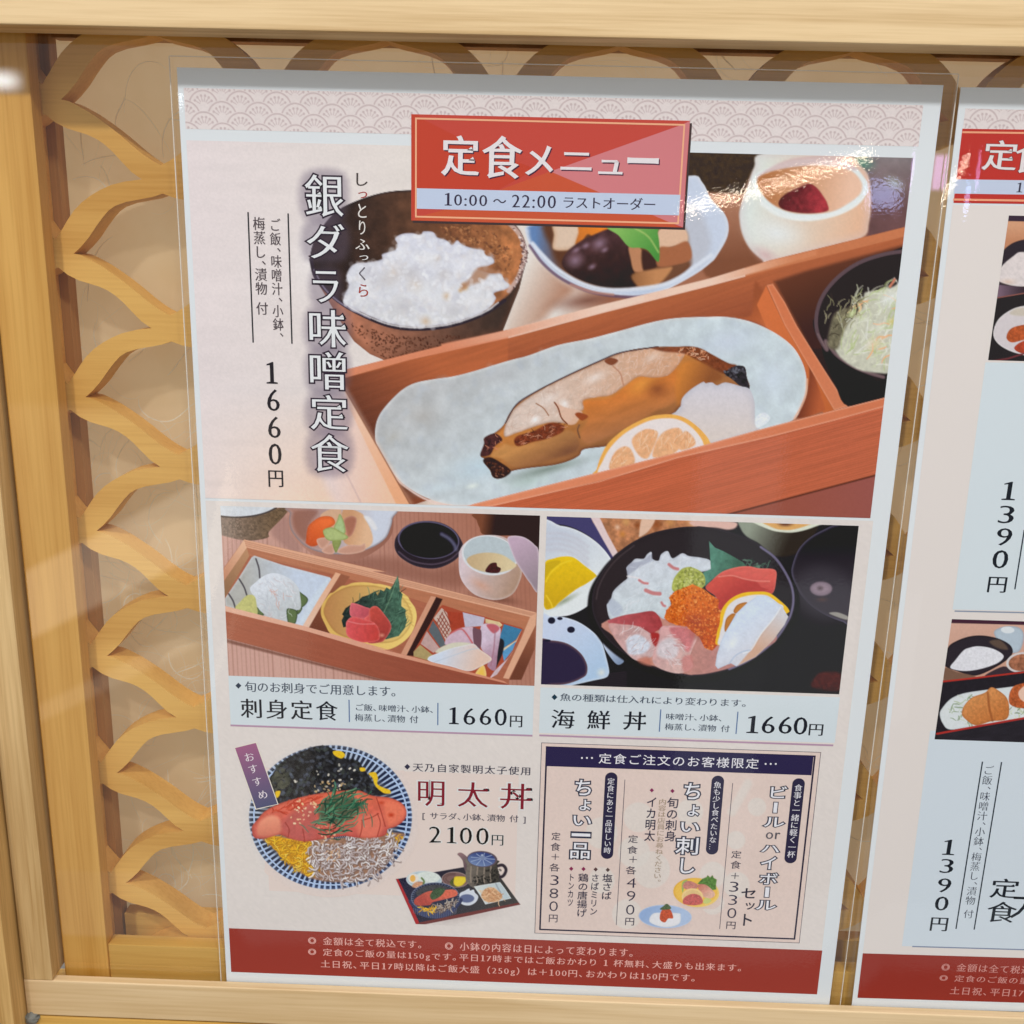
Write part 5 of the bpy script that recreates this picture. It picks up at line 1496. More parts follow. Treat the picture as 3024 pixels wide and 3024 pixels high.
c.glow(*tK.p(20, 1180), 60, 44, (160, 62, 40), .75)
c.glow(*tK.p(40, 1330), 40, 26, (150, 70, 56), .6)
c.grains(roe, 620, 99, 2.6, [(240, 164, 90), (224, 124, 50), (182, 70, 22), (236, 140, 60), (150, 54, 22)], .6, 1.2, 1.5, sm=False)
lm = tK([(285, 1450), (255, 1330), (290, 1200), (300, 1090), (340, 1000), (430, 910), (560, 852), (720, 838), (850, 850), (970, 932), (1078, 1040), (1040, 1100), (700, 1300)])
c.fill(lm, (238, 184, 34), 3, nz=(.05, 7))
c.fill(tK([(300, 1450), (290, 1330), (320, 1210), (340, 1110), (380, 1010), (460, 935), (580, 890), (720, 872), (840, 885), (940, 960), (1010, 1040), (700, 1300)]), (218, 216, 220), 5)
for sg in ([(448, 1065), (480, 1000), (540, 968), (605, 965), (560, 1040), (490, 1090)], [(345, 1270), (365, 1150), (430, 1090), (475, 1105), (420, 1200), (370, 1292)]):
    c.fill(tK(sg), (188, 120, 46), 3, rim=(7, (150, 84, 30), .7))
c.fill(tK([(240, 1680), (258, 1560), (300, 1420), (350, 1310), (400, 1225), (480, 1085), (600, 970), (720, 888), (830, 886), (920, 940), (1000, 1005), (1072, 1125), (1030, 1215), (900, 1390), (700, 1582), (480, 1690), (415, 1655), (270, 1720)]), gr(tK.p(500, 1200), (206, 218, 236), tK.p(700, 1500), (208, 210, 220)), 3, sm=False, nz=(.03, 12), rim=(8, (184, 196, 214), .6))
c.fill(tK([(985, 1020), (1072, 1125), (1030, 1215), (900, 1390), (700, 1582), (500, 1680), (640, 1510), (760, 1320), (900, 1150)]), gr(tK.p(980, 1100), (206, 204, 208), tK.p(750, 1500), (206, 166, 142)), 6, sm=False)
c.stroke(tK([(985, 1020), (900, 1150), (760, 1320), (650, 1500), (560, 1540)]), 4, (226, 230, 236), 2.5, al=.8)
c.stroke(tK([(400, 1660), (470, 1570), (560, 1520), (640, 1505)]), 4, (176, 190, 212), 3, al=.8)
c.glow(*tK.p(440, 1420), 26, 44, (228, 234, 242), .8, 30)
c.fill(tK([(1390, 1800), (1500, 1750), (1680, 1780), (1680, 1960), (1350, 1930)]), (74, 30, 28), 12, nz=(.3, 7))
ph = c.done('seafood_bowl_picture', menu, 2)
tag(ph, 'picture of a black bowl of raw fish, orange roe and lemon')

# ---------------------------------------------------------------- mentaiko bowl, cut out on the cream ground
rect('pink_ground', (780, 2263), (1521, 2657), (223, 207, 199), menu, 1.5)
c = Cv((700, 2185), (1235, 2660), 1.8, CREAM)
el = ell(*tL.p(1022, 838), 835 * tL.k, 738 * tL.k, 3, 60)
cx, cy = tL.p(1022, 838)
pink = (c.X > 782) & (c.Y > 2266 + (c.X - 780) * .02)
c.rgb[pink] = (223, 207, 199)
c.glow(cx + 4, cy + 6, 262, 236, (160, 176, 204), .55, 3, .5)
dx, dy = c.X - cx, c.Y - cy
rr = np.hypot(dx / (835 * tL.k), dy / (738 * tL.k))
an = np.arctan2(dy / 738, dx / 835)
ph_ = (an / (2 * np.pi) * 88) % 1
navy, ice, grey = np.array((30, 42, 76), np.float32), np.array((172, 194, 228), np.float32), np.array((178, 184, 190), np.float32)
wdt = np.clip(.60 + .06 * np.sin(an * 17), .4, .8)
st = np.clip((wdt / 2 - np.abs(ph_ - .5)) / .10 + .5, 0, 1)[..., None]
m_ = (rr < 1)
shade = np.clip((np.sin(an - 2.4) + .4), 0, 1)[..., None]
light = ice * (1 - shade * .5) + grey * shade * .5
dark = navy * (1 - shade * .55) + np.array((62, 60, 58), np.float32) * shade * .55
pat = light * (1 - st) + dark * st
gap = ((rr > .925) & (rr < .945))[..., None]
pat = np.where(gap, ice, pat)
outer_light = (np.clip((rr - .95) / .05, 0, 1) * .35)[..., None]
pat = pat * (1 - outer_light) + ice * outer_light
e_ = np.clip((1 - rr) / .012, 0, 1)[..., None]
c.rgb = np.where(m_[..., None], c.rgb * (1 - e_) + pat * e_, c.rgb)
c.fill(tL(ell(1010, 860, 700, 590, 3, 40)), (92, 92, 96), 14, al=.55)
nori = tL([(400, 460), (430, 400), (500, 300), (640, 205), (760, 160), (860, 118), (1000, 118), (1150, 230), (1300, 270), (1360, 350), (1420, 430), (1500, 545), (1620, 600), (1350, 620), (1100, 580), (850, 610), (640, 655), (490, 695), (445, 570)])
c.fill(nori, (38, 38, 42), 5, nz=(.4, 7))
c.grains(nori, 420, 101, 4.2, [(76, 82, 96), (24, 24, 28), (96, 104, 122), (58, 60, 62), (18, 18, 20), (70, 78, 70)], .6, 1.8, 2)
c.grains(tL([(430, 450), (520, 340), (600, 420), (580, 520), (450, 560)]), 60, 103, 4.5, [(92, 92, 78), (70, 72, 62)], .7)
for pl in ([(1050, 165), (1130, 165), (1172, 205), (1130, 240), (1060, 205)], [(1410, 392), (1480, 380), (1505, 440), (1500, 500), (1570, 540), (1625, 560), (1632, 595), (1560, 590), (1480, 520), (1450, 440)], [(1320, 335), (1370, 335), (1375, 365), (1330, 370)], [(460, 580), (510, 570), (500, 620), (470, 640)]):
    c.fill(tL(pl), (236, 190, 44), 4, nz=(.12, 5))
c.grains(tL([(840, 500), (1150, 450), (1130, 560), (900, 640), (850, 560)]), 34, 105, 2.4, [(222, 196, 150), (206, 170, 120)], .9)
c.grains(tL([(500, 500), (1300, 250), (1200, 480), (600, 640)]), 16, 107, 2.6, [(226, 220, 206)], .9)
c.fill(tL([(330, 1050), (600, 1020), (1000, 1060), (1600, 1000), (1780, 1010), (1690, 1120), (1620, 1280), (1480, 1420), (1280, 1490), (960, 1490), (740, 1420), (560, 1280), (440, 1150)]), (156, 118, 96), 8, nz=(.2, 6))
egg = tL([(370, 1090), (420, 1030), (620, 1060), (820, 1090), (800, 1200), (830, 1330), (910, 1420), (790, 1445), (690, 1350), (540, 1270), (450, 1150)])
c.fill(egg, (216, 158, 34), 5, nz=(.18, 5))
c.strands(egg, 130, 109, 22, 3.2, [(244, 204, 56), (236, 186, 38), (206, 148, 30), (246, 214, 90)], .85, 1.3, shadow=(150, 96, 20))
c.strands(tL([(1620, 1010), (1770, 1010), (1690, 1200), (1560, 1170)]), 18, 111, 16, 4, [(240, 196, 50), (222, 170, 40)], .9)
fishy = tL([(830, 1090), (1000, 1110), (1250, 1050), (1600, 1020), (1690, 1080), (1640, 1250), (1500, 1400), (1300, 1475), (950, 1480), (860, 1410), (810, 1260)])
c.strands(fishy, 300, 113, 26, 5.0, [(218, 212, 214), (200, 192, 196), (228, 224, 224), (188, 174, 174)], .95, 1.4, shadow=(120, 98, 90))
c.grains(tL([(930, 1090), (1130, 1090), (1100, 1270), (980, 1270)]), 40, 115, 2.2, [(206, 160, 120), (224, 190, 150), (176, 116, 80)], .8)
men = tL([(220, 960), (230, 920), (270, 870), (350, 780), (480, 708), (640, 655), (850, 605), (1100, 572), (1300, 562), (1450, 618), (1620, 638), (1740, 690), (1790, 760), (1785, 850), (1700, 925), (1605, 960), (1590, 1010), (1500, 1042), (1300, 1046), (1150, 1030), (900, 1066), (760, 1085), (600, 1052), (500, 1015), (350, 1055), (245, 1045)])
c.fill(men, gr(tL.p(900, 620), (224, 110, 84), tL.p(900, 1050), (196, 92, 84)), 4, nz=(.09, 12), rim=(9, (160, 62, 52), .6))
c.fill(tL([(290, 900), (400, 820), (500, 850), (520, 980), (400, 1030), (280, 1020)]), gr(tL.p(380, 850), (238, 158, 128), tL.p(400, 1010), (214, 128, 104)), 14, al=.9)
c.fill(tL([(520, 900), (680, 760), (860, 700), (880, 1000), (750, 1070), (600, 1030)]), (184, 92, 88), 22, al=.75, nz=(.1, 8))
c.strands(tL([(420, 800), (560, 700), (860, 610), (880, 680), (640, 770), (480, 840)]), 40, 117, 22, 5, [(196, 66, 44), (206, 84, 60), (176, 52, 36)], .7, ang=-25)
c.fill(tL([(1300, 860), (1520, 800), (1560, 900), (1500, 1030), (1320, 1030)]), (232, 128, 104), 18, al=.7)
c.fill(tL([(1580, 680), (1740, 710), (1780, 800), (1700, 900), (1600, 920)]), (236, 126, 96), 18, al=.8, nz=(.08, 6))
c.glow(*tL.p(1640, 815), 15, 11, (190, 60, 36), .9)
c.glow(*tL.p(1540, 690), 16, 9, (196, 70, 46), .8)
for q in ([(1490, 640), (1540, 790), (1580, 930)], [(1345, 880), (1340, 960), (1320, 1035)], [(1500, 800), (1530, 900), (1500, 1030)], [(560, 890), (600, 960), (590, 1040)], [(1340, 870), (1440, 840), (1510, 800)], [(740, 960), (760, 1080), (750, 1080)]):
    c.stroke(tL(q), 3, (150, 52, 44), 2.5, al=.75)
c.grains(tL([(640, 700), (860, 650), (830, 850), (600, 900)]), 26, 119, 2.6, [(240, 214, 176), (232, 196, 150)], .95)
c.grains(tL([(900, 920), (1060, 920), (1060, 1040), (950, 1060)]), 34, 121, 2.3, [(214, 160, 120), (230, 190, 150), (150, 60, 50)], .9)
sh = tL([(820, 930), (860, 760), (960, 640), (1100, 590), (1280, 620), (1370, 720), (1320, 820), (1220, 880), (1180, 960), (1080, 1060), (960, 1050), (870, 1000)])
c.fill(tL([(900, 800), (1000, 640), (1250, 640), (1330, 740), (1200, 860), (1000, 900)]), (44, 86, 66), 16, al=.75)
c.strands(sh, 90, 123, 40, 4.4, [(52, 110, 82), (34, 80, 60), (78, 140, 108), (26, 60, 48), (96, 150, 112)], .9, .8, ang=-35)
c.strands(tL([(680, 900), (860, 860), (820, 960)]), 6, 125, 40, 3.5, [(86, 120, 96)], .8, .8, ang=0)
c.strands(tL([(1320, 600), (1420, 700), (1420, 880), (1340, 760)]), 8, 127, 34, 4, [(110, 140, 120), (60, 110, 84)], .85, .5, ang=80)
ke = rr < 1.10
c.keep = ke
ph = c.done('roe_bowl_picture', menu, 3)
tag(ph, 'picture of a blue striped bowl topped with pink roe sacs, seaweed and egg')

# ---------------------------------------------------------------- tray with teapot
c = Cv((1165, 2500), (1540, 2740), 1.6, (222, 207, 199))
low = ((c.Y > 2660 + (c.X - 1165) * .02) | (c.X > 1521))
c.rgb[low] = CREAM
k0 = c.rgb.copy()
c.glow(*tM.p(900, 1130), 190, 26, (190, 178, 174), .7, -10)
c.fill(tM([(82, 655), (600, 560), (920, 505), (1380, 635), (1622, 968), (340, 1232)]), gr(tM.p(200, 700), (36, 34, 58), tM.p(1300, 900), (64, 62, 60)), 3, sm=False, nz=(.12, 5))
c.fill(tM([(82, 652), (112, 652), (372, 1196), (338, 1234)]), (170, 40, 44), 2.5, sm=False)
c.fill(tM([(338, 1234), (366, 1192), (900, 1080), (1600, 945), (1624, 968), (1000, 1105)]), (112, 56, 54), 2.5, sm=False)
c.fill(tM(ell(430, 665, 222, 112, 3, 26)), (178, 196, 204), 3, rim=(5, (212, 220, 226), .9))
c.fill(tM(ell(480, 630, 150, 70, 3, 20)), (214, 222, 216), 5, nz=(.06, 4))
c.fill(tM(ell(298, 645, 66, 60, 0, 16)), (226, 222, 214), 3)
c.fill(tM(ell(290, 645, 34, 42, 0, 14)), (232, 178, 90), 3)
c.fill(tM([(280, 740), (330, 690), (420, 690), (420, 730), (320, 760)]), (204, 150, 116), 5, nz=(.2, 4))
c.stroke(tM([(400, 640), (430, 680), (420, 720)]), 5, (96, 120, 70), 3)
c.fill(tM(ell(818, 660, 170, 98, 4, 24)), (126, 98, 94), 3, rim=(5, (170, 150, 146), .9))
for r_ in (120, 90):
    c.stroke(tM(ell(790, 650, r_, r_ * .55, 4, 16, 120, 280)), 4, (96, 72, 72), 3, al=.7)
c.fill(tM([(795, 700), (800, 640), (840, 618), (968, 632), (950, 680), (900, 732), (830, 745)]), (228, 204, 62), 3, rim=(5, (190, 160, 50), .6))
c.fill(tM([(750, 690), (800, 640), (795, 720), (850, 750), (780, 740)]), (84, 90, 50), 4)
tp = tM([(958, 400), (962, 480), (945, 590), (958, 690), (1060, 770), (1200, 770), (1330, 690), (1362, 610), (1336, 480), (1340, 420)])
c.stroke(tM([(1310, 500), (1400, 480), (1445, 530), (1430, 590), (1390, 625), (1340, 615)]), 9, (56, 48, 56), 3)
c.fill(tM([(842, 345), (870, 325), (905, 332), (960, 375), (985, 420), (950, 560), (925, 510), (910, 430), (880, 385)]), gr(tM.p(850, 340), (146, 116, 118), tM.p(950, 480), (104, 86, 92)), 3)
c.fill(tp, gr(tM.p(980, 600), (116, 108, 100), tM.p(1340, 620), (66, 62, 56)), 3, nz=(.14, 5))
for x in (1015, 1095, 1180, 1260):
    c.stroke(tM([(x, 500), (x - 8, 600), (x - 4, 690)]), 4.5, (154, 140, 126), 3, al=.8)
c.grains(tM([(1030, 650), (1340, 500), (1350, 640), (1180, 760)]), 60, 131, 2.6, [(36, 36, 34), (44, 42, 40)], .8)
c.fill(tM(ell(1150, 405, 188, 100, 4, 30)), (96, 82, 92), 3)
c.fill(tM(ell(1142, 408, 170, 88, 4, 30)), gr(tM.p(1142, 330), (56, 70, 124), tM.p(1100, 480), (116, 136, 176)), 3)
for a in range(0, 360, 40):
    x, y = 1155 + 150 * math.cos(math.radians(a)), 408 + 78 * math.sin(math.radians(a))
    c.stroke(tM([(1155, 395), (x, y)]), 2.2, (176, 190, 214), 2, False, .75)
c.fill(tM(ell(1155, 380, 30, 34, 0, 14)), (120, 134, 166), 3)
c.glow(*tM.p(1150, 355), 5, 5, (206, 214, 230), .8)
c.fill(tM([(1048, 745), (1130, 730), (1372, 690), (1440, 780), (1512, 892), (1300, 942), (1190, 968), (1120, 850)]), gr(tM.p(1100, 800), (204, 212, 210), tM.p(1450, 850), (184, 198, 204)), 2.5, sm=False, rim=(4, (222, 226, 224), .9))
c.stroke(tM([(1320, 710), (1350, 770), (1380, 820)]), 4, (140, 152, 162), 3, al=.7)
tn = tM([(1140, 850), (1180, 780), (1270, 755), (1350, 800), (1402, 870), (1340, 930), (1220, 938), (1160, 900)])
c.fill(tn, (204, 158, 118), 3, nz=(.12, 5))
c.strands(tn, 26, 133, 18, 3.4, [(226, 190, 152), (186, 130, 90)], .8, 1.2)
c.fill(tM([(868, 900), (875, 830), (930, 800), (988, 770), (1000, 795), (1045, 785), (1060, 820), (1102, 870), (1070, 940), (990, 980), (900, 965)]), (206, 212, 222), 3, rim=(4, (226, 230, 236), .7))
c.fill(tM(ell(962, 893, 90, 52, 0, 20)), (96, 106, 142), 4)
c.fill(tM([(275, 900), (300, 1010), (400, 1110), (580, 1142), (740, 1100), (850, 1000), (870, 880)]), (52, 58, 92), 3)
for i in range(24):
    x = 300 + i * 23
    c.stroke(tM([(x, 1010 + 60 * math.sin((x - 290) / 560 * 3.14)), (x + 6 - i * .5, 1070 + 66 * math.sin((x - 290) / 560 * 3.14))]), 2, (126, 136, 166), 2, False, .6)
c.fill(tM(ell(570, 880, 302, 186, 0, 34)), (44, 48, 70), 3, rim=(4, (150, 164, 190), .8))
for a in range(0, 360, 8):
    c.stroke(tM([(570 + 270 * math.cos(math.radians(a)), 880 + 160 * math.sin(math.radians(a))), (570 + 296 * math.cos(math.radians(a)), 880 + 180 * math.sin(math.radians(a)))]), 1.6, (140, 152, 178), 1.5, False, .6)
c.fill(tM([(330, 820), (440, 740), (600, 725), (740, 760), (800, 800), (640, 850), (400, 880)]), (66, 66, 70), 4, nz=(.3, 4))
c.strands(tM([(540, 1000), (760, 930), (830, 930), (760, 1010), (620, 1060)]), 50, 135, 14, 3, [(196, 186, 176), (158, 140, 126)], .9, shadow=(96, 76, 66))
c.strands(tM([(380, 980), (520, 960), (560, 1050), (440, 1050)]), 26, 137, 14, 3.4, [(238, 190, 50), (222, 160, 40)], .9)
c.fill(tM([(305, 930), (340, 880), (480, 805), (620, 800), (780, 780), (840, 810), (830, 860), (700, 900), (540, 940), (500, 975), (340, 980)]), gr(tM.p(600, 790), (214, 106, 82), tM.p(500, 960), (178, 76, 66)), 3, nz=(.12, 5))
c.fill(tM([(505, 850), (560, 780), (640, 760), (690, 790), (640, 860), (560, 905), (520, 900)]), (66, 88, 60), 4, nz=(.3, 3))
c.keep = np.abs(c.rgb - k0).sum(-1) > 3
ph = c.done('tea_tray_picture', menu, 3)
tag(ph, 'small picture of a black tray with teapot, bowls and square dish')

# ---------------------------------------------------------------- title banner
NT = (1200 + 47 * K6, 300 + 120 * K6), (1600 + 1342 * K6, 300 + 1197 * K6)
(bx0, bz1), (bx1, bz0) = U(*NT[0]), U(*NT[1])
Vs, Fs = [], []
for k_, (d_, al_) in enumerate(((0, 0),)):
    pass
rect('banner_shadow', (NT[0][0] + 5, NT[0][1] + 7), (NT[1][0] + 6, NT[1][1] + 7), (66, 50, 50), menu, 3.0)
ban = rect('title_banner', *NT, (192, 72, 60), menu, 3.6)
tag(ban, 'red title box with pink triangles and a pale strip of opening hours')
pc = lambda t_, *q: [t_.p(*p) for p in q]
poly('banner_facet', [tN1.p(50, 124), tN1.p(100, 122), tN1.p(160, 170), tN1.p(720, 450), tN1.p(1230, 640), tN1.p(880, 836), tN1.p(100, 820), tN1.p(57, 1128)], (190, 66, 46), ban, 4.0)
poly('banner_facet', [tN2.p(80, 665), tN2.p(1320, 225), tN2.p(1408, 186), tN2.p(1370, 700), tN2.p(1342, 1195), tN2.p(1220, 1150)], (204, 122, 126), ban, 4.0)
poly('banner_facet', [tN1.p(860, 850), tN2.p(82, 665), tN2.p(545, 862), tN2.p(1220, 1150), tN2.p(1300, 1195), tN1.p(60, 1130), tN1.p(100, 1100), tN1.p(360, 1030)], (196, 84, 54), ban, 4.2)
rect('banner_line', tN1.p(84, 152), tN2.p(1302, 1166), (244, 172, 134), ban, 4.6, th=.00065)
hs = rect('hours_strip', tN1.p(100, 824), tN2.p(1304, 1082), (188, 200, 222), ban, 5.0)
HC = (52, 44, 66)
text('hours_lettering', '10:00', tN1.p(365, 868), tN1.p(768, 998), HC, hs, 5.6)
text('hours_lettering', '～', tN1.p(825, 925), tN1.p(950, 968), HC, hs, 5.6)
text('hours_lettering', '22:00', tN1.p(1008, 885), tN1.p(1420, 1018), HC, hs, 5.6)
text('hours_lettering', 'ラストオーダー', tN2.p(208, 898), tN2.p(1075, 1036), HC, hs, 5.6)
for ch, t_, a_, b_ in (('定', tN1, (332, 318), (690, 712)), ('食', tN1, (724, 320), (1096, 736)), ('メ', tN1, (1134, 414), (1394, 704)), ('ニ', tN1, (1470, 480), (1760, 656)), ('ュ', tN2, (540, 552), (766, 694)), ('ー', tN2, (814, 530), (1110, 594))):
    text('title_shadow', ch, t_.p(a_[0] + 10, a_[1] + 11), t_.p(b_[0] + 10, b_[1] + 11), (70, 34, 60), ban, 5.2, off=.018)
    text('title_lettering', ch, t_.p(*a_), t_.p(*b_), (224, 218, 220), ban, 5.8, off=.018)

# ---------------------------------------------------------------- words of the big picture
for ch, t_, x0, y0, x1, y1 in (('銀', tA, -4, 240, 372, 648), ('ダ', tA, 15, 706, 382, 1046), ('ラ', tA, 76, 1158, 322, 1462), ('味', tA, 40, 1526, 398, 1888), ('噌', tD, 46, 250, 392, 616), ('定', tD, 50, 660, 412, 1000), ('食', tD, 55, 1036, 424, 1398)):
    text('dish_name_lettering', ch, t_.p(x0, y0), t_.p(x1, y1), (222, 224, 226), menu, 4, off=.006, grow=.038, gcol=(50, 38, 52))
for ch, x0, y0, x1, y1, col in (('し', 490, 228, 598, 352, (70, 62, 60)), ('っ', 508, 405, 595, 468, (160, 50, 46)), ('と', 505, 520, 588, 655, (222, 216, 210)), ('り', 515, 680, 578, 815, (222, 216, 210)), ('ふ', 480, 855, 618, 960, (222, 216, 210)), ('っ', 520, 1010, 605, 1058, (226, 222, 220)), ('く', 515, 1120, 580, 1250, (96, 92, 100)), ('ら', 512, 1285, 605, 1405, (160, 60, 50))):
    text('ruby_lettering', ch, tA.p(x0, y0), tA.p(x1, y1), col, menu, 4)
BK, GY = (44, 42, 48), (84, 74, 78)
line('side_rule', tS.p(130, 115), tS.p(170, 1072), .0006, BK, menu, 3.5)
line('side_rule', tS.p(423, 125), tS.p(455, 1080), .0006, BK, menu, 3.5)
text('side_dish_lettering', 'ご飯、味噌汁、小鉢、', tS.p(286, 160), tS.p(396, 1030), GY, menu, 4, vertical=True)
text('side_dish_lettering', '梅蒸し、漬物 付', tS.p(165, 150), tS.p(280, 868), GY, menu, 4, vertical=True)
for ch, x0, y0, x1, y1 in (('1', 212, 70, 300, 232), ('6', 218, 270, 316, 432), ('6', 225, 470, 323, 630), ('0', 230, 668, 330, 825), ('円', 228, 865, 342, 990)):
    text('price_lettering', ch, tT.p(x0, y0), tT.p(x1, y1), (40, 36, 42), menu, 4)

# ---------------------------------------------------------------- captions of the two middle pictures
DK, BL, PU, SL = (26, 32, 42), (84, 112, 156), (178, 146, 168), (70, 80, 96)
cap = rect('caption_panel', t3.p(56, 906), tI.p(1826, 1625), PANEL, menu, 1.6)
line('caption_rule', t3.p(80, 1474), tI.p(1825, 1633), .0009, PU, cap, 2.2)


def diamond(t_, x, y, r_, col, par, lv=2.6):
    return poly('bullet', [t_.p(x, y - r_), t_.p(x + r_, y), t_.p(x, y + r_), t_.p(x - r_, y)], col, par, lv)


diamond(t3, 171, 1022, 34, (52, 62, 80), cap)
text('note_lettering', '旬のお刺身でご用意します。', t3.p(240, 972), tI.p(262, 1188), SL, cap, 2.6)
text('dish_name_lettering', '刺身定食', t3.p(188, 1165), t3.p(1308, 1425), DK, cap, 2.6, pitch=1.08)
line('divider_rule', t3.p(1432, 1183), t3.p(1438, 1437), .0005, BL, cap, 2.4)
text('side_dish_lettering', 'ご飯、味噌汁、小鉢、', t3.p(1510, 1228), tI.p(690, 1375), SL, cap, 2.6)
text('side_dish_lettering', '梅蒸し、漬物 付', t3.p(1498, 1342), tI.p(522, 1490), SL, cap, 2.6)
line('divider_rule', tI.p(745, 1258), tI.p(747, 1512), .0005, BL, cap, 2.4)
for ch, x0, y0, x1, y1 in (('1', 875, 1305, 985, 1502), ('6', 1040, 1315, 1173, 1510), ('6', 1225, 1318, 1355, 1512), ('0', 1397, 1322, 1530, 1520), ('円', 1570, 1402, 1708, 1537)):
    text('price_lettering', ch, tI.p(x0, y0), tI.p(x1, y1), DK, cap, 2.6)
cap = rect('caption_panel', t7.p(24, 1196), t8.p(1602, 1715), PANEL, menu, 1.6)
line('caption_rule', t7.p(10, 1752), t8.p(1588, 1734), .0009, PU, cap, 2.2)
diamond(t7, 183, 1308, 34, (28, 56, 72), cap)
text('note_lettering', '魚の種類は仕入れにより変わります。', t7.p(248, 1262), t8.p(585, 1305), SL, cap, 2.6)
for ch, x0, y0, x1, y1 in (('海', 150, 1445, 408, 1668), ('鮮', 560, 1456, 815, 1680), ('丼', 975, 1468, 1225, 1690)):
    text('dish_name_lettering', ch, t7.p(x0, y0), t7.p(x1, y1), DK, cap, 2.6)
line('divider_rule', t7.p(1395, 1448), t7.p(1380, 1702), .0005, BL, cap, 2.4)
text('side_dish_lettering', '味噌汁、小鉢、', t7.p(1460, 1490), t8.p(310, 1470), SL, cap, 2.6)
text('side_dish_lettering', '梅蒸し、漬物 付', t7.p(1445, 1605), t8.p(400, 1592), SL, cap, 2.6)
line('divider_rule', t8.p(497, 1358), t8.p(478, 1612), .0005, BL, cap, 2.4)
for ch, x0, y0, x1, y1 in (('1', 612, 1402, 728, 1605), ('6', 782, 1408, 913, 1608), ('6', 975, 1412, 1107, 1612), ('0', 1145, 1418, 1280, 1622), ('円', 1315, 1498, 1463, 1633)):
    text('price_lettering', ch, t8.p(x0, y0), t8.p(x1, y1), DK, cap, 2.6)

# ---------------------------------------------------------------- roe bowl words and tag
NV = (54, 54, 74)
diamond(tU, 222, 352, 36, NV, menu, 3)
text('note_lettering', '天乃自家製明太子使用', tU.p(290, 305), tU.p(1745, 460), (64, 62, 78), menu, 3, pitch=1.1)
for ch, x0, y0, x1, y1 in (('明', 355, 525, 682, 848), ('太', 848, 538, 1225, 860), ('丼', 1378, 553, 1755, 885)):
    text('dish_name_lettering', ch, tU.p(x0, y0), tU.p(x1, y1), (128, 34, 48), menu, 3.4, off=.004, grow=.05, gcol=(220, 217, 214))
text('side_dish_lettering', '[ サラダ、小鉢、漬物 付 ]', tU.p(410, 912), tU.p(1688, 1058), (84, 80, 92), menu, 3)
for ch, x0, y0, x1, y1 in (('2', 495, 1092, 638, 1298), ('1', 715, 1098, 832, 1302), ('0', 875, 1103, 1022, 1312), ('0', 1080, 1108, 1228, 1320), ('円', 1270, 1197, 1412, 1330)):
    text('price_lettering', ch, tU.p(x0, y0), tU.p(x1, y1), (18, 20, 26), menu, 3.4, off=.004, grow=.03, gcol=(220, 217, 214))
tg = poly('ribbon_tag', tL([(42, 128), (270, 68), (492, 706), (258, 762)]), (226, 218, 206), menu, 4.2)
y_ = -4.8 * LV
tgv = []
q0, q1, q2, q3 = (np.array(U(*tL.p(*p))) for p in ((50, 132), (262, 80), (482, 702), (266, 750)))
cs = []
for k_ in range(13):
    f_ = k_ / 12
    a_, b_ = q0 * (1 - f_) + q3 * f_, q1 * (1 - f_) + q2 * f_
    tgv += [(a_[0], y_, a_[1]), (b_[0], y_, b_[1])]
    cc = np.array((158, 96, 132)) * (1 - f_) + np.array((80, 84, 116)) * f_
    cs += [(*albedo(cc), 1)] * 2
link_mesh('tag_fill', tgv, [[2 * k_, 2 * k_ + 2, 2 * k_ + 3, 2 * k_ + 1] for k_ in range(12)], MPRINT, tg, cols=np.array(cs))
for ch, cxy in (('お', (196, 222)), ('す', (236, 345)), ('す', (277, 474)), ('め', (332, 607))):
    v, f = compose(ch, False, 'm', .006)
    v = v - (v.min(0) + v.max(0)) / 2
    a_ = math.radians(15)
    v = np.c_[v[:, 0] * math.cos(a_) - v[:, 1] * math.sin(a_), v[:, 0] * math.sin(a_) + v[:, 1] * math.cos(a_)] * .0050
    x, z = U(*tL.p(*cxy))
    link_mesh('tag_lettering', np.c_[x + v[:, 0], np.full(len(v), -5.4 * LV), z + v[:, 1]], f, ink((226, 216, 222)), tg)

# ---------------------------------------------------------------- the framed box of extras
PK = (221, 201, 192)
c = Cv(tV.p(80, 52), tY.p(1548, 1253), 3.5, PK)
c.rgb *= (1 + .012 * fbm(c.X, c.Y, 120, 3, 9))[..., None]
PB = (219, 212, 205)
for t_, x, y, r_ in ((tW, 1065, 705, 105), (tW, 825, 1085, 105), (tW, 560, 1480, 150), (tY, 830, 590, 150), (tY, 560, 800, 130), (tV, 1180, 900, 170), (tV, 760, 1080, 180), (tV, 1330, 1500, 210), (tV, 760, 1620, 150), (tO, 1050, 1000, 170), (tV, 1130, 1300, 180), (tW, 300, 760, 150)):
    c.fill(t_(ell(x, y, r_, r_, 0, 20)), PB, 5, al=.75)
c.stroke(tW([(960, 440), (780, 760)]), 26, PB, 10, False, .7)
box_ = c.done('extras_box', menu, 2)
tag(box_, 'pink box of extras with dark blue header and two small plates')
FR = (46, 40, 62)
rect('frame_line', tV.p(72, 48), tY.p(1548, 1255), (92, 84, 96), box_, 2.8, th=.00025)
rect('frame_line', tV.p(124, 90), tY.p(1500, 1215), FR, box_, 2.8, th=.0008)
hd = rect('box_header', tV.p(128, 92), tW.p(1685, 344), (44, 38, 74), box_, 3.1)
text('header_lettering', '定食ご注文のお客様限定', tV.p(730, 168), tW.p(1078, 272), (226, 224, 230), hd, 3.6, style='g', off=.004, pitch=1.08)
for t_, xs, yv in ((tV, (535, 592, 650), 223), (tW, (1162, 1220, 1278), 214)):
    for x in xs:
        poly('header_dot', t_(ell(x, yv, 11, 11, 0, 12))[::-1][::-1], (226, 224, 230), hd, 3.6)


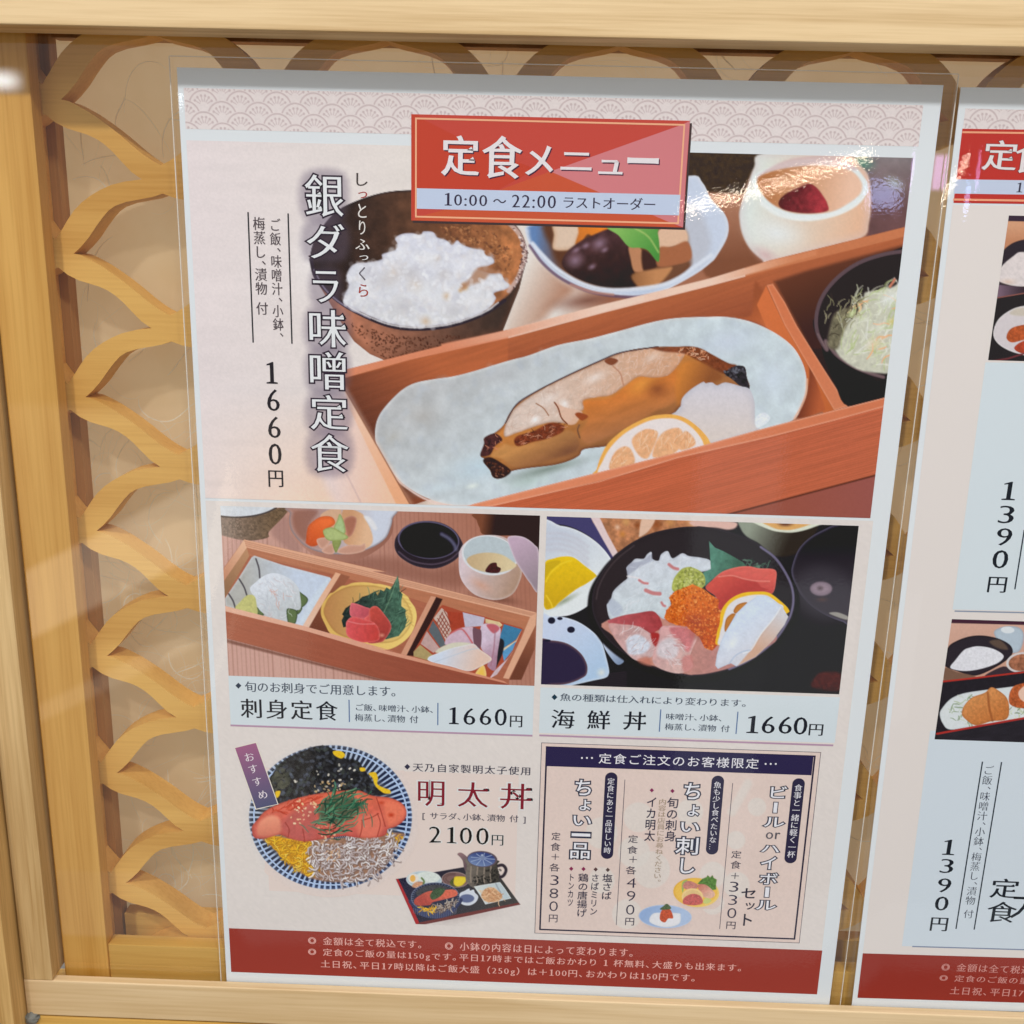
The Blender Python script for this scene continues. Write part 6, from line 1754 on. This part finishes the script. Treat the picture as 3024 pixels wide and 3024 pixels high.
def pill(t_, x0, y0, x1, y1, wd, body, tl, br):
    a_, b_ = np.array(U(*t_.p(x0, y0))), np.array(U(*t_.p(x1, y1)))
    r_ = wd / 2
    xm = (a_[0] + b_[0]) / 2
    P_ = [(xm + r_ * math.cos(math.radians(q)), a_[1] - r_ + r_ * math.sin(math.radians(q))) for q in range(0, 181, 12)]
    P_ += [(xm + r_ * math.cos(math.radians(q)), b_[1] + r_ + r_ * math.sin(math.radians(q))) for q in range(180, 361, 12)]
    o = link_mesh('pill_label', [(x, -3.2 * LV, z) for x, z in P_], [list(range(len(P_)))], ink((46, 42, 68)), box_)
    text('pill_lettering', body, tl, br, (220, 218, 224), o, 3.8, vertical=True)


PW = .0057
pill(tV, 868, 388, 824, 1375, PW, '定食にあと一品ほしい時', tV.p(828, 450), tV.p(862, 1315))
pill(tW, 613, 348, 555, 1248, PW, '魚も少し食べたいな…', tW.p(574, 415), tW.p(593, 1190))
pill(tW, 1533, 378, 1452, 1348, PW, '食事と一緒に軽く一杯', tW.p(1494, 445), tW.p(1495, 1285))
OW, OD = (226, 226, 232), (48, 50, 70)
for ch, t_, x0, y0, x1, y1 in (('ち', tV, 466, 470, 634, 652), ('ょ', tV, 512, 698, 630, 824), ('い', tV, 440, 880, 637, 998), ('一', tV, 418, 1080, 630, 1122), ('品', tV, 408, 1190, 620, 1377),
                               ('ち', tV, 1711, 508, 1877, 697), ('ょ', tV, 1750, 758, 1864, 887), ('い', tV, 1670, 956, 1870, 1072), ('刺', tV, 1613, 1123, 1854, 1327), ('し', tV, 1668, 1368, 1812, 1544),
                               ('ビ', tW, 1230, 466, 1397, 607), ('ル', tW, 1148, 820, 1370, 937), ('ハ', tW, 1116, 1140, 1314, 1224), ('イ', tW, 1118, 1270, 1272, 1417), ('ボ', tW, 1100, 1455, 1292, 1592), ('ル', tW, 1058, 1770, 1275, 1882)):
    text('extra_lettering', ch, t_.p(x0, y0), t_.p(x1, y1), OW, box_, 3.6, style='g', off=.010, grow=.062, gcol=OD)
for t_, x0, y0, x1, y1 in ((tW, 1250, 645, 1298, 780), (tW, 1152, 1612, 1205, 1742)):
    rect('extra_lettering', t_.p(x0, y0), t_.p(x1, y1), OD, box_, 3.4)
    rect('extra_lettering', t_.p(x0 + 9, y0 + 9), t_.p(x1 - 9, y1 - 9), OW, box_, 3.7)
text('extra_lettering', 'or', tW.p(1168, 992), tW.p(1325, 1075), (96, 92, 100), box_, 3.6, style='m')
for ch, x0, y0, x1, y1 in (('セ', 890, 625, 1043, 745), ('ッ', 935, 790, 1033, 875), ('ト', 915, 920, 1000, 1058)):
    text('extra_lettering', ch, tY.p(x0, y0), tY.p(x1, y1), (52, 48, 62), box_, 3.6, style='g', off=.014)
DN = (56, 50, 70)
for L_ in ((('定', tV, 190, 1070, 288, 1165), ('食', tV, 178, 1188, 288, 1285), ('＋', tV, 190, 1315, 272, 1388), ('各', tV, 165, 1425, 280, 1520), ('3', tV, 178, 1560, 268, 1675), ('8', tV, 168, 1710, 262, 1825), ('0', tO, 165, 852, 258, 968), ('円', tO, 160, 1005, 255, 1095)),
           (('定', tV, 1065, 1100, 1170, 1195), ('食', tV, 1055, 1225, 1168, 1318), ('＋', tV, 1078, 1345, 1160, 1418), ('各', tV, 1038, 1455, 1153, 1552), ('4', tV, 1050, 1590, 1147, 1705), ('9', tV, 1050, 1740, 1140, 1858), ('0', tO, 1042, 892, 1130, 1008), ('円', tO, 1032, 1042, 1128, 1130)),
           (('定', tY, 775, 198, 882, 288), ('食', tY, 765, 312, 877, 408), ('＋', tY, 772, 450, 855, 522), ('3', tY, 755, 552, 847, 670), ('3', tY, 742, 703, 833, 820), ('0', tY, 730, 852, 823, 970), ('円', tY, 718, 1008, 815, 1095))):
    for ch, t_, x0, y0, x1, y1 in L_:
        text('price_lettering', ch, t_.p(x0, y0), t_.p(x1, y1), DN, box_, 3.4, style='g', off=.003)
for t_, x, y, col in ((tV, 413, 1487, (136, 44, 84)), (tV, 553, 1490, (136, 44, 84)), (tV, 692, 1495, (92, 66, 66)), (tV, 830, 1500, (92, 74, 70)), (tV, 1332, 592, (136, 52, 92)), (tV, 1568, 600, (130, 40, 84))):
    diamond(t_, x, y, 25, col, box_, 3.4)
for body, a_, b_ in (('トンカツ', tO.p(385, 540), tO.p(432, 908)), ('鶏の唐揚げ', tO.p(495, 535), tO.p(588, 1035)), ('さばミリン', tO.p(648, 543), tO.p(710, 1010)), ('塩さば', tO.p(770, 540), tO.p(870, 835)), ('イカ明太', tV.p(1275, 670), tV.p(1365, 1175)), ('旬の刺身', tV.p(1510, 672), tV.p(1603, 1178))):
    text('item_lettering', body, a_, b_, (50, 46, 68), box_, 3.4, vertical=True, style='g')
text('item_lettering', '内容は店員にお尋ねください。', tV.p(1412, 690), tV.p(1436, 1635), (166, 146, 124), box_, 3.4, vertical=True, style='m')
line('divider_rule', tV.p(1022, 470), tO.p(930, 1125), .0003, (96, 86, 96), box_, 3.2)
line('divider_rule', tW.p(782, 433), tY.p(642, 1092), .0003, (96, 86, 96), box_, 3.2)

# two small plates
c = Cv(tY.p(90, 460), tY.p(640, 870), 1.5, PK)
k0 = c.rgb.copy()
c.glow(*tY.p(400, 740), 78, 44, (196, 166, 150), .9, 3)
c.fill(tY(ell(370, 676, 262, 166, 4, 36)), gr(tY.p(200, 560), (224, 172, 62), tY.p(500, 800), (240, 200, 110)), 2.5)
c.fill(tY(ell(370, 668, 240, 148, 4, 36)), (234, 186, 76), 3)
c.fill(tY([(385, 575), (440, 520), (490, 500), (500, 480), (530, 505), (555, 478), (570, 510), (605, 530), (595, 590), (600, 640), (560, 650), (480, 600)]), (84, 124, 56), 2.5, sm=False, nz=(.3, 4))
c.fill(tY([(205, 600), (220, 550), (270, 535), (240, 600), (215, 680)]), (150, 176, 96), 3)
c.fill(tY([(215, 610), (240, 560), (300, 545), (390, 590), (360, 640), (260, 640)]), (196, 128, 116), 3, nz=(.15, 4))
c.fill(tY([(385, 605), (430, 580), (500, 600), (585, 690), (540, 742), (450, 722)]), gr(tY.p(420, 590), (196, 120, 104), tY.p(520, 710), (220, 176, 156)), 3, nz=(.08, 4))
c.fill(tY(ell(328, 725, 122, 96, 0, 24)), (238, 202, 140), 2.5)
c.fill(tY(ell(328, 728, 104, 80, 0, 24)), (222, 190, 130), 3)
c.fill(tY([(218, 795), (235, 735), (320, 692), (400, 705), (440, 750), (440, 800), (360, 822), (260, 815)]), (192, 92, 88), 3, nz=(.18, 4))
c.fill(tY([(450, 795), (478, 738), (545, 762), (505, 802)]), (196, 200, 120), 3)
c.keep = np.abs(c.rgb - k0).sum(-1) > 3
o = c.done('yellow_plate_picture', box_, 3.2)
c = Cv(tO.p(1150, 870), tO.p(1830, 1220), 1.5, PK)
k0 = c.rgb.copy()
c.glow(*tO.p(1500, 1100), 88, 34, (178, 160, 164), .9, 0)
c.fill(tO(ell(1485, 1028, 302, 132, 2, 36)), gr(tO.p(1300, 930), (146, 172, 212), tO.p(1600, 1130), (172, 192, 222)), 2.5, rim=(4, (190, 206, 230), .7))
c.fill(tO([(1345, 995), (1480, 985), (1640, 990), (1662, 1020), (1640, 1115), (1480, 1150), (1310, 1092)]), (226, 226, 230), 3, rim=(6, (206, 208, 214), .6))
c.fill(tO([(1425, 1060), (1440, 965), (1500, 925), (1550, 960), (1575, 1045), (1520, 1050), (1480, 1095)]), (192, 82, 50), 3, nz=(.2, 3))
c.fill(tO([(1425, 945), (1470, 905), (1500, 880), (1530, 900), (1552, 935), (1500, 950)]), (80, 98, 66), 3, nz=(.3, 3))
c.keep = np.abs(c.rgb - k0).sum(-1) > 3
o = c.done('blue_plate_picture', box_, 3.2)

# ---------------------------------------------------------------- red foot band
RB, RT = (152, 58, 48), (228, 172, 162)
band = rect('foot_band', (676.1, 2740.7), (2412.6, 2936.0), RB, menu, 2)
text('foot_lettering', '◎ 金額は全て税込です。', tZ.p(82, 178), tZ.p(1005, 278), RT, band, 2.6, pitch=1.08)
text('foot_lettering', '◎ 小鉢の内容は日によって変わります。', tZ.p(1198, 220), tO.p(1112, 1490), RT, band, 2.6, pitch=1.08)
text('foot_lettering', '◎ 定食のご飯の量は150gです。平日17時まではご飯おかわり 1 杯無料、大盛りも出来ます。', tZ.p(82, 272), tY.p(878, 1592), RT, band, 2.6, pitch=1.08)
text('foot_lettering', '土日祝、平日17時以降はご飯大盛（250g）は＋100円、おかわりは150円です。', tZ.p(185, 370), tY.p(350, 1708), RT, band, 2.6, pitch=1.08)

# ================================================================== second menu, cut by the right edge of the view
m2 = empty('menu_sheet', (0.452, 0.0, -0.4112), 'second laminated menu sheet, cut off by the right edge, beside the fish menu', 'menu', 'laminated set meal menus')
TL2, BL2 = U(2580 + 1660 / 6.44, 200 + 370 / 6.44), U(2300 + 1390 / 6.44, 2965)
sk = (BL2[0] - TL2[0]) / (BL2[1] - TL2[1])


def sheared(o):
    """the second sheet hangs a hair out of plumb: turn its pieces about its top left corner"""
    return o


th = math.atan(sk)
W2 = 0.2958
cs_, sn_ = math.cos(th), math.sin(th)


def quad2(name, x0, x1, z0, z1, y0, y1, mat, bev=0):
    """box given in the second sheet's own frame (origin = its top left corner)"""
    P_ = []
    for y in (y1, y0):
        for x, z in ((x0, z0), (x1, z0), (x1, z1), (x0, z1)):
            P_.append((TL2[0] + x * cs_ + z * sn_, y, TL2[1] - x * sn_ + z * cs_))
    return link_mesh(name, P_, [[0, 1, 2, 3], [7, 6, 5, 4], [0, 4, 5, 1], [1, 5, 6, 2], [2, 6, 7, 3], [3, 7, 4, 0]], mat, m2)


quad2('paper', 0, W2, -0.4184, 0, 0.0004, 0.0, ink(WHITE))
f2 = film_sheet('laminate_film', -0.0026, W2 + .003, -0.4180, 0.0036, m2)
for v in f2.data.vertices:
    p = np.array(v.co) + np.array(m2.location)
    x, z = p[0], p[2]
    v.co = (TL2[0] + x * cs_ + z * sn_ - m2.location[0], p[1] - m2.location[1], TL2[1] - x * sn_ + z * cs_ - m2.location[2])


def p2(px, py):
    x, z = U(px, py)
    dx, dz = x - TL2[0], z - TL2[1]
    return dx * cs_ - dz * sn_, dx * sn_ + dz * cs_


def rect2(name, tl, wh, col, parent, lv):
    """flat rectangle on the second sheet: top left photo pixel + (x, z) of the opposite corner in sheet metres or a pixel"""
    x0, z1 = p2(*tl)
    x1, z0 = wh
    P_ = [(TL2[0] + x * cs_ + z * sn_, -lv * LV, TL2[1] - x * sn_ + z * cs_) for x, z in ((x0, z0), (x1, z0), (x1, z1), (x0, z1))]
    return link_mesh(name, P_, [[0, 1, 2, 3]], ink(col), parent)


RX = W2 - .005
hp2 = Cv((2580 + 1745 / 6.44, 200 + 775 / 6.44), (3500, 430), 2.2)
seigaiha(hp2, 0.01445, 0.0056, -0.0064, 0.00395, 0.0075 + .3030)
hp2.x1 = hp2.x1
hp2.done('header_pattern', m2, 1)
rect2('cream_ground', tR2.p(150, 40) if False else ta.p(205, 840), (RX, p2(*tc6.p(1012, 1528))[1]), (221, 213, 208), m2, 1)
b2 = rect2('title_banner', ta.p(266, 350), (.21, p2(*ta.p(203, 828))[1]), (186, 52, 44), m2, 2)
x0_, z_ = p2(*ta.p(266, 364))
rect2('banner_line', ta.p(266, 366), (.21, z_ - .0008), (236, 160, 124), b2, 2.6)
rect2('banner_line', ta.p(206, 800), (.21, p2(*ta.p(206, 813))[1]), (236, 160, 124), b2, 2.6)
rect2('hours_strip', ta.p(222, 676), (.2, p2(*ta.p(210, 768))[1]), (190, 200, 220), b2, 2.6)
for ch, a_, b_ in (('定', (412, 422), (606, 622)), ('食', (620, 424), (822, 640))):
    text('title_lettering', ch, ta.p(*a_), ta.p(*b_), (222, 214, 214), b2, 3.4, off=.014, grow=.012, gcol=(90, 40, 50))
text('hours_lettering', '10:00', ta.p(622, 697), ta.p(830, 765), (60, 56, 74), b2, 3.2)
# upper picture
c = Cv(tR2.p(566, -8), tR2.p(980, 940), 2.0, (60, 40, 44))
pp = tR2
c.fill(pp([(450, 25), (1000, 40), (1000, 420), (450, 480)]), gr(pp.p(560, 60), (206, 152, 118), pp.p(560, 160), (190, 130, 96)), 3, sm=False)
c.fill(pp([(400, -40), (1000, -40), (1000, 34), (400, 26)]), (56, 40, 56), 3, sm=False)
c.fill(pp([(480, 330), (520, 230), (600, 165), (720, 140), (800, 150), (800, 480), (600, 470), (500, 440)]), (44, 36, 44), 3)
c.fill(pp([(490, 400), (520, 320), (600, 250), (640, 228), (720, 240), (800, 300), (760, 430), (640, 450), (540, 432)]), (216, 206, 204), 4, nz=(.06, 8))
c.glow(*pp.p(560, 420), 40, 16, (220, 180, 150), .5)
c.fill(pp([(400, 440), (560, 445), (800, 470), (800, 520), (480, 525), (400, 530)]), gr(pp.p(500, 480), (120, 96, 112), pp.p(660, 480), (56, 42, 50)), 4)
c.fill(pp([(400, 535), (480, 522), (800, 470), (800, 940), (400, 940)]), (36, 32, 34), 4, sm=False)
c.stroke(pp([(400, 548), (480, 525), (800, 470)]), 3, (150, 90, 80), 2, False)
c.fill(pp([(466, 740), (500, 660), (580, 600), (664, 575), (800, 570), (800, 900), (640, 886), (540, 850), (480, 800)]), (206, 198, 200), 3, rim=(6, (222, 218, 218), .7))
c.fill(pp([(570, 625), (620, 590), (700, 590), (720, 630), (640, 640)]), (196, 186, 172), 8)
c.fill(pp([(550, 780), (570, 730), (620, 705), (700, 700), (760, 760), (640, 800), (580, 810)]), (176, 84, 44), 3, nz=(.25, 6))
c.fill(pp([(600, 850), (640, 810), (720, 790), (780, 840), (660, 880)]), (166, 64, 40), 3, nz=(.25, 6))
c.stroke(pp([(430, 936), (560, 915), (700, 870)]), 5, (110, 50, 54), 3, False)
c.done('cutlet_plate_picture', m2, 2)
# white text panel, its rule, price and bar
pn = rect2('caption_panel', tc5.p(1712, 135), (RX, p2(*tc5.p(1536, 1545))[1]), PANEL, m2, 1.6)
rect2('caption_rule', tc5.p(1536, 1550), (RX, p2(*tc5.p(1536, 1558))[1]), (140, 150, 166), pn, 2)
for ch, x0, y0, x1, y1 in (('1', 1818, 815, 1878, 922), ('3', 1795, 952, 1868, 1055), ('9', 1782, 1080, 1855, 1182), ('0', 1760, 1205, 1833, 1312), ('円', 1732, 1358, 1825, 1450)):
    text('price_lettering', ch, tc5.p(x0, y0), tc5.p(x1, y1), (26, 34, 42), pn, 2.4)
line('side_rule', tc5.p(1922, 1090), tc5.p(1890, 1430), .0006, (40, 50, 62), pn, 2.4)
# lower picture
c = Cv(tQ.p(408, 105), tQ.p(1010, 905), 1.9, (40, 34, 42))
pp = tQ
c.fill(pp([(380, 80), (1100, 100), (1100, 148), (380, 130)]), (66, 36, 52), 2.5, sm=False)
c.fill(pp([(380, 130), (1100, 148), (1100, 460), (340, 500)]), gr(pp.p(400, 160), (206, 164, 146), pp.p(400, 480), (196, 150, 130)), 2.5, sm=False)
c.fill(pp([(680, 200), (720, 160), (790, 150), (850, 165), (872, 210), (860, 280), (830, 320), (760, 310)]), (176, 190, 202), 3, rim=(8, (140, 152, 166), .6))
c.fill(pp(ell(768, 175, 44, 22, 3, 16)), (214, 220, 224), 3)
c.fill(pp([(360, 400), (382, 290), (440, 245), (530, 215), (620, 212), (720, 235), (790, 280), (792, 340), (700, 410), (560, 470), (440, 440)]), (44, 38, 46), 3, rim=(8, (30, 26, 32), .7))
c.fill(pp([(650, 250), (720, 240), (770, 300), (700, 290)]), (104, 84, 70), 8, al=.8)
c.fill(pp([(365, 420), (440, 445), (560, 475), (480, 490), (360, 500)]), (120, 90, 74), 5)
c.fill(pp([(398, 412), (430, 370), (480, 310), (520, 290), (580, 280), (660, 292), (720, 320), (742, 350), (700, 390), (600, 425), (500, 440), (420, 430)]), (218, 218, 224), 3, nz=(.06, 5))
c.fill(pp([(620, 470), (740, 410), (800, 440), (880, 440), (880, 455), (700, 470)]), (58, 46, 54), 4)
c.fill(pp(ell(860, 385, 102, 66, -6, 22)), (206, 200, 200), 2.5)
c.fill(pp(ell(862, 385, 88, 54, -6, 22)), (160, 104, 78), 3, nz=(.3, 8))
c.fill(pp([(340, 510), (870, 440), (1100, 410), (1100, 900), (300, 900)]), (36, 33, 40), 3, sm=False, nz=(.1, 9))
c.stroke(pp([(350, 508), (600, 480), (1000, 432)]), 5, (176, 50, 42), 2, False)
c.fill(pp([(330, 720), (345, 680), (400, 620), (480, 585), (600, 565), (800, 540), (1100, 500), (1100, 760), (560, 800), (400, 818), (350, 780)]), (212, 218, 220), 3, rim=(7, (190, 196, 200), .5))
c.strands(pp([(420, 640), (560, 600), (560, 780), (430, 760)]), 40, 141, 22, 4, [(176, 190, 160), (130, 150, 120), (200, 208, 196)], .8)
c.strands(pp([(760, 660), (870, 650), (870, 740), (770, 750)]), 40, 143, 18, 4, [(190, 200, 170), (120, 136, 104), (216, 220, 206)], .85)
c.fill(pp([(472, 710), (490, 660), (540, 610), (620, 580), (660, 545), (700, 560), (760, 610), (778, 680), (760, 750), (660, 765), (560, 790), (490, 745)]), gr(pp.p(540, 620), (206, 140, 84), pp.p(620, 770), (190, 116, 62)), 3, nz=(.12, 5), rim=(7, (170, 100, 52), .6))
c.stroke(pp([(640, 580), (650, 680), (670, 760)]), 6, (150, 84, 46), 4, al=.8)
c.fill(pp([(775, 620), (790, 560), (840, 525), (1000, 510), (1000, 680), (860, 680), (790, 660)]), (176, 90, 50), 3, nz=(.3, 6))
c.fill(pp([(840, 570), (900, 530), (900, 640), (850, 620)]), (226, 190, 170), 4)
c.fill(pp([(310, 850), (870, 745), (1100, 705), (1100, 920), (300, 920)]), (40, 37, 44), 3, sm=False, nz=(.16, 8, -10, 4))
c.stroke(pp([(312, 845), (600, 792), (1000, 722)]), 6, (170, 48, 44), 2, False)
c.done('fried_fish_picture', m2, 2)
pn = rect2('caption_panel', tb.p(312, -60), (RX, p2(*tb.p(238, 832))[1]), (204, 214, 222), m2, 1.6)
rect2('caption_rule', tb.p(238, 830), (RX, p2(*tb.p(238, 835))[1]), (130, 142, 164), pn, 2)
line('side_rule', tb.p(520, 68), tb.p(426, 760), .0006, (40, 50, 62), pn, 2.4)
line('side_rule', tb.p(600, 70), tb.p(500, 763), .0006, (40, 50, 62), pn, 2.4)


def vtext2(name, body, top, bot, wpx, col, parent, lv):
    """vertical line on the slightly turned second sheet: centre of its top and bottom in photo pixels"""
    a_, b_ = np.array(U(*top)), np.array(U(*bot))
    v, f = compose(body, True, 'm')
    lo, hi = v.min(0), v.max(0)
    s_ = (a_[1] - b_[1]) / (hi[1] - lo[1])
    w_ = wpx / (hi[0] - lo[0])
    t_ = (hi[1] - v[:, 1]) / (hi[1] - lo[1])
    x = a_[0] + (b_[0] - a_[0]) * t_ + (v[:, 0] - (lo[0] + hi[0]) / 2) * w_
    z = b_[1] + (v[:, 1] - lo[1]) * s_
    return link_mesh(name, np.c_[x, np.full(len(v), -lv * LV), z], f, ink(col), parent)


vtext2('side_dish_lettering', 'ご飯、味噌汁、小鉢、梅蒸し、漬物 付', tb.p(556, 85), tb.p(468, 715), .0046, (60, 66, 80), pn, 2.4)
for ch, x0, y0, x1, y1 in (('1', 370, 390, 410, 455), ('3', 358, 470, 404, 530), ('9', 347, 550, 394, 610), ('0', 336, 625, 383, 685), ('円', 317, 712, 380, 770)):
    text('price_lettering', ch, tb.p(x0, y0), tb.p(x1, y1), (26, 34, 42), pn, 2.4)
for ch, x0, y0, x1, y1 in (('定', 568, 550, 672, 635), ('食', 553, 645, 662, 735), ('大', 662, 585, 770, 720)):
    text('dish_name_lettering', ch, tb.p(x0, y0), tb.p(x1, y1), (26, 34, 42), pn, 2.4)
bd2 = rect2('foot_band', tc6.p(1012, 1528), (RX, p2(*tc6.p(988, 1782))[1]), (146, 50, 40), m2, 2)
ox, oz = np.array(U(*tc6.p(1465, 1582))) - np.array(U(*tZ.p(82, 178)))
for body, a_, b_ in (('◎ 金額は全て税込です。', tZ.p(82, 178), tZ.p(1005, 278)), ('◎ 定食のご飯の量は150gです。平日17時まではご飯おかわり 1 杯無料、', tZ.p(82, 272), tO.p(1300, 1620)), ('土日祝、平日17時以降はご飯大盛（250g）は＋100円、', tZ.p(185, 370), tO.p(540, 1740))):
    (x0, z1), (x1, z0) = U(*a_), U(*b_)
    text('foot_lettering', body, None, None, (206, 142, 134), bd2, 2.6, pitch=1.08, planebox=(x0 + ox, z1 + oz, x1 + ox, z0 + oz))

bpy.data.objects.remove(_to)
bpy.data.curves.remove(_tc)
